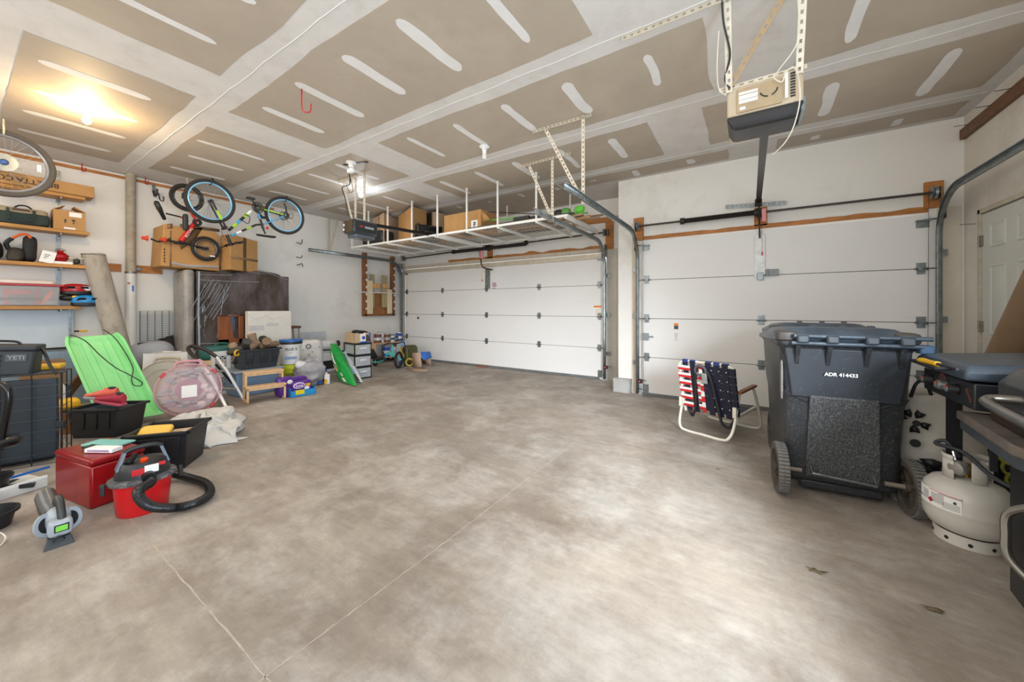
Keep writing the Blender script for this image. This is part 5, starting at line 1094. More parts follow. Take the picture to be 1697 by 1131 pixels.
MB().tube([PX(284, 436, xk + .01), PX(310, 441, xk + .012), PX(340, 442, xk + .012), PX(362, 443, xk + .01)], .02, 6).build('film_scrap', FILM, t, world=True)
for k in range(5): poly(xk + .005, [(271.5, 412 + k * 5), (273.5, 412 + k * 5), (273.5, 415 + k * 5), (271.5, 415 + k * 5)], mat('print_dark', '3a3027', .7), 'printed_mark', t, .002)
# second carton, set at an angle
t = thing('carton', 'cardboard box with tape cross set at an angle below the mountain bike', 'box', (-6.8, 2.6, zt))
p0 = PX(365, 445, -6.75); p1 = PX(382, 445, -6.45); p2 = PX(427, 441, -6.72)
zz = zt + .02; p0.z = p1.z = p2.z = zz; h = PX(382, 387, -6.45).z - zz
w2 = (p1 - p0); p3 = p2 - w2 * 1.0
T = lambda p, z: Vector((p.x, p.y, zz + z))
m = MB(); m.loft([[T(p0, 0), T(p1, 0), T(p2, 0), T(p3, 0)], [T(p0, h), T(p1, h - .01), T(p2, h - .02), T(p3, h)]]); m.build('carton_body', CARD, t, world=True, bev=.006)
mid = (p1 + p2) / 2; dd = (p2 - p1).normalized() * .03; ou = Vector((dd.y, -dd.x, 0)).normalized() * .003
m = MB(); m.loft([[T(mid - dd, 0) + ou, T(mid + dd, 0) + ou], [T(mid - dd, h - .01) + ou, T(mid + dd, h - .015) + ou]], cap=False); m.build('tape', TAPE, t, world=True, thick=.002)
m = MB(); qa, qb = T(p1, h * .32) + ou, T(p2, h * .33) + ou; m.add([qa, qb, qb + Vector((0, 0, .035)), qa + Vector((0, 0, .035))], [(0, 1, 2, 3)]); m.build('tape', TAPE, t, world=True, thick=.002)
# ---------------------------------------------------------------- things on the overhead racks
ZR = 2.435
def rbox(lab, u0, u1, vt, y0, y1, mm=CARD, nm='carton', h=None):
    a = PY(u0, vt, y0); b = PY(u1, vt, y0); z = min(a.z, 3.0) if h is None else ZR + h
    t = thing(nm, lab, 'box', ((a.x + b.x) / 2, (y0 + y1) / 2, ZR)); MB().box(a.x, b.x, y0, y1, ZR, z).build('carton_body', mm, t, world=True, bev=.004); return t, a.x, b.x, z
# box A: visible narrow left face + wide right face -> turned box; corner nearest at u=635
def cornerbox(lab, uL, uC, uR, vb, zt_, y, mm1=CARD, mm2=None, nm='carton'):
    C_ = PY(uC, vb, y); C_.z = ZR
    Lp = PY(uL, vb, y + .0); t = None
    return C_
t = thing('carton', 'tall cardboard box with red vertical lettering on the left overhead rack', 'box', (-5.4, 4.7, ZR))
p0 = PY(618, 400, 4.62); p1 = PY(636, 400, 4.42); p2 = PY(659, 395, 4.95)
for p in (p0, p1, p2): p.z = ZR
p3 = p0 + p2 - p1; h = 3.0 - ZR
m = MB(); m.loft([[p0, p1, p2, p3], [p + Vector((0, 0, h)) for p in (p0, p1, p2, p3)]]); m.build('carton_body', CARDL, t, world=True, bev=.004)
nx = (p1 - p0).normalized(); text('COSORI', .10, mat('print_red', '9c3a30', .6), t, frame_m((p0 + p1) / 2 + nx * .05 + Vector((0, 0, .38)) + Vector((nx.y, -nx.x, 0)) * .004, (0, 0, 1), Vector((-nx.x, -nx.y, 0))), 'printed_text', world=True)
c = (p0 + p1) / 2 + Vector((nx.y, -nx.x, 0)) * .003; m = MB(); m.add([c - nx * .05 + Vector((0, 0, .10)), c + nx * .09 + Vector((0, 0, .10)), c + nx * .09 + Vector((0, 0, .26)), c - nx * .05 + Vector((0, 0, .26))], [(0, 1, 2, 3)]); m.build('pale_label', mat('label_green', 'c9cfb4', .6), t, world=True, thick=.002)
t = thing('carton', 'tall plain cardboard box in the middle of the left overhead rack', 'box', (-4.8, 4.7, ZR))
p0 = PY(660, 400, 4.75); p1 = PY(683, 395, 4.40); p2 = PY(707, 395, 4.78)
for p in (p0, p1, p2): p.z = ZR
p3 = p0 + p2 - p1
m = MB(); m.loft([[p0, p1, p2, p3], [p + Vector((0, 0, .56)) for p in (p0, p1, p2, p3)]]); m.build('carton_body', CARD, t, world=True, bev=.004)
t = thing('black_case', 'dark rounded case on the left overhead rack behind the opener', 'case', (-5.9, 4.55, ZR)); MB().sq((-5.95, 4.55, ZR + .13), (.24, .16, .125), .4, .5).build('case_body', BLK, t, world=True, smooth=60); MB().sq((-6.25, 4.5, ZR + .08), (.1, .12, .08), .5, .6).build('case_pocket', BLK, t, world=True, smooth=60)
t, xa, xb, z = rbox('dark brown narrow box behind the rack post', 707, 716, 350, 4.9, 5.2, mat('brown_dark_card', '3e2c20', .6)); t, xa, xb, z = rbox('pale brown narrow box next to the dark narrow one', 715, 722, 351, 4.9, 5.2, CARDL)
# printer
t = thing('printer', 'black desktop printer at the right end of the left overhead rack', 'printer', (-4.25, 4.5, ZR))
a = PY(684, 392, 4.32); b = PY(716, 392, 4.62)
TP = frame_m((a.x + .04, 4.40, ZR), (b.x - a.x, .30, 0), (-.3, b.x - a.x, 0)); PW = .46
MB(TP).box(0, PW, 0, .34, 0, .10).build('base', BLK, t, world=True, bev=.01); MB(TP).box(0, PW, .04, .34, .10, .24).build('body', BLKG, t, world=True, bev=.02); MB(TP).box(-.004, .03, 0, .34, 0, .25).build('side_panel', BLKG, t, world=True, bev=.01)
MB(TP).box(.12, .36, -.01, .10, .10, .12).build('paper_tray', CHAR, t, world=True)
for k in range(5): MB(TP).bc((.2 + k * .045, .036, .225), (.018, .004, .006)).build('button', GREY, t, world=True)
t = thing('carton', 'small dark box at the end of the left overhead rack', 'box', (-3.9, 4.6, ZR)); MB().box(-4.02, -3.82, 4.55, 4.8, ZR, ZR + .16).build('carton_body', mat('brown_dark_card', '3e2c20', .6), t, world=True)
t, xa, xb, z = rbox('wide open cardboard box with a white F label on the right overhead rack', 736, 797, 358, 4.50, 4.95)
p = PY(786, 372, 4.495); MB().bc((p.x, 4.497, p.z), (.13, .003, .13)).build('white_label', PAPERW, t, world=True); text('F', .10, BLK, t, frame_m((p.x + .005, 4.494, p.z - .005), (1, 0, 0), (0, 0, 1)), 'printed_letter', world=True, bold=.004)
MB().add([(xb, 4.5, z), (xb + .17, 4.52, z - .18), (xb + .02, 4.52, z - .2)], [(0, 1, 2)]).build('open_flap', CARD, t, world=True, thick=.004)
p = [PY(u, v, 4.6) for u, v in ((782, 363), (800, 365), (830, 364), (855, 361), (872, 360))]
MB().tube(smoothpath(p), .013, 8).build('garden_hose', mat('hose_green', '6fbf5a', .45), label='bright green hose stretched along the right overhead rack', cat='hose')
p = [PY(u, v, 4.9) for u, v in ((800, 351), (850, 353), (885, 355), (925, 357))]
MB().tube(p, .006, 6).build('fishing_rod', IRON, label='thin dark rod lying above the green hose on the rack', cat='rod')
SK = [mat('ski_dark', '3b3a33', .4, var=.2), mat('ski_brown', '7c5a40', .4, var=.15), mat('ski_green', '5f9a48', .4), mat('ski_tan', 'a8835e', .45)]
for i, (y, xa, xb, k) in enumerate(((4.42, -3.7, -1.9, 0), (4.50, -3.6, -1.75, 2), (4.60, -3.5, -1.85, 0), (4.72, -3.3, -1.62, 1), (4.84, -3.2, -1.7, 3), (5.0, -3.9, -2.3, 1), (5.15, -3.8, -2.2, 0))):
    t = thing('ski', ['dark ski at the front edge of the right rack', 'green ski second from the front edge of the right rack', 'dark ski behind the green one on the right rack', 'brown ski in the middle of the right rack', 'tan ski behind the brown one on the right rack', 'brown ski near the back of the right rack', 'dark ski at the back edge of the right rack'][i], 'ski', ((xa + xb) / 2, y, ZR), group='skis on the right overhead rack')
    m = MB(); pts = []
    for q in range(12): f = q / 11; pts.append((xa + (xb - xa) * f, .035 if 1 < q < 10 else .028))
    m.prism([(x, -w_ ) for x, w_ in pts] + [(x, w_) for x, w_ in pts[::-1]], 0, .014, Matrix.Translation((0, y, ZR + .008))); m.build('blade', SK[k], t, world=True)
    MB().bc(((xa + xb) / 2 + .1, y, ZR + .05), (.26, .05, .05)).build('binding', BLK, t, world=True, bev=.01)
for i, (u, v, mm, lab) in enumerate(((926, 353, BLK, 'black ski boot part on the right rack'), (938, 352, SK[2], 'small bright green glove shape on the right rack'), (960, 350, mat('glove_green', '5fc23a', .5), 'bright green round grip at the right end of the rack'))):
    p = PY(u, v, 4.6); p.z = ZR + .10; MB().sq(p, (.07, .05, .05), .7, .7, amp=.02, seed=i).build('ski_gear', mm, label=lab, cat='gear', smooth=60)
for i, (u, v) in enumerate(((966, 354), (978, 358))):
    p = PY(u, v, 4.5 + .1 * i); MB().cyl(p - Vector((.5, 0, .03)), p, .02, 10).build('pole_grip', SK[3], label='tan pole end pointing right on the rack, ' + ('upper' if i == 0 else 'lower'), cat='pole')
# ================================================================ floor clutter, left side
def totebox(nm, lab, p0, p1, dep, h, body, rim=None, tap=.85, cat='tote', grooves=3, rimh=.022, lidm=None):
    t, W_ = fthing(nm, lab, cat, p0, p1)
    rim = rim or body; th = .006
    # open box: outer and inner walls
    def ring(w_, d_, z, off=0): return [Vector((W_ / 2 + a * w_ / 2, dep / 2 + b_ * d_ / 2, z)) for a, b_ in ((-1, -1), (1, -1), (1, 1), (-1, 1))]
    m = MB(); ht = h - .004
    m.loft([ring(W_ * tap, dep * tap, 0), ring(W_, dep, ht), ring(W_ - th * 2, dep - th * 2, ht), ring(W_ * tap - th * 2, dep * tap - th * 2, .01)], cap=True)
    m.build('tote_body', body, t, bev=.004)
    m = MB()
    for a in (0, 1):
        m.box(-.018, W_ + .018, -.018 + a * (dep + .012), .006 + a * (dep + .012), h - rimh, h); m.box(-.018 + a * (W_ + .012), .006 + a * (W_ + .012), -.018, dep + .018, h - rimh, h)
    m.build('rim', rim, t, bev=.004)
    for k in range(grooves):
        x = W_ * (k + 1) / (grooves + 1); T = frame_m((x, dep * (1 - tap) * .25 - .004, h * .5), (1, 0, 0), (0, -dep * (1 - tap) / 2, h))
        MB(T).prism([(-.045, h * .36), (.045, h * .36), (.028, -h * .2), (-.028, -h * .2)], -.004, .004).build('moulded_panel', body, t, bev=.003)
    return t, W_
# dog crate
A = PZ(103, 765); dr_ = Vector((-.30, -.954, 0)); B = A + dr_ * .80
t, W_ = fthing('dog_crate', 'black wire dog crate at the left edge holding dark plastic sheets', 'crate', B, A)
H_ = .70
m = MB()
for x in [W_ - .005 - .145 * k for k in range(6)]: m.tube([(x, 0, 0), (x, 0, H_)], .0045, 6)
for x in (W_, .0):
    for y in (0, .12, .25): m.tube([(x, y, 0), (x, y, H_)], .004, 6)
for z in (0, H_): m.tube([(0, 0, z), (W_, 0, z), (W_, .25, z), (0, .25, z)], .005, 6, closed=True)
m.build('frame', BLK, t)
m = MB()
for k in range(1, 8):
    z = H_ * k / 8; m.bar((0, -.003, z), (W_, -.003, z), .0035, .0035); m.bar((W_ + .002, 0, z), (W_ + .002, .25, z), .0035, .0035)
for k in range(1, 22): m.bar((W_ * k / 22, 0, H_), (W_ * k / 22, .25, H_), .003, .003)
for k in range(1, 6): m.bar((0, .25 * k / 6, H_ + .002), (W_, .25 * k / 6, H_ + .002), .003, .003)
m.build('wire_grid', mat('wire_dark', '4e555a', .4, .6), t, kind='stuff')
MB().bc((W_ - .01, -.012, .30), (.05, .014, .05)).build('latch', BLK, t, bev=.004); MB().tube([(W_ - .04, -.015, .25), (W_ + .015, -.02, .26), (W_ + .02, -.02, .32)], .005, 6).build('latch_rod', BLK, t)
SH = mat('crate_sheet', '232d36', .4, var=.15, scale=3)
MB().box(.02, W_ - .03, .03, .07, .04, H_ - .04).build('plastic_panel', SH, t, bev=.01)
MB().box(.02, W_ - .06, .10, .23, .01, H_ - .07).build('plastic_panel', SH, t, bev=.01)
CR = WMAT[t.name]
# cooler on the crate
TC = CR @ Matrix.Translation((W_ - .50, .06, H_ + .008)) @ Matrix.Rotation(R(4), 4, 'Y')
t = thing('cooler', 'small charcoal soft cooler with strap standing on the dog crate', 'cooler', TC.translation)
CF = mat('cooler_grey', '34383b', .6, var=.12, scale=8)
MB(TC).box(0, .34, 0, .20, 0, .20).build('body', CF, t, world=True, bev=.02); MB(TC).box(-.008, .35, -.008, .21, .195, .235).build('lid', CF, t, world=True, bev=.012)
MB(TC).tube(smoothpath([(.06, .08, .235), (.09, .08, .26), (.22, .08, .26), (.25, .08, .235)]), .009, 8).build('handle', BLK, t, world=True)
MB(TC).box(.205, .305, -.006, 0, .115, .17).build('badge', mat('badge_grey', '4a5054', .5), t, world=True)
text('YETI', .042, mat('badge_letters', '8b9093', .5), t, TC @ frame_m((.255, -.0075, .142), (1, 0, 0), (0, 0, 1)), 'lettering', world=True, bold=.0008)
for k in range(4): MB(TC).box(.135, .185, -.008, 0, .04 + .035 * k, .06 + .035 * k).build('webbing_loop', BLK, t, world=True, bev=.002)
MB(TC).tube(smoothpath([(.35, .1, .20), (.38, .06, .16), (.42, .02, .07), (.46, 0, .01)]), .012, 6).build('shoulder_strap', BLK, t, world=True)
TC2 = CR @ Matrix.Translation((W_ - .62, .24, H_ + .006))
t = thing('tool_case', 'flat yellow case lying on the dog crate behind the cooler', 'case', TC2.translation)
MB(TC2).box(0, .56, 0, .18, 0, .035).build('case_body', YEL, t, world=True, bev=.01); MB(TC2).box(.2, .3, -.008, 0, .006, .028).build('latch', BLK, t, world=True)
# yellow case between crate and tote, books behind
p = PD(114, 676, 3.55); t = thing('tool_case', 'rounded yellow case wedged between crate and black tote of shoes', 'case', (p.x, p.y, 0))
MB().sq((p.x, p.y, p.z + .03), (.10, .07, .06), .5, .5).build('case_body', YEL, t, world=True); MB().bc((p.x, p.y, p.z + .02), (.21, .15, .008)).build('seam', mat('yellow_dark', 'b8860c', .5), t, world=True)
MB().box(p.x - .1, p.x + .08, p.y - .06, p.y + .06, 0, p.z - .03).build('stand_box', mat('card_brown', 'a5713f', .7, var=.15), label='brown box under the rounded yellow case', cat='box')
for k, (col, lab) in enumerate((('e4e4e6', 'white thin binder standing right of the dog crate'), ('2c2f38', 'dark thin binder standing right of the dog crate'))):
    q = PD(106 + 5 * k, 640, 3.75); MB().bc((q.x, q.y, q.z - .12), (.15, .03, .26)).build('binder', mat('binder_' + col, col, .5), label=lab, cat='binder')
q = PD(122, 600, 4.0); MB().bar((q.x - .5, q.y - .1, .0), (q.x - .1, q.y + .2, q.z + .05), .12, .02).build('wooden_board', WOODD, label='tilted brown board behind the top right corner of the dog crate', cat='board')
MB().box(-6.75, -6.5, .42, .72, 0, .62).build('carton', mat('carton_dim', '8a6a48', .8, var=.1), label='brown box standing in the gap behind the black tote of shoes', cat='box')
# tote with shoes
t, W_ = totebox('storage_tote', 'black tote with pink running shoes on top, beside the dog crate', PZ(110, 729), PZ(194, 727), .30, .275, BLK)
TT = WMAT[t.name]
MB().box(.03, W_ - .03, .03, .27, .2, .255).build('clothes_fill', mat('fill_dark', '2c3550', .8, var=.4, scale=20), t, bev=.01)
def shoe(lab, T, L_, upper, sole, accent):
    t = thing('running_shoe', lab, 'shoe', T.translation, group='shoes on the black tote')
    n = 14; prof = []
    m = MB(T); rings = []
    for i in range(n + 1):
        f = i / n; x = L_ * f; w_ = .042 * (math.sin(PI * min(1, .12 + f * .86)) ** .45) * (1 if f < .6 else 1.08)
        h = .095 - .01 * f if f < .38 else .085 - .05 * (f - .38) / .42 if f < .8 else .035 - .012 * (f - .8) / .2
        rings.append([Vector((x, w_ * math.cos(a) * (1 if math.sin(a) < .2 else .8), .02 + max(0, h) * (math.sin(a) * .5 + .5))) for a in [2 * PI * k / 14 for k in range(14)]])
    m.loft(rings); m.build('upper', upper, t, world=True, smooth=60)
    m = MB(T); P_ = []
    for i in range(n + 1): f = i / n; P_.append((L_ * f * 1.02 - .004, .047 * (math.sin(PI * min(1, .14 + f * .82)) ** .4)))
    m.prism(P_ + [(x, -w_) for x, w_ in P_[::-1]], 0, .026, None); m.build('sole', sole, t, world=True, bev=.006)
    MB(T).sq((L_ * .17, 0, .112), (.035, .026, .012), nu=14, nv=6).build('collar_opening', BLK, t, world=True)
    for k in range(5): x = L_ * (.36 + .07 * k); MB(T).tube([(x, -.028, .092 - k * .009), (x + .006, 0, .106 - k * .009), (x, .028, .092 - k * .009)], .003, 5).build('lace', accent, t, world=True)
    for k in range(3): MB(T).tube([(L_ * (.30 + .09 * k), -.043, .04), (L_ * (.40 + .07 * k), -.040, .075)], .004, 5).build('side_stripe', accent, t, world=True)
    return t
shoe('coral running shoe with white laces and grey sole, behind the darker one', TT @ Matrix.Translation((W_ * .56, .20, .315)) @ Matrix.Rotation(R(184), 4, 'Z') @ Matrix.Rotation(R(-4), 4, 'Y'), .27, mat('shoe_coral', 'e86a56', .6, var=.08, scale=20), mat('sole_grey', 'a5a8ac', .6), WHT)
shoe('crimson running shoe with dark laces, front one on the black tote', TT @ Matrix.Translation((W_ * .93, .09, .278)) @ Matrix.Rotation(R(172), 4, 'Z') @ Matrix.Rotation(R(-8), 4, 'Y'), .29, mat('shoe_crimson', 'b52f45', .6, var=.1, scale=20), mat('sole_pink', 'c8566a', .6), mat('lace_dark', '5a1e28', .6))
# green sled
t = thing('plastic_sled', 'lime green plastic sled with black cord, leaning behind the totes', 'sled', (-5.7, .9, 0))
GS = mat('sled_green', '86d98a', .4, var=.05, scale=2, dirt_or_sheen='9be09a', dscale=2)
a0, a1 = PZ(166, 712, .02), PZ(269, 692, .02); b0, b1 = PX(100, 564, -6.05), PX(199, 556, -6.05)
SN = (a1 - a0).cross((b0 + b1) / 2 - (a0 + a1) / 2).normalized()
if SN.x < 0: SN = -SN
def sled(u, v):
    k = 1.0 if v < .92 else 1 - (v - .92) * 1.6
    uu = .5 + (u - .5) * k
    p = (a0.lerp(a1, uu)).lerp(b0.lerp(b1, uu), v); ax = abs(u - .5) * 2; z = 0
    if ax > .80: z = min(1, (ax - .80) / .09) * .06
    elif .45 < ax < .55 or .2 < ax < .26: z = .006
    if v < .10: z = max(z, (.10 - v) / .10 * .08)
    if v > .95: z = max(z, .03 * (v - .95) / .05)
    return p + SN * z
MB().grid(sled, 60, 30).build('sled_body', GS, t, world=True, smooth=50, thick=.008)
c1 = [PX(116, 558, -6.0), PX(140, 568, -5.95), PX(165, 592, -5.83), PX(190, 612, -5.73), PX(213, 624, -5.66), PX(233, 636, -5.58), PX(232, 642, -5.56), PX(220, 641, -5.57), PX(217, 630, -5.63), PX(219, 612, -5.72), PX(205, 585, -5.85), PX(188, 562, -5.97), PX(170, 549, -6.03)]
MB().tube(smoothpath([q + SN * .03 for q in c1], 6), .005, 6).build('cord', BLK, t, world=True)
# red metal box and the things on it
p0, p1 = Vector((-3.75, .372, 0)), Vector((-3.303, .46, 0))
t, W_ = fthing('metal_file_box', 'dark red enamelled metal box with rounded lid, behind the blower', 'box', p0, p1)
MB().box(0, W_, 0, .25, 0, .255).build('box_body', REDD, t, bev=.012); MB().box(-.004, W_ + .004, -.004, .254, .258, .298).build('lid', REDD, t, bev=.016, segs=4)
TR = WMAT[t.name]
t = thing('folder', 'pale teal plastic folder at the back of the red metal box', 'folder', TR @ Vector((.1, .18, .3))); m = MB(TR @ Matrix.Translation((.20, .17, .302)) @ Matrix.Rotation(R(18), 4, 'Z')); m.box(-.13, .13, -.05, .06, 0, .012); m.build('cover', mat('teal_plastic', '7fc0ba', .4), t, world=True, bev=.002)
MB(TR @ Matrix.Translation((.20, .10, .302)) @ Matrix.Rotation(R(10), 4, 'Z')).box(-.05, .05, -.028, .028, 0, .012).build('phone', BLKG, label='small black gadget between folder and white pack on the red box', cat='gadget', bev=.004)
t = thing('paper_pack', 'white narrow pack lying at the front of the red metal box', 'box', TR @ Vector((.3, .08, .3))); m = MB(TR @ Matrix.Translation((.34, .10, .302)) @ Matrix.Rotation(R(20), 4, 'Z')); m.box(-.09, .09, -.032, .032, 0, .024); m.build('pack_body', PAPERW, t, world=True, bev=.002); MB(TR @ Matrix.Translation((.34, .10, .302)) @ Matrix.Rotation(R(20), 4, 'Z')).box(-.07, .07, -.0325, -.032, .006, .018).build('printed_line', mat('print_lilac', 'a98fb0', .6), t, world=True)
# tote with yellow envelope
t, W_ = totebox('storage_tote', 'open black tote with a yellow padded envelope, behind the red vacuum', Vector((-3.76, .69, 0)), Vector((-3.535, .975, 0)), .34, .29, BLK)
TT = WMAT[t.name]
m = MB(TT @ Matrix.Translation((.11, .13, .215)) @ Matrix.Rotation(R(35), 4, 'X')); m.sq((0, 0, .04), (.10, .10, .02), .5, .3, amp=.012, seed=4); m.build('padded_envelope', mat('envelope_yellow', 'e3b44a', .6, var=.06), label='yellow padded envelope sticking out of the open black tote', cat='envelope', smooth=60)
MB(TT @ Matrix.Translation((.25, .18, .215)) @ Matrix.Rotation(R(10), 4, 'Z')).box(-.07, .07, -.11, .11, 0, .02).build('cardboard_sheet', CARDL, label='brown cardboard piece lying in the open black tote', cat='cardboard', bev=.002)
MB(TT @ Matrix.Translation((.24, .15, .237)) @ Matrix.Rotation(R(50), 4, 'Z')).box(-.05, .05, -.012, .012, 0, .006).build('paper_slip', PAPERW, label='small white slip on the cardboard in the black tote', cat='paper')
# drop cloth
def cloth(u, v):
    x = -5.05 + 1.15 * u; y = 1.12 + .50 * v + .10 * math.sin(u * 5); e = max(0, 1 - (abs(u - .5) * 2) ** 4) * max(0, 1 - (abs(v - .5) * 2) ** 4)
    rx = noise.noise(Vector((u * 4, v * 5, 3))) * .16; ry = noise.noise(Vector((u * 4, v * 5, 8))) * .16
    h = e * (.085 + .10 * abs(noise.noise(Vector((u * 5, v * 6, 1)))) + .05 * abs(noise.noise(Vector((u * 13, v * 11, 5)))))
    return Vector((x + rx, y + ry, .006 + h))
MB().grid(cloth, 80, 50).build('drop_cloth', mat('cloth_white', 'cdcbc6', .85, var=.04, bump=.2, bscale=30), label='crumpled white drop cloth on the floor behind the black tote', cat='cloth', smooth=80, thick=.004)
# shop vacuum
VX, VY = -3.05, .635
t = thing('shop_vacuum', 'small red and black shop vacuum with a looped black hose', 'vacuum', (VX, VY, 0), R(84))
VR = mat('vac_red', 'cf1a20', .3, var=.05)
def el(prof, sx=1.05, sy=.9): 
    return [[Vector((r * sx * math.cos(a), r * sy * math.sin(a), z)) for a in [2 * PI * k / 32 for k in range(32)]] for r, z in prof]
MB().loft(el([(.10, 0), (.108, .01), (.122, .19), (.122, .195)])).build('tank', VR, t, smooth=50)
MB().loft(el([(.125, .188), (.142, .192), (.145, .205), (.14, .215), (.11, .222)])).build('rim', mat('rim_dusty', '4f5052', .6, var=.25, scale=30, dirt_or_sheen='a8a49c', dscale=25), t, smooth=40)
MB().loft(el([(.118, .215), (.112, .25), (.098, .30), (.092, .305), (.08, .295), (.05, .30)])).build('motor_head', mat('vac_black', '202225', .4, var=.1, dirt_or_sheen='6a6762', dscale=40, dlo=.58, dhi=.8), t, smooth=45)
for s in (-1, 1): MB().loft([[Vector((s * .115, y, .27)) for y in (-.035, .035)] + [Vector((s * .10, y, .27)) for y in (.035, -.035)], [Vector((s * .085, y, .365)) for y in (-.02, .02)] + [Vector((s * .07, y, .365)) for y in (.02, -.02)]]).build('handle_post', mat('post_bluegrey', '5d6772', .4), t)
MB().tube(smoothpath([(-.08, 0, .36), (-.04, 0, .378), (.04, 0, .38), (.08, 0, .362)]), .014, 10).build('handle', BLK, t)
MB().cyl((.0, -.04, .298), (.0, -.045, .318), .018, 14).build('power_switch', mat('switch_orange', 'e0451c', .4), t)
MB().tube([(-.05, .0, .31), (-.03, .02, .335), (-.07, -.03, .305)], .014, 8).build('nozzle', BLK, t)
MB().bc((-.03, -.104, .262), (.055, .008, .035)).build('badge', RED, t, bev=.002); MB().bc((.025, -.106, .268), (.06, .008, .045)).build('badge_label', PAPERW, t, bev=.002); MB().bc((.07, -.098, .285), (.03, .008, .018)).build('badge', RED, t)
for s in (-1, 1): MB().bc((s * .165, -.02, .185), (.02, .04, .06)).build('side_clip', BLK, t, bev=.004)
p = WMAT[t.name] @ Vector((.01, -.115, .225))
MB().cyl(WMAT[t.name] @ Vector((.01, -.09, .232)), p + Vector((.02, 0, 0)), .03, 16).build('hose_port', BLK, t, world=True)
hp = smoothpath([p, p + Vector((.045, 0, -.02)), PD(229, 815, 1.99), PD(237, 832, 2.0), PD(256, 841, 2.06), PZ(290, 842, .035), PZ(325, 834, .035), PZ(348, 818, .035), PZ(340, 801, .035), PZ(312, 792, .035), PZ(280, 784, .06), PZ(262, 782, .12)], 22)
rs = [.0225 + (.003 if i % 2 else 0) for i in range(len(hp))]; MB().tube(hp, rs, 14).build('hose', mat('hose_black', '1b1c1e', .35), t, world=True, smooth=60)
# leaf blower
t = thing('leaf_blower', 'grey cordless leaf blower with green patches lying on the floor, front left', 'blower', (-3.06, .315, 0), R(88)); BLOW = t
GB, GD, GN = mat('blower_grey', 'a4acb3', .4), mat('blower_dark', '3c3d3d', .35, var=.15), mat('patch_green', '7fd04a', .4)
MB().tube([(-.05, .26, .20), (-.035, .14, .15), (-.02, .06, .13)], [.062, .064, .055], 20).build('blower_tube', mat('tube_smoke', '5a5a58', .25, var=.15, scale=12), t)
MB().sq((0, .02, .11), (.075, .08, .075), .8, .8).build('housing', GB, t)
for s in (-1, 1):
    T = frame_m((s * .075, .0, .11), (0, 1, .0), (0, .0, 1)) @ Matrix.Rotation(R(0), 4, 'Z')
    T = frame_m((s * .07, -.01, .10), (.75 * s, -.3, .1), (0, .35, 1))
    MB(T).lathe([(.045, -.012), (.068, -.014), (.07, .0), (.068, .012), (.045, .012)], 26, closed=True).build('intake_ring', GB, t); MB(T).lathe([(0, .0), (.046, .0), (.046, .006), (0, .01)], 22).build('intake_mesh', BLK, t)
MB().tube(smoothpath([(-.005, .06, .20), (0, .03, .235), (.005, -.03, .23), (.01, -.09, .16), (.01, -.11, .11)]), .026, 12).build('handle', GD, t)
MB().bc((-.0, .05, .232), (.035, .03, .02)).build('green_patch', GN, t, bev=.004); MB().bc((-.07, .12, .13), (.03, .03, .04)).build('green_patch', GN, t, bev=.004)
MB().sq((.0, -.10, .10), (.07, .045, .05), .5, .5).build('battery_housing', GB, t); MB().bc((.005, -.148, .105), (.065, .012, .032)).build('battery', GN, t, bev=.003); MB().bc((.005, -.143, .105), (.08, .012, .045)).build('battery_frame', BLK, t, bev=.003)
m = MB(); m.loft([[Vector((x, y, .0)) for x, y in ((-.095, -.17), (.075, -.17), (.06, -.05), (-.07, -.05))], [Vector((x, y, .045)) for x, y in ((-.07, -.12), (.055, -.12), (.05, -.04), (-.06, -.04))]]); m.build('foot', mat('foot_dark', '3a4046', .5), t, bev=.006)
MB().tube(arc((-.01, -.15, .03), .03, 10, 170, 8), .005, 6).build('foot_rib', BLK, t)
BLOW.scale = (.62, .82, .84)
# white panel on the floor
t, W_ = fthing('floor_panel', 'flat white panel with a yellow warning sticker, on the floor by the crate', 'panel', PZ(-60, 850), PZ(80, 806))
MB().box(0, W_, 0, .30, 0, .055).build('panel_body', mat('panel_offwhite', 'd5d4d0', .5, var=.05), t, bev=.004); MB().box(0, W_, .0, .02, .055, .075).build('front_lip', WHT, t, bev=.003)
MB().box(W_ - .30, W_ - .18, .05, .12, .056, .058).build('warning_sticker', YEL, t); m = MB(); m.prism([(-.02, -.012), (.02, -.012), (0, .02)], 0, .001, Matrix.Translation((W_ - .24, .083, .0585))); m.build('warning_triangle', BLK, t)
MB().box(W_ - .12, W_ + .1, .22, .245, .056, .066).build('blue_strap', BLUE, t)
# things cut by the left edge
t = thing('office_chair', 'black glossy chair arm and pad, cut off by the left edge', 'chair', (-3.3, -.10, 0))
q = [PD(-8, 635, 2.3), PD(10, 642, 2.3), PD(14, 665, 2.3), PD(6, 710, 2.3), PD(0, 745, 2.3)]
MB().tube(smoothpath(q), .02, 12).build('arm', BLKG, t, world=True); q0 = PD(-14, 735, 2.3); MB().sq(q0, (.10, .12, .04), .7, .7).build('arm_pad', BLKG, t, world=True)
MB().cyl((q0.x, q0.y, .06), (q0.x, q0.y, q0.z), .03, 12).build('column', BLK, t, world=True)
for k in range(5): a = 2 * PI * k / 5; MB().bar((q0.x, q0.y, .07), (q0.x + .17 * math.cos(a), q0.y + .17 * math.sin(a), .045), .03, .025).build('base_arm', BLK, t, world=True)
for (u, v, rr, hh, lab) in ((-26, 830, .10, .14, 'black round tub at the left edge beside the white panel'), (-22, 878, .10, .09, 'lower black round dish at the left edge in front')):
    c = PZ(u, v); t = thing('plastic_tub', lab, 'tub', c); MB().lathe([(0, .004), (rr * .8, .0), (rr, hh), (rr + .012, hh), (rr + .012, hh - .014), (rr - .006, hh - .012), (rr * .78, .012), (0, .012)], 30).build('tub_body', BLK, t, smooth=40)
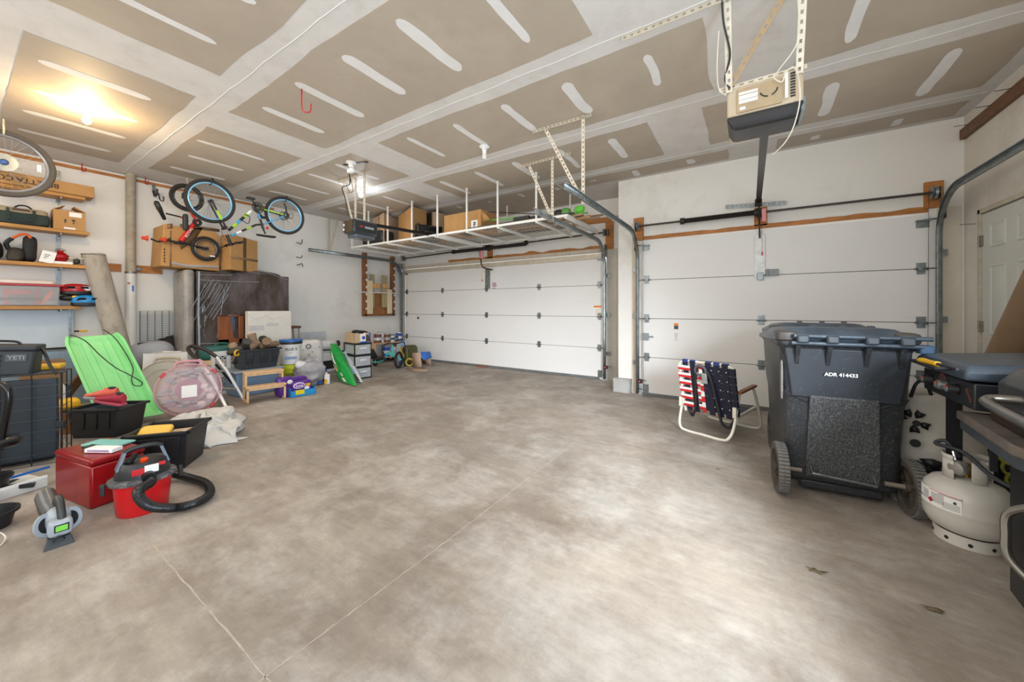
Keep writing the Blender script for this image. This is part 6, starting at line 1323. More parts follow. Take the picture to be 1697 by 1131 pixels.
MB().tube(smoothpath([PZ(-12, 880, .02), PZ(4, 885, .02), PZ(9, 893, .01), PZ(0, 905, .006), PZ(-14, 908, .006)]), .003, 6).build('wire_rack', WHTM, label='end of a thin white wire at the left edge of the floor', cat='wire')
# ---------------------------------------------------------------- round wreath boxes
def roundbox(lab, c, yaw, lean, Rr, th, body, edge, clips):
    t = thing('round_storage_box', lab, 'box', (c[0], c[1], 0))
    T = Matrix.Translation((c[0], c[1], Rr * math.cos(lean) + .01)) @ Matrix.Rotation(yaw, 4, 'Z') @ Matrix.Rotation(lean, 4, 'X') @ Matrix.Rotation(R(90), 4, 'X')
    # local z of T points to viewer
    MB(T).lathe([(0, -th / 2), (Rr * .86, -th / 2), (Rr * .96, -th / 4), (Rr, 0), (Rr * .96, th / 4), (Rr * .88, th / 2), (Rr * .62, th / 2), (Rr * .58, th / 2 - .012), (Rr * .55, th / 2), (0, th / 2)], 48).build('shell', body, t, world=True, smooth=40)
    MB(T).torus((0, 0, 0), (0, 0, 1), Rr, .009, 48, 6).build('seam_rim', edge, t, world=True)
    MB(T).tube(smoothpath([(-.12, Rr * .93, 0), (-.09, Rr * 1.10, 0), (.09, Rr * 1.10, 0), (.12, Rr * .93, 0)]), .016, 8).build('handle', edge, t, world=True)
    for a in clips: MB(T @ Matrix.Rotation(R(a), 4, 'Z')).bc((Rr * 1.0, 0, 0), (.03, .06, .05)).build('red_clip', RED, t, world=True, bev=.006)
    return t, T
PK = mat('pink_clear', 'e2b6bf', .25, var=.05, alpha=.26); PKE = mat('pink_edge', 'd09aa2', .3, alpha=.85); BG = mat('beige_clear', 'c4bfae', .25, var=.05, alpha=.45); BGE = mat('beige_edge', 'b5a58f', .3, alpha=.85)
cA = PZ(317, 690); va = math.atan2(cA.y, cA.x) - PI / 2
t, T = roundbox('round pink translucent storage box with grey leaves and a white label', cA + Vector((-.06, 0, 0)), va, R(-10), .285, .15, PK, PKE, (40, 140, -45))
lv = mat('leaf_grey', '97a6a8', .6, var=.15); lw = mat('bow_white', 'ddd0c8', .6)
for k in range(46):
    a = rnd.uniform(60, 300) if k % 4 else rnd.uniform(0, 360); rr = rnd.uniform(.13, .24); MB(T).sq((rr * math.cos(R(a)), rr * math.sin(R(a)), rnd.uniform(-.02, .045)), (rnd.uniform(.02, .04), rnd.uniform(.012, .022), .008), .8, .8, nu=8, nv=5).build('stored_leaf', lv, t, world=True, smooth=60)
for x, y in ((.16, -.02), (.18, -.10), (.10, -.17), (.13, .02)): MB(T).sq((x, y, .03), (.04, .035, .02), .8, .8, amp=.01, nu=12, nv=8).build('white_bow', lw, t, world=True, smooth=60)
MB(T).lathe([(0, -.03), (.12, -.03), (.12, -.02), (0, -.02)], 30).build('pink_backing', mat('pink_back', 'b3808c', .5), t, world=True)
MB(T).box(-.065, .065, -.085, .045, .078, .080).build('paper_label', PAPERW, t, world=True)
cB = PZ(276, 676); va = math.atan2(cB.y, cB.x) - PI / 2
roundbox('round beige translucent storage box behind the pink one', cB + Vector((-.05, 0, 0)), va - R(18), R(-12), .28, .13, BG, BGE, ())
# ---------------------------------------------------------------- white hamper, pillow, black bag, wire shelf
p0, p1 = PD(237, 668, 4.75), PD(312, 655, 4.95); p0.z = p1.z = 0
t, W_ = fthing('fabric_hamper', 'white wrinkled fabric hamper behind the round boxes', 'hamper', p0, p1)
m = MB(); hh = .62
def hpf(s, u, v):
    P4 = [(0, 0), (W_, 0), (W_, .38), (0, .38)]; a = P4[s]; b_ = P4[(s + 1) % 4]; x = a[0] + (b_[0] - a[0]) * u; y = a[1] + (b_[1] - a[1]) * u
    k = .012 * noise.noise(Vector((x * 9, y * 9, v * 3))) + .02 * noise.noise(Vector((x * 4, y * 4, v * 2 + 4))); return Vector((x + k, y + k, v * hh + .02 * math.sin(u * PI) * -v))
for s in range(4): m.grid(lambda u, v, s=s: hpf(s, u, v), 14, 14)
m.grid(lambda u, v: Vector((W_ * u, .38 * v, hh - .03 + .02 * noise.noise(Vector((u * 5, v * 5, 0))))), 12, 12); m.build('fabric', mat('hamper_white', 'dedcd8', .8, var=.04, bump=.2, bscale=20), t, smooth=80)
c = PD(250, 583, 5.16); t = thing('pillow', 'grey speckled pillow slumped on top behind the white hamper', 'pillow', (c.x, c.y, c.z - .3))
MB().sq((c.x, c.y, c.z - .06), (.20, .26, .20), .8, .7, amp=.03, seed=6).build('cushion', mat('heather_grey', 'a9abb0', .9, var=.1, scale=60), t, world=True, smooth=70); q = PD(236, 570, 5.02); MB().bc(q, (.02, .09, .03)).build('black_tag', BLK, t, world=True)
MB().box(c.x - .2, c.x + .2, c.y - .22, c.y + .22, 0, c.z - .23).build('carton', CARDL, label='pale box carrying the grey pillow against the wall', cat='box')
c = PD(284, 572, 5.42); MB().sq(c + Vector((0, 0, -.03)), (.12, .20, .15), .8, .7, amp=.07, seed=9).build('black_bag', mat('black_fabric', '1a1817', .7, var=.2, bump=.3, bscale=12), label='black crumpled bag between grey pillow and wire shelf', cat='bag', smooth=70)
MB().box(c.x - .15, c.x + .12, c.y - .15, c.y + .18, 0, c.z - .16).build('carton', CARD, label='box under the black crumpled bag', cat='box')
a, b = PX(232, 516, -7.14), PX(303, 600, -7.14)
t = thing('wire_shelf', 'grey wire shelf panel standing upright against the left wall', 'shelf', (-7.14, (a.y + b.y) / 2, b.z - .3))
zb = b.z - .55; m = MB(); m.tube([(-7.14, a.y, a.z), (-7.14, b.y, a.z), (-7.14, b.y, zb), (-7.14, a.y, zb)], .008, 6, closed=True)
for k in range(1, 6): y = a.y + (b.y - a.y) * k / 6; m.tube([(-7.14, y, a.z), (-7.14, y, zb)], .006, 6)
m.build('frame', mat('wire_grey', '7c8286', .4, .5), t, world=True)
m = MB(); n = int((a.z - zb) / .026)
for k in range(n): z = a.z - .026 * k; m.bar((-7.13, a.y, z), (-7.13, b.y, z), .006, .006)
m.build('cross_wires', mat('wire_grey', '7c8286', .4, .5), t, world=True, kind='stuff')
for k, (u, lab) in enumerate(((306, 'left'), (312, 'middle'), (317, 'right'))):
    a = PX(u, 549, -6.78); MB().bc((a.x, a.y, a.z / 2), (.03, .035, a.z)).build('metal_rail', mat('rail_alu', 'c3c6c9', .3, .6), label='silver metal rail standing by the wrapped sofa, %s of three' % lab, cat='rail', group='silver rails beside the sofa')
# ---------------------------------------------------------------- folding step ladder
t = thing('step_ladder', 'white folding step ladder with a black curved handle behind the round box', 'ladder', (-5.6, 1.9, 0))
WR_ = mat('ladder_white', 'e4e4e4', .35, .2)
f1, f2 = PZ(381, 687), PZ(405, 664); k1, k2 = PD(313, 585, 4.6), PD(356, 588, 4.85)
s1, s2 = PD(330, 597, 4.55), PD(359, 592, 4.83)
MB().tube(smoothpath([s1, PD(318, 588, 4.62), PD(312, 578, 4.68), PD(320, 574, 4.75), PD(340, 580, 4.8), s2]), .022, 10).build('handle', mat('grip_brown', '2c231f', .5), t, world=True)
MB().tube([s1, PD(345, 617, 4.45), f1], .017, 8).build('rail', WR_, t, world=True); MB().tube([s2, PD(376, 615, 4.72), f2], .017, 8).build('rail', WR_, t, world=True)
for v0, u0 in ((617, 362), (648, 381)):
    a = s1.lerp(f1, 0); fa = (v0 - 597) / (687 - 597); fb = (v0 - 592) / (664 - 592); A_ = s1.lerp(f1, fa * .95 + .0); B_ = s2.lerp(f2, fb * .95); mid = (A_ + B_) / 2
    mid.z = (A_.z + B_.z) / 2; m = MB(frame_m((mid.x, mid.y, mid.z), B_ - A_, Vector((-(B_ - A_).y, (B_ - A_).x, 0)))); m.bc((0, .06, 0), ((B_ - A_).length, .16, .025)); m.build('step', mat('step_grey', 'a9aaa6', .5, .3), t, world=True, bev=.004)
r1, r2 = f1 + Vector((-.38, .12, 0)), f2 + Vector((-.38, .12, 0)); MB().tube([s1 + Vector((-.03, 0, -.1)), r1], .014, 8).build('rear_leg', BLK, t, world=True); MB().tube([s2 + Vector((-.03, 0, -.1)), r2], .014, 8).build('rear_leg', BLK, t, world=True)
for q in (f1, f2): MB().cyl(q, q + Vector((-.01, 0, .03)), .021, 10).build('foot', BLK, t, world=True)
# ---------------------------------------------------------------- lattice crate, teal case, box under
p0, p1 = Vector((-6.25, 2.0, 0)), Vector((-6.25, 2.36, 0))
def lattice(nm, lab, p0, p1, dep, h, mm):
    t, W_ = fthing(nm, lab, 'crate', p0, p1)
    for (q0, q1) in (((0, 0), (W_, 0)), ((W_, 0), (W_, dep)), ((W_, dep), (0, dep)), ((0, dep), (0, 0))):
        q0 = Vector((*q0, 0)); q1 = Vector((*q1, 0)); L_ = (q1 - q0).length; T = frame_m(q0, q1 - q0, (0, 0, 1)); m = MB(T)
        m.box(0, L_, 0, .04, -.004, .004); m.box(0, L_, h - .07, h, -.006, .006); m.box(0, .025, 0, h, -.005, .005); m.box(L_ - .025, L_, 0, h, -.005, .005); m.box(L_ / 2 - .02, L_ / 2 + .02, 0, h, -.005, .005)
        s = .055; n = int((L_ + h) / s) + 1
        for k in range(-n, n):
            for sg in (1, -1):
                x0 = k * s; pts = []
                y0_, y1_ = .03, h - .06; xa = x0; xb = x0 + sg * (y1_ - y0_)
                lo, hi = 0.0, 1.0
                dx = xb - xa
                if dx > 0: lo = max(lo, (0 - xa) / dx); hi = min(hi, (L_ - xa) / dx)
                else: lo = max(lo, (L_ - xa) / dx); hi = min(hi, (0 - xa) / dx)
                if hi - lo > .02: m.bar((xa + dx * lo, y0_ + (y1_ - y0_) * lo, 0), (xa + dx * hi, y0_ + (y1_ - y0_) * hi, 0), .011, .006)
        m.build('lattice_side', mm, t)
    return t
lattice('lattice_crate', 'lower white plastic lattice crate, behind the step ladder', p0, p1, .3, .30, WHT)
lattice('lattice_crate', 'upper white plastic lattice crate, behind the step ladder', p0 + Vector((0, 0, .302)), p1 + Vector((0, 0, .302)), .3, .30, WHT)
c = PD(358, 582, 5.22); t = thing('tool_case', 'dark green plastic case with a handle in front of the wrapped sofa', 'case', (c.x, c.y, c.z - .1))
TG = mat('case_green', '1f5a50', .4); T = Matrix.Translation(c) @ Matrix.Rotation(R(80), 4, 'Z')
MB(T).sq((0, 0, -.02), (.19, .08, .10), .4, .4).build('case_body', TG, t, world=True, smooth=50); MB(T).tube(smoothpath([(-.02, -.0, .07), (.03, 0, .105), (.12, 0, .10), (.17, 0, .05)]), .014, 8).build('handle', TG, t, world=True)
MB(T).box(-.16, .10, -.08, .10, -.19, -.12).build('wood_block', PINE, label='pale board stack under the dark green case', cat='board', bev=.003)
MB(T).box(-.20, .02, -.06, .1, -c.z, -.20).build('carton', PAPERW, label='white printed carton under the boards and green case', cat='box', bev=.003)
# ---------------------------------------------------------------- blue-grey bin with lid, black tote with boots, stool
p0, p1 = Vector((-5.75, 2.09, 0)), Vector((-5.76, 2.67, 0))
t, W_ = fthing('storage_bin', 'blue-grey lidded bin under the black tote of boots', 'bin', p0, p1)
MB().box(0, W_, 0, .42, 0, .33, tap=.88).build('bin_body', mat('bin_bluegrey', '7690ad', .45, var=.05), t, bev=.02); MB().box(-.03, W_ + .03, -.03, .45, .325, .355).build('lid', mat('lid_greyblue', '9098a0', .45, var=.05), t, bev=.012)
TB_ = WMAT[t.name]
a = Vector((-5.83, 2.15, .36)); b = Vector((-5.80, 2.66, .36))
t, W2 = totebox('storage_tote', 'black ribbed tote full of boots on top of the blue-grey bin', a, b, .32, .27, mat('tote_slate', '30353b', .45, var=.06))
TB2 = WMAT[t.name]
for x in (.13, .30, .45):
    if x < W2 - .05: MB(frame_m((x, -.002, .12), (1, 0, 0), (0, -.08, 1))).tube([(-.05, .10, 0), (-.035, -.05, 0), (-.02, -.06, 0), (-.01, .02, 0), (.005, .03, 0), (.02, -.05, 0), (.035, -.06, 0), (.05, .10, 0)], .003, 5).build('moulded_rib', BLK, t)
MB().box(.03, W2 - .03, .03, .29, .15, .25).build('dark_fill', mat('fill_black', '22201e', .8, var=.3, scale=15, bump=.5, bscale=15), t, bev=.02)
SU = mat('suede_tan', '9a8068', .85, var=.12, scale=10, bump=.2, bscale=25)
def boot(lab, T, mm, s=1.0, shaft=True):
    t = thing('boot', lab, 'boot', T.translation, group='boots heaped in the black tote'); m = MB(T)
    rings = []
    for f, w_, h0, h1 in ((0, .03, .0, .05), (.1, .04, 0, .09), (.3, .042, 0, .10), (.5, .042, 0, .085), (.75, .046, 0, .06), (.92, .04, 0, .05), (1, .02, .01, .035)):
        rings.append([Vector((f * .26 * s, w_ * math.cos(a), (h0 + h1) / 2 + (h1 - h0) / 2 * math.sin(a))) * 1.0 for a in [2 * PI * k / 12 for k in range(12)]])
    m.loft(rings)
    if shaft: m.tube([(.06 * s, 0, .05), (.055 * s, 0, .12), (.03 * s, 0, .20)], [.045, .046, .058], 14)
    m.build('upper', mm, t, world=True, smooth=60); MB(T).prism([(0, -.03), (.1, -.035), (.2, -.042), (.265 * s, -.02), (.265 * s, .02), (.2, .042), (.1, .035), (0, .03)], -.012, .008).build('sole', mat('boot_sole', '3c352e', .7), t, world=True)
def TBm(x, y, z, rz, ry=0, rx=0): return TB2 @ Matrix.Translation((x, y, z)) @ Matrix.Rotation(R(rz), 4, 'Z') @ Matrix.Rotation(R(ry), 4, 'Y') @ Matrix.Rotation(R(rx), 4, 'X')
boot('upright tan suede boot at the right of the heap', TBm(W2 * .66, .16, .33, 180, 35), SU)
boot('tan boot lying on its side at the right rim', TBm(W2 * .55, .10, .28, 5, -8, 60), mat('suede_brown', '7d6752', .85, var=.12, bump=.2, bscale=25))
boot('dark grey rubber boot in the middle of the heap', TBm(W2 * .35, .15, .27, 170, 10, -50), mat('boot_dark', '3f3f3a', .6, var=.15))
boot('tan boot with toe down at the left rim', TBm(W2 * .10, .12, .25, 100, 60), SU, .8)
boot('black boot at the back of the heap', TBm(W2 * .55, .25, .25, 20, -5, 40), mat('boot_black', '201e1c', .6))
q = TB2 @ Vector((-.02, 0, .24)); MB().torus(q, (.6, .3, 0), .035, .012, 18, 8).build('yellow_ring', YEL, label='yellow ring hooked on the left rim of the tote of boots', cat='ring')
p0, p1 = PZ(409, 671), PZ(474, 661)
t, W_ = fthing('step_stool', 'small light pine two-step stool in front of the blue-grey bin', 'stool', p0, p1)
hgt = zat(p0, 617) - 0; s_ = .024
hgt = .36; D_ = .30; dh = .19
for x in (0, W_ - s_):
    MB().box(x, x + s_, 0, s_, 0, dh).build('front_leg', PINE, t, bev=.002)
    MB().loft([[Vector((x, D_ - .03, 0)), Vector((x + s_, D_ - .03, 0)), Vector((x + s_, D_, 0)), Vector((x, D_, 0))], [Vector((x, D_ - .06, hgt)), Vector((x + s_, D_ - .06, hgt)), Vector((x + s_, D_ - .03, hgt)), Vector((x, D_ - .03, hgt))]]).build('rear_leg', PINE, t, bev=.002)
    MB().loft([[Vector((x, .12, 0.17)), Vector((x + s_, .12, .17)), Vector((x + s_, .145, .17)), Vector((x, .145, .17))], [Vector((x, .125, hgt)), Vector((x + s_, .125, hgt)), Vector((x + s_, .15, hgt)), Vector((x, .15, hgt))]]).build('middle_leg', PINE, t, bev=.002)
    MB().box(x, x + s_, 0, D_, .0, .028).build('foot_rail', PINE, t, bev=.002)
    MB().box(x, x + s_, 0, D_, dh - .03, dh).build('side_rail', PINE, t, bev=.002)
MB().box(-.006, W_ + .006, -.006, .15, dh, dh + .018).build('lower_tread', PINE, t, bev=.002); MB().box(-.004, W_ + .004, .11, D_ - .01, hgt, hgt + .018).build('upper_tread', PINE, t, bev=.002)
MB().box(s_, W_ - s_, 0, .018, dh - .03, dh).build('apron', PINE, t, bev=.002); MB().box(s_, W_ - s_, .122, .14, hgt - .03, hgt).build('apron', PINE, t, bev=.002)
# mattress-like white carton by the sofa
a, b = PX(407, 516, -6.5), PX(478, 572, -6.5)
t = thing('flat_carton', 'white square flat box standing in front of the wrapped sofa', 'box', (-6.45, (a.y + b.y) / 2, 0))
MB().box(-6.52, -6.40, a.y, b.y, .0, a.z).build('carton_body', mat('carton_white', 'ded8cf', .7, var=.03), t, world=True, bev=.008)
for (u0, v0, u1, v1) in ((412, 540, 438, 548), (442, 536, 462, 540)): qa, qb = PX(u0, v0, -6.397), PX(u1, v1, -6.397); MB().box(-6.4, -6.398, qa.y, qb.y, qb.z, qa.z).build('faint_print', mat('print_faint', 'c9c5c4', .7), t, world=True)
for k in range(4): qa = PX(410 + 14 * k, 520 + (k % 2) * 8, -6.395); qb = PX(424 + 14 * k, 530 - (k % 2) * 6, -6.395); MB().tube([qa, qb], .003, 4).build('crease', WHT, t, world=True)
# tall narrow wood-topped stool behind
a, b = PX(480, 541, -6.75), PX(494, 541, -6.75)
t = thing('plant_stand', 'narrow stand with a brown top and thin pale legs right of the white flat box', 'stand', (-6.75, (a.y + b.y) / 2, 0))
MB().box(-6.95, -6.70, a.y - .06, b.y + .03, a.z - .04, a.z).build('top', WOODD, t, world=True, bev=.004)
for x in (-6.72, -6.93):
    for y, dy in ((a.y, -.02), (b.y, .05)): MB().bar((x, y, a.z - .04), (x + .03, y + dy, 0), .022, .022).build('leg', mat('leg_pale', 'b5aca0', .6), t, world=True)
# ---------------------------------------------------------------- buckets
def bucket(lab, c, r0, r1, h, z0, mm, lid=None, liph=None, label_=None):
    t = thing('bucket', lab, 'bucket', (c.x, c.y, z0))
    MB().lathe([(0, 0), (r0, 0), (r0 + (r1 - r0) * .8, h * .8), (r1 + .006, h * .8), (r1 + .006, h * .86), (r1, h * .87), (r1, h), (r1 - .005, h), (r0 - .004, .01), (0, .01)], 30).build('bucket_body', mm, t, smooth=40)
    if lid: MB().lathe([(0, h + .016), (r1 - .01, h + .016), (r1 + .014, h + .02), (r1 + .014, h - .008), (r1 + .002, h - .01)], 30).build('lid', lid, t, smooth=40); MB().lathe([(r1 + .008, h - .012), (r1 + .012, h - .02), (r1 + .008, h - .05), (r1 + .001, h - .05)], 30).build('black_ring', BLK, t, smooth=40)
    va = math.atan2(-c.y, -c.x)
    MB().tube([(r1 * 1.02 * math.cos(va + PI / 2), r1 * 1.02 * math.sin(va + PI / 2), h * .84), (r1 * .85 * math.cos(va + .8), r1 * .85 * math.sin(va + .8), h * .62), (r1 * 1.0 * math.cos(va), r1 * 1.0 * math.sin(va), h * .50), (r1 * .85 * math.cos(va - .8), r1 * .85 * math.sin(va - .8), h * .62), (r1 * 1.02 * math.cos(va - PI / 2), r1 * 1.02 * math.sin(va - PI / 2), h * .84)], .003, 5).build('bail_handle', GALV, t)
    return t, va
cb = PZ(482, 640) + Vector((-.12, .06, 0))
bh_ = .33
t, va = bucket('chartreuse yellow bucket under the white one', cb, .125, .15, bh_, 0, mat('bucket_yellow', 'd6da22', .4))
MB().add([(.152 * math.cos(va + a) , .152 * math.sin(va + a), z) for a in (-.5, 0, .5) for z in (.10, .2)], [(0, 2, 3, 1), (2, 4, 5, 3)]).build('printed_label', mat('label_olive', '7f8222', .6), t)
t, va = bucket('white paint bucket with a blue lid stacked on the yellow bucket', cb, .13, .15, .36, bh_ + .005, WHT, BLUE)
r_ = .1405; T = Matrix.Rotation(va, 4, 'Z'); text('PLUS 3', .055, BLK, t, T @ frame_m((r_ + .006, 0, .235), (0, 1, 0), (0.03, 0, 1)), 'printed_text', bold=.001)
MB().add([T @ Vector(p) for p in ((r_ * .93, -.08, .08), (r_ * .985, .0, .08), (r_ * .93, .08, .08), (r_ * .93, -.08, .12), (r_ * .995, 0, .12), (r_ * .93, .08, .12))], [(0, 1, 4, 3), (1, 2, 5, 4)]).build('blue_print', mat('print_blue', '8ea2c8', .6), t)
# white printed sack, white tub and small things behind
def sack(nm, lab, c, d, mm, seed, amp=.03, fr=4, cat='bag', rz=0, tilt=0, e=.5):
    t = thing(nm, lab, cat, (c[0], c[1], 0)); T = Matrix.Translation((c[0], c[1], d[2])) @ Matrix.Rotation(rz, 4, 'Z') @ Matrix.Rotation(tilt, 4, 'Y')
    MB(T).sq((0, 0, 0), d, e, e, amp=amp, fr=fr, seed=seed, nu=32, nv=22).build('sack_body', mm, t, world=True, smooth=70); return t, T
c = PZ(515, 628) + Vector((-.2, .1, 0))
t, T = sack('paper_sack', 'tall white paper sack printed with black marks behind the bucket', c, (.15, .20, .33), mat('sack_white', 'd9d6d2', .6, var=.04), 3, .02, rz=R(-28))
for i, (y, z, s_) in enumerate(((-.03, .22, .035), (.10, -.02, .02), (.10, -.14, .02), (-.02, .08, .012), (.03, .12, .012), (-.08, .0, .012), (.02, -.06, .03), (.14, .20, .012), (-.11, .16, .01), (.0, -.2, .014))):
    MB(T).torus((.155, y, z), (1, 0, 0), s_, s_ * .18, 14, 5).build('printed_mark', BLK, t, world=True)
c = PZ(537, 625) + Vector((-.55, .35, 0)); t = thing('white_cabinet', 'white plastic cabinet-like box with a dark opening behind the green bag', 'box', c)
MB().box(-.16, .16, -.25, .25, 0, .36).build('cabinet_body', WHT, t, bev=.02); MB().box(.155, .165, -.18, .18, .06, .22).build('dark_opening', BLK, t, bev=.004); MB().box(-.14, .12, -.2, .2, .36, .40).build('top_tray', mat('grey_film', 'bfc1c4', .4), t, bev=.01)
MB().sq((c.x, c.y + .02, .50), (.14, .20, .10), .7, .7, amp=.03, seed=8).build('plastic_bag', mat('bag_white', 'dcdcde', .4), label='white crumpled plastic bag on the white cabinet box', cat='bag', smooth=60)
MB().sq((c.x + .05, c.y + .22, .52), (.05, .03, .06), .8, .8).build('oddment', BLK, label='small black pouch lying right of the white plastic bag', cat='oddment')  # black hat-like item, not identified
a, b = PX(498, 552, -7.15), PX(540, 585, -7.15); MB().box(-7.19, -7.15, a.y, b.y, .2, a.z).build('grey_panel', mat('panel_grey', 'c6c8cc', .5), label='pale grey panel leaning on the wall above the white sacks', cat='panel', bev=.003)
# crumpled grey and white bag
c = PZ(512, 640) + Vector((-.05, .05, 0)); t, T = sack('feed_bag', 'crumpled grey-white bag with dark blue print in front of the white sack', c, (.16, .22, .20), mat('foil_bag', 'a7a5a9', .35, var=.15, scale=6, dirt_or_sheen='4a4e78', dscale=5, dlo=.55, dhi=.6), 11, .05, fr=11, rz=R(-28), e=.8)
MB(T).sq((-.0, -.12, .14), (.10, .10, .07), .8, .8, amp=.04, seed=5).build('folded_top', mat('bag_white', 'dcdcde', .4), t, world=True, smooth=70)
# blue tray of purple packs
p0, p1 = PZ(482, 660), PZ(523, 653)
t, W_ = fthing('diaper_tray', 'bright blue cardboard tray holding purple packs, right of the stool', 'tray', p0, p1)
TBL = mat('tray_blue', '2493d6', .5); m = MB(); m.box(0, W_, 0, .006, 0, .085); m.box(0, .006, 0, .25, 0, .12); m.box(W_ - .006, W_, 0, .25, 0, .10); m.box(0, W_, .244, .25, 0, .12); m.box(0, W_, 0, .25, 0, .006); m.build('tray', TBL, t)
TT = WMAT[t.name]
PU = mat('purple_film', '5a2a8a', .3, var=.15, scale=8)
for i, (x, y, z, lab) in enumerate(((W_ * .5, .09, .11, 'front purple pack in the blue tray with an oval emblem'), (W_ * .45, .19, .15, 'rear purple pack in the blue tray'))):
    q = thing('diaper_pack', lab, 'pack', TT @ Vector((x, y, .01))); MB(TT).sq((x, y, z), (W_ * .42, .055, .10), .4, .4, amp=.012, seed=i).build('pack_body', PU, q, world=True, smooth=60)
    if i == 0:
        MB(TT).sq((W_ * .36, .028, .145), (.075, .006, .042)).build('white_oval', PAPERW, q, world=True); MB(TT).sq((W_ * .36, .024, .145), (.064, .006, .032)).build('purple_oval', mat('emblem_purple', '8a4fc0', .4), q, world=True)
        text('Luvs', .05, PAPERW, q, TT @ frame_m((W_ * .36, .016, .143), (1, 0, 0), (0, 0, 1)), 'lettering', world=True, bold=.001); MB(TT).bc((W_ * .72, .03, .145), (.06, .006, .035)).build('yellow_print', YEL, q, world=True); MB(TT).sq((W_ * .68, .03, .10), (.035, .008, .025)).build('white_print', PAPERW, q, world=True)
MB(TT).bc((W_ * .36, -.003, .06), (.11, .004, .06)).build('price_sticker', mat('sticker_yellow', 'f0d80e', .5), t, world=True)
q = thing('diaper_pack', 'purple pack lying on the floor left of the blue tray, behind the stool', 'pack', TT @ Vector((-.1, .1, 0))); MB(TT).sq((-.03, .16, .14), (.10, .07, .14), .5, .5, amp=.03, seed=5).build('pack_body', PU, q, world=True, smooth=60); MB(TT).sq((.02, .09, .2), (.035, .008, .03)).build('white_oval', PAPERW, q, world=True)
# blue scoop, red thing, bottle
a, b = PZ(529, 637, .02), PD(540, 612, depth(PZ(529, 637)) + .1); MB().bar(a, b, .05, .02).build('blue_handle', BLUE, label='blue flat plastic handle leaning left of the white bottle', cat='handle', bev=.006)
c = PZ(536, 634) + Vector((-.05, .05, 0)); MB().sq((c.x, c.y, .09), (.05, .05, .09), .7, .7, amp=.02, seed=2).build('red_bag', RED, label='small red bag behind the white and yellow bottle', cat='bag', smooth=60)
c = PZ(542, 637); t = thing('bottle', 'white jug with a yellow label on the floor left of the green bag', 'bottle', c, math.atan2(c.y, c.x) + PI / 2 + PI)
MB().box(-.04, .04, -.03, .03, 0, .16).build('jug', PAPERW, t, bev=.012); MB().cyl((-.01, 0, .16), (-.01, 0, .19), .017, 14).build('cap', WHT, t); MB().box(-.041, .012, -.031, .031, .01, .09).build('yellow_label', YEL, t, bev=.01)
# green bag
GRB = mat('bag_green', '1f9e45', .22, var=.12, scale=5, dirt_or_sheen='2a6a30', dscale=4, dlo=.6, dhi=.75)
def leanbag(nm, lab, base_l, base_r, top, wtop, th, mm, seed, marks=()):
    t = thing(nm, lab, 'bag', (base_l + base_r) / 2); c0 = (base_l + base_r) / 2; xv = (base_r - base_l); W_ = xv.length; xv.normalize(); yv = (top - c0); L_ = yv.length; yv.normalize(); nv = xv.cross(yv).normalized()
    if nv.dot(Vector((-c0.x, -c0.y, HC))) < 0: nv = -nv
    def f(sg):
        def g(u, v):
            w_ = W_ * (1 - v) + wtop * v if v > .15 else W_ * (.8 + v * 1.33); w_ = (W_ + (wtop - W_) * v ** 1.6)
            bul = th * (4 * u * (1 - u)) ** .5 * (4 * (v * .92 + .04) * (1 - (v * .92 + .04))) ** .4
            k = noise.noise(Vector((u * 4 + seed, v * 6, sg))) * .025
            return c0 + xv * (u - .5) * w_ + yv * L_ * v + nv * (sg * bul + k * (bul / th + .2))
        return g
    m = MB(); m.grid(f(1), 24, 30); m.grid(f(-1), 24, 30); m.build('bag_body', mm, t, world=True, smooth=70)
    g = f(1)
    for (u0, v0, u1, v1, mk) in marks:
        m = MB(); m.grid(lambda a, b: g(u0 + (u1 - u0) * a, v0 + (v1 - v0) * b) + nv * .004, 6, 6); m.build('printed_panel', mk, t, world=True, smooth=70)
    return t
bl, br = PZ(562, 632) , PZ(591, 641); zc_ = depth(bl)
leanbag('feed_bag', 'shiny green plastic bag with torn top leaning in front of the drawers', bl + Vector((0, 0, .01)), br + Vector((0, 0, .01)), PD(553, 570, zc_ + .35), .14, .09, GRB, 2,
        ((.55, .05, .68, .14, PAPERW), (.58, .18, .70, .26, PAPERW), (.35, .28, .5, .42, mat('print_tan', 'c8a878', .5)), (.45, .45, .52, .78, PAPERW), (.1, .3, .3, .34, PAPERW), (.1, .38, .3, .42, PAPERW)))
bl, br = PZ(577, 634), PZ(594, 637)
leanbag('feed_bag', 'white bag with a panda picture leaning between green bag and drawers', bl + Vector((-.05, .08, .01)), br + Vector((0, .08, .01)), PD(569, 580, zc_ + .45), .16, .07, mat('bag_picture', 'd5d8da', .35, dirt_or_sheen='8fb6d8', dscale=4, dlo=.5, dhi=.6), 7,
        ((.1, .02, .9, .22, mat('print_earth', '5f5348', .5)), (.1, .24, .9, .42, mat('print_skyblue', '9cc0dd', .5)), (.25, .78, .75, .84, BLK), (.2, .9, .4, .97, BLK), (.6, .9, .8, .97, BLK)))
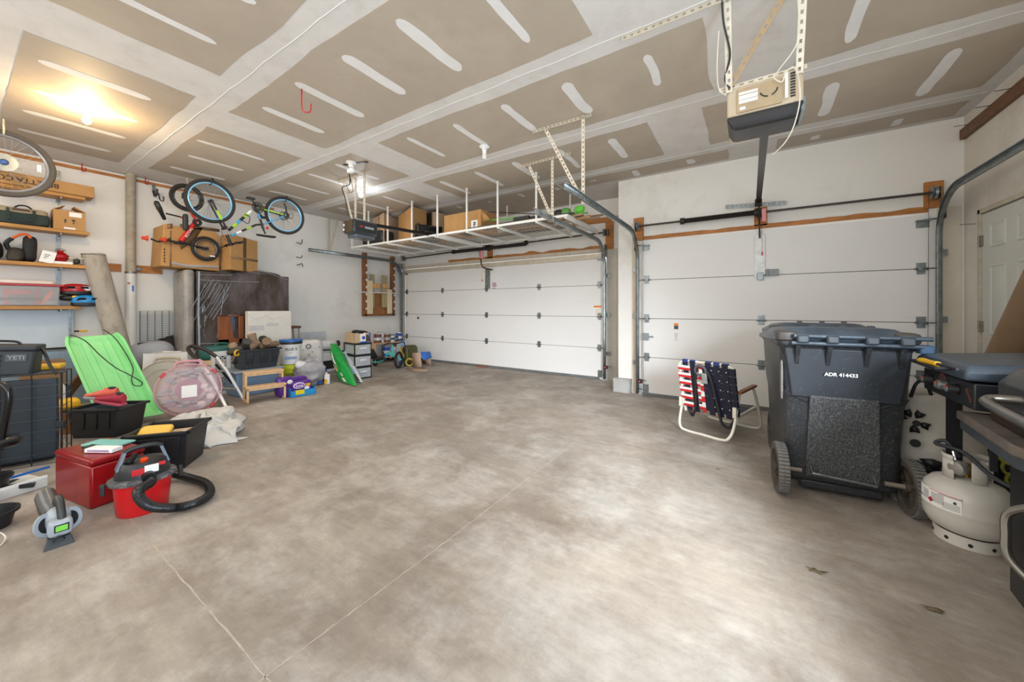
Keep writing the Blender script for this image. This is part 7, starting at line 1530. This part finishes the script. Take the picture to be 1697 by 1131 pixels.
# ---------------------------------------------------------------- drawer unit and box on it
p0, p1 = PZ(593, 630), PZ(615, 626)
p0 = PZ(588, 630); t, W_ = fthing('drawer_unit', 'translucent three-drawer unit with black frame near the left wall', 'drawers', p0, p1)
zc_ = depth(p0); Hd = zat(p0, 571); Dp = .42; DRW = mat('drawer_clear', 'c3c8ce', .3, var=.04, alpha=.8)
for k in range(4): MB().box(-.01, W_ + .01, -.01, Dp, Hd * k / 3 - (.012 if k else 0), Hd * k / 3 + (.018 if k < 3 else .012)).build('shelf_frame', BLK, t, bev=.003)
for x in (0, W_):
    for y in (.0, Dp - .02): MB().box(x - .008, x + .008, y, y + .016, 0, Hd).build('frame_post', BLK, t)
for k in range(3):
    z0, z1 = Hd * k / 3 + .022, Hd * (k + 1) / 3 - .018
    d = MB().box(.012, W_ - .012, -.012, Dp - .02, z0, z1).build('drawer', DRW, t, bev=.006)
    MB().bc((W_ / 2, -.02, (z0 + z1) / 2 + .02), (W_ * .4, .012, .03)).build('drawer_pull', mat('pull_clear', 'dfe2e6', .3), d, bev=.004)
    if k == 2:
        for x in (.03, W_ - .03): MB().bc((x, -.013, (z0 + z1) / 2), (.012, .003, .08)).build('lime_sticker', mat('lime_print', '9fd036', .6), d)
TD = WMAT[t.name]
t = thing('carton', 'open box with blue and white print on top of the drawer unit', 'box', TD @ Vector((W_ / 2, .2, Hd))); hb = zat(p0, 554) - Hd
hb = max(.15, hb); m = MB(TD)
for (x0, x1, y0, y1) in ((0, W_, .02, .028), (0, W_, .36, .368), (0, .008, .02, .368), (W_ - .008, W_, .02, .368)): m.box(x0, x1, y0, y1, Hd + .013, Hd + .013 + hb)
m.box(0, W_, .02, .368, Hd + .013, Hd + .02); m.build('carton_body', CARDL, t, world=True)
MB(TD).box(W_ - .03, W_ + .001, .017, .02, Hd + .014, Hd + .013 + hb).build('blue_print', BLUE, t, world=True); MB(TD).box(.10, .2, .017, .02, Hd + .04, Hd + .01 + hb).build('white_print', PAPERW, t, world=True); MB(TD).sq((.16, .016, Hd + .10), (.03, .004, .03)).build('round_logo', BLUE, t, world=True); MB(TD).box(.10, W_ - .05, .016, .02, Hd + .014, Hd + .035).build('blue_print', BLUE, t, world=True)
m = MB(TD); m.add([(.2, .015, Hd + .15), (.24, .015, Hd + .15), (.30, .015, Hd + .03), (.2, .015, Hd + .04)], [(0, 1, 2, 3)]); m.build('brown_print', mat('print_brown', '5c3b2c', .5), t, world=True)
c = TD @ Vector((W_ * .5, .15, Hd + .02 + hb)); MB().sq(c, (.12, .14, .045), .8, .8, amp=.04, seed=5).build('black_cloth', mat('black_fabric', '1a1817', .7, var=.2, bump=.3, bscale=12), label='black crumpled cloth sticking out of the box on the drawers', cat='cloth', smooth=60)
# ---------------------------------------------------------------- tricycle
t = thing('tricycle', 'turquoise low child tricycle with black seat by the corner', 'tricycle', PZ(645, 606))
TQ = mat('turquoise_paint', '56cfc8', .3)
fw = PZ(657.5, 611.5); zc_ = depth(fw); fwc = fw + Vector((0, .05, .17))
wt = MB().torus(fwc, (.92, .38, 0), .145, .026, 30, 10).build('front_wheel', RUB, t, world=True); MB().cyl(fwc - Vector((.03, .012, 0)), fwc + Vector((.03, .012, 0)), .03, 12).build('hub', GREY, wt, world=True)
m = MB()
for k in range(10): a = 2 * PI * k / 10; m.bar(fwc, fwc + Vector((-.38 * math.cos(a), .92 * math.cos(a), math.sin(a))) * .13, .005, .005)
m.build('spokes', CHROME, wt, world=True, kind='stuff')
hdp = PD(651, 586, zc_ + .05)
for dx in (-.05, .05): MB().tube([hdp + Vector((dx, 0, 0)), fwc + Vector((dx, dx * .4, 0))], .014, 8).build('fork_leg', TQ, t, world=True)
MB().tube([hdp, PD(650, 572, zc_ + .05)], .016, 8).build('steering_tube', TQ, t, world=True)
rw = PD(621, 601, zc_ + .1); rw2 = rw + Vector((-.15, .5, 0)); rw.z = .1; rw2.z = .1
for o_ in (0, .04): MB().tube(smoothpath([hdp + Vector((0, 0, -.02 - o_)), PD(643, 584, zc_ + .1) + Vector((0, 0, -o_)), PD(637, 595, zc_ + .15), PD(628, 600, zc_ + .15), PD(615, 600, zc_ + .1)]), .016, 8).build('frame_tube', TQ, t, world=True)
for c_ in (PZ(622, 607) + Vector((0, .0, .09)), PZ(628, 600) + Vector((-.2, .4, .09))): MB().torus(c_, (.92, .38, 0), .07, .022, 22, 8).build('rear_wheel', RUB, t, world=True)
MB().sq(PD(630, 594, zc_ + .15), (.11, .13, .03), .7, .7).build('seat', BLK, t, world=True)
sb = PD(624, 587, zc_ + .18); MB().loft([[sb + Vector((x * .1, y * .10 - .02, z)) for x, y, z in ((-.3, -1, -.10), (-.3, 1, -.10), (-.6, 1, -.1), (-.6, -1, -.1))], [sb + Vector((x * .1, y * .09 - .1, z)) for x, y, z in ((-.6, -1, .10), (-.6, 1, .10), (-.9, 1, .1), (-.9, -1, .1))]]).build('backrest', BLK, t, world=True, bev=.02)
MB().tube(smoothpath([PD(635, 590, zc_ + .05), PD(634, 575, zc_ + .05), PD(643, 569, zc_ + .05), PD(651, 570, zc_ + .05), PD(662, 569, zc_ + .1), PD(670, 568, zc_ + .15), PD(671, 585, zc_ + .15)]), .010, 7).build('handlebar', BLK, t, world=True)
for u, v in ((635, 590), (671, 585)): MB().tube([PD(u, v, zc_ + .08), PD(u, v - 6, zc_ + .08)], .017, 8).build('grip', BLK, t, world=True)
# ---------------------------------------------------------------- cans, boxes and cardboard in the corner
SHX = PX(625, 590, -6.85)
t = thing('low_shelf', 'low wooden shelf carrying paint cans behind the tricycle', 'shelf', (-6.95, 5.35, 0)); ys0, ys1 = PX(622, 590, -6.8).y, PX(668, 590, -6.8).y
for z in (.12, .44): MB().box(-7.18, -6.78, ys0, ys1, z - .02, z).build('plank', PINE, t, world=True)
for y in (ys0, ys1): MB().box(-7.18, -6.78, y - .02, y, 0, .44).build('side', PINE, t, world=True)
cans = [(627, .44, .20, '7a4a38', 'd8d6d4', 'brown-labelled tall paint can at the left end'), (632, .44, .22, 'd9dadc', 'b9babc', 'white tall paint can second from left'), (642, .44, .18, '7d4a32', 'b5b5b5', 'rust-labelled paint can in the middle'), (650, .44, .15, 'd5e6ea', '3a4a50', 'pale blue spray jar right of the middle'), (656, .44, .13, '2c3236', '8a8a8a', 'dark can second from right'), (662, .44, .19, '2b4aa0', 'e4e4e8', 'blue and white can at the right end'),
        (641, .12, .22, '2a4fb0', 'e2e2e6', 'blue and white bucket on the lower board, left'), (652, .12, .20, 'e0e2e4', 'c0c0c2', 'white tub on the lower board, middle'), (662, .12, .22, 'e6e6e6', 'a9b5c0', 'white jug on the lower board, right')]
for i, (u, z0, h, c1_, c2_, lab) in enumerate(cans):
    q = PX(u, 580, -6.88); y = q.y; r_ = .085 if z0 < .3 or i in (0, 2) else .07
    t = thing('paint_can', lab + ', shelf behind the tricycle', 'can', (-6.9, y, z0)); MB().lathe([(0, 0), (r_, 0), (r_, h), (0, h)], 24).build('can_body', mat('can_' + c1_, c1_, .4), t, bev=.003, smooth=40); MB().lathe([(0, h), (r_ + .004, h - .004), (r_ + .004, h + .008), (r_ - .012, h + .008), (r_ - .014, h + .002), (0, h + .002)], 24).build('can_lid', mat('can_' + c2_, c2_, .35, .3), t, smooth=40)
    MB().lathe([(r_ + .001, h * .3), (r_ + .002, h * .3), (r_ + .002, h * .6), (r_ + .001, h * .6)], 24, closed=True).build('label_band', mat('can_' + c2_, c2_, .35, .3), t)
def psack(nm, lab, u, v, w_, h, mm, seed, cat='bag', e=.5, dx=0, amp=.02):
    c = PZ(u, v); MB().sq((c.x + dx, c.y, h / 2), (w_ * .5, w_, h / 2), e, e, amp=amp, seed=seed).build(nm, mm, label=lab, cat=cat, smooth=60)
psack('cement_bag', 'blue and white printed bag between tricycle and olive bag', 668, 604, .16, .50, mat('bag_bluewhite', 'b4c4d4', .5, dirt_or_sheen='3f7fc0', dscale=5, dlo=.5, dhi=.56), 3, amp=.03)
psack('salt_bag', 'blue zigzag bag low in front of the corner pile', 668, 607, .09, .16, mat('bag_zigzag', '3d86c4', .5, dirt_or_sheen='d8c860', dscale=9, dlo=.56, dhi=.6), 4, amp=.02)
psack('soil_bag', 'olive and dark bag leaning in the corner left of the cardboard', 679, 606, .17, .44, mat('bag_olive', '5d5a20', .4, var=.3, dirt_or_sheen='201c12', dscale=6, dlo=.45, dhi=.6), 5, amp=.03)
c = PZ(673, 607); MB().bar((c.x, c.y, .12), (c.x - .1, c.y - .1, .42), .10, .03).build('yellow_strip', mat('strip_yellow', 'd8b040', .5), label='yellow-edged flat pack leaning on the blue and white bag', cat='pack', bev=.008)
c = PZ(679, 607) + Vector((.05, -.05, .09)); MB().torus(c, (.7, -.7, .1), .07, .02, 24, 8).build('tape_roll', mat('roll_yellow', 'c9a84a', .4), label='yellow rope-like ring low in front of the olive bag', cat='ring')
psack('dark_bag', 'dark blue bag on the floor between drawers and tricycle', 618, 596, .12, .42, mat('bag_navy', '2a3142', .5, var=.3), 6, dx=-.3)
# broken-down cardboard box with a blue flap
t = thing('opened_carton', 'unfolded cardboard box with a blue flap beside the wide door', 'box', PZ(695, 610))
q0, q1, q2, q3 = PZ(684, 609), PZ(698, 611), PZ(714, 606), PZ(700, 602)
CL = mat('carton_beige', 'c3a890', .8, var=.05)
def quad(pts, mm, nm, par, th=.005): q = MB(); q.add(pts, [tuple(range(len(pts)))]); return q.build(nm, mm, par, world=True, thick=th)
quad([q0, q1, PD(697, 585, depth(q1)), PD(683, 585, depth(q0))], CL, 'side_panel', t)
quad([q3, q2, PD(714, 595, depth(q2)), PD(700, 596, depth(q3))], CL, 'side_panel', t)
quad([q2, q2 + Vector((-.25, .25, 0)), PD(714, 594, depth(q2)) + Vector((-.25, .25, 0)), PD(714, 595, depth(q2))], mat('carton_inside', '9a7a5c', .8), 'side_panel', t)
quad([q1, q3, PD(700, 597, depth(q3)), PD(698, 603, depth(q1))], CL, 'inner_panel', t)
quad([PD(697, 584, depth(q1)), PD(713, 583, depth(q2)), PD(716, 593, depth(q2) - .15), PD(702, 597, depth(q1) - .05)], mat('flap_blue', '2a72d0', .5), 'blue_flap', t)
quad([PZ(671, 611, .01), PZ(700, 609, .06), PZ(712, 613, .03), PZ(706, 616.5, .0), PZ(690, 616, .012)], CL, 'floor_flap', t); quad([PZ(680, 611, .055), PZ(700, 609.5, .08), PZ(712, 613, .05), PZ(698, 613, .07)], CARDL, 'floor_flap', t)
# wood sliver at the wide door seal, debris
a, b = PY(789, 606, 5.95), PY(806, 608, 5.95); MB().box(a.x, b.x, 5.93, 5.98, .0, .035).build('brick_piece', mat('brick_red', '8a5a48', .8, var=.15), label='reddish wooden scrap at the foot of the wide door', cat='scrap', bev=.004)
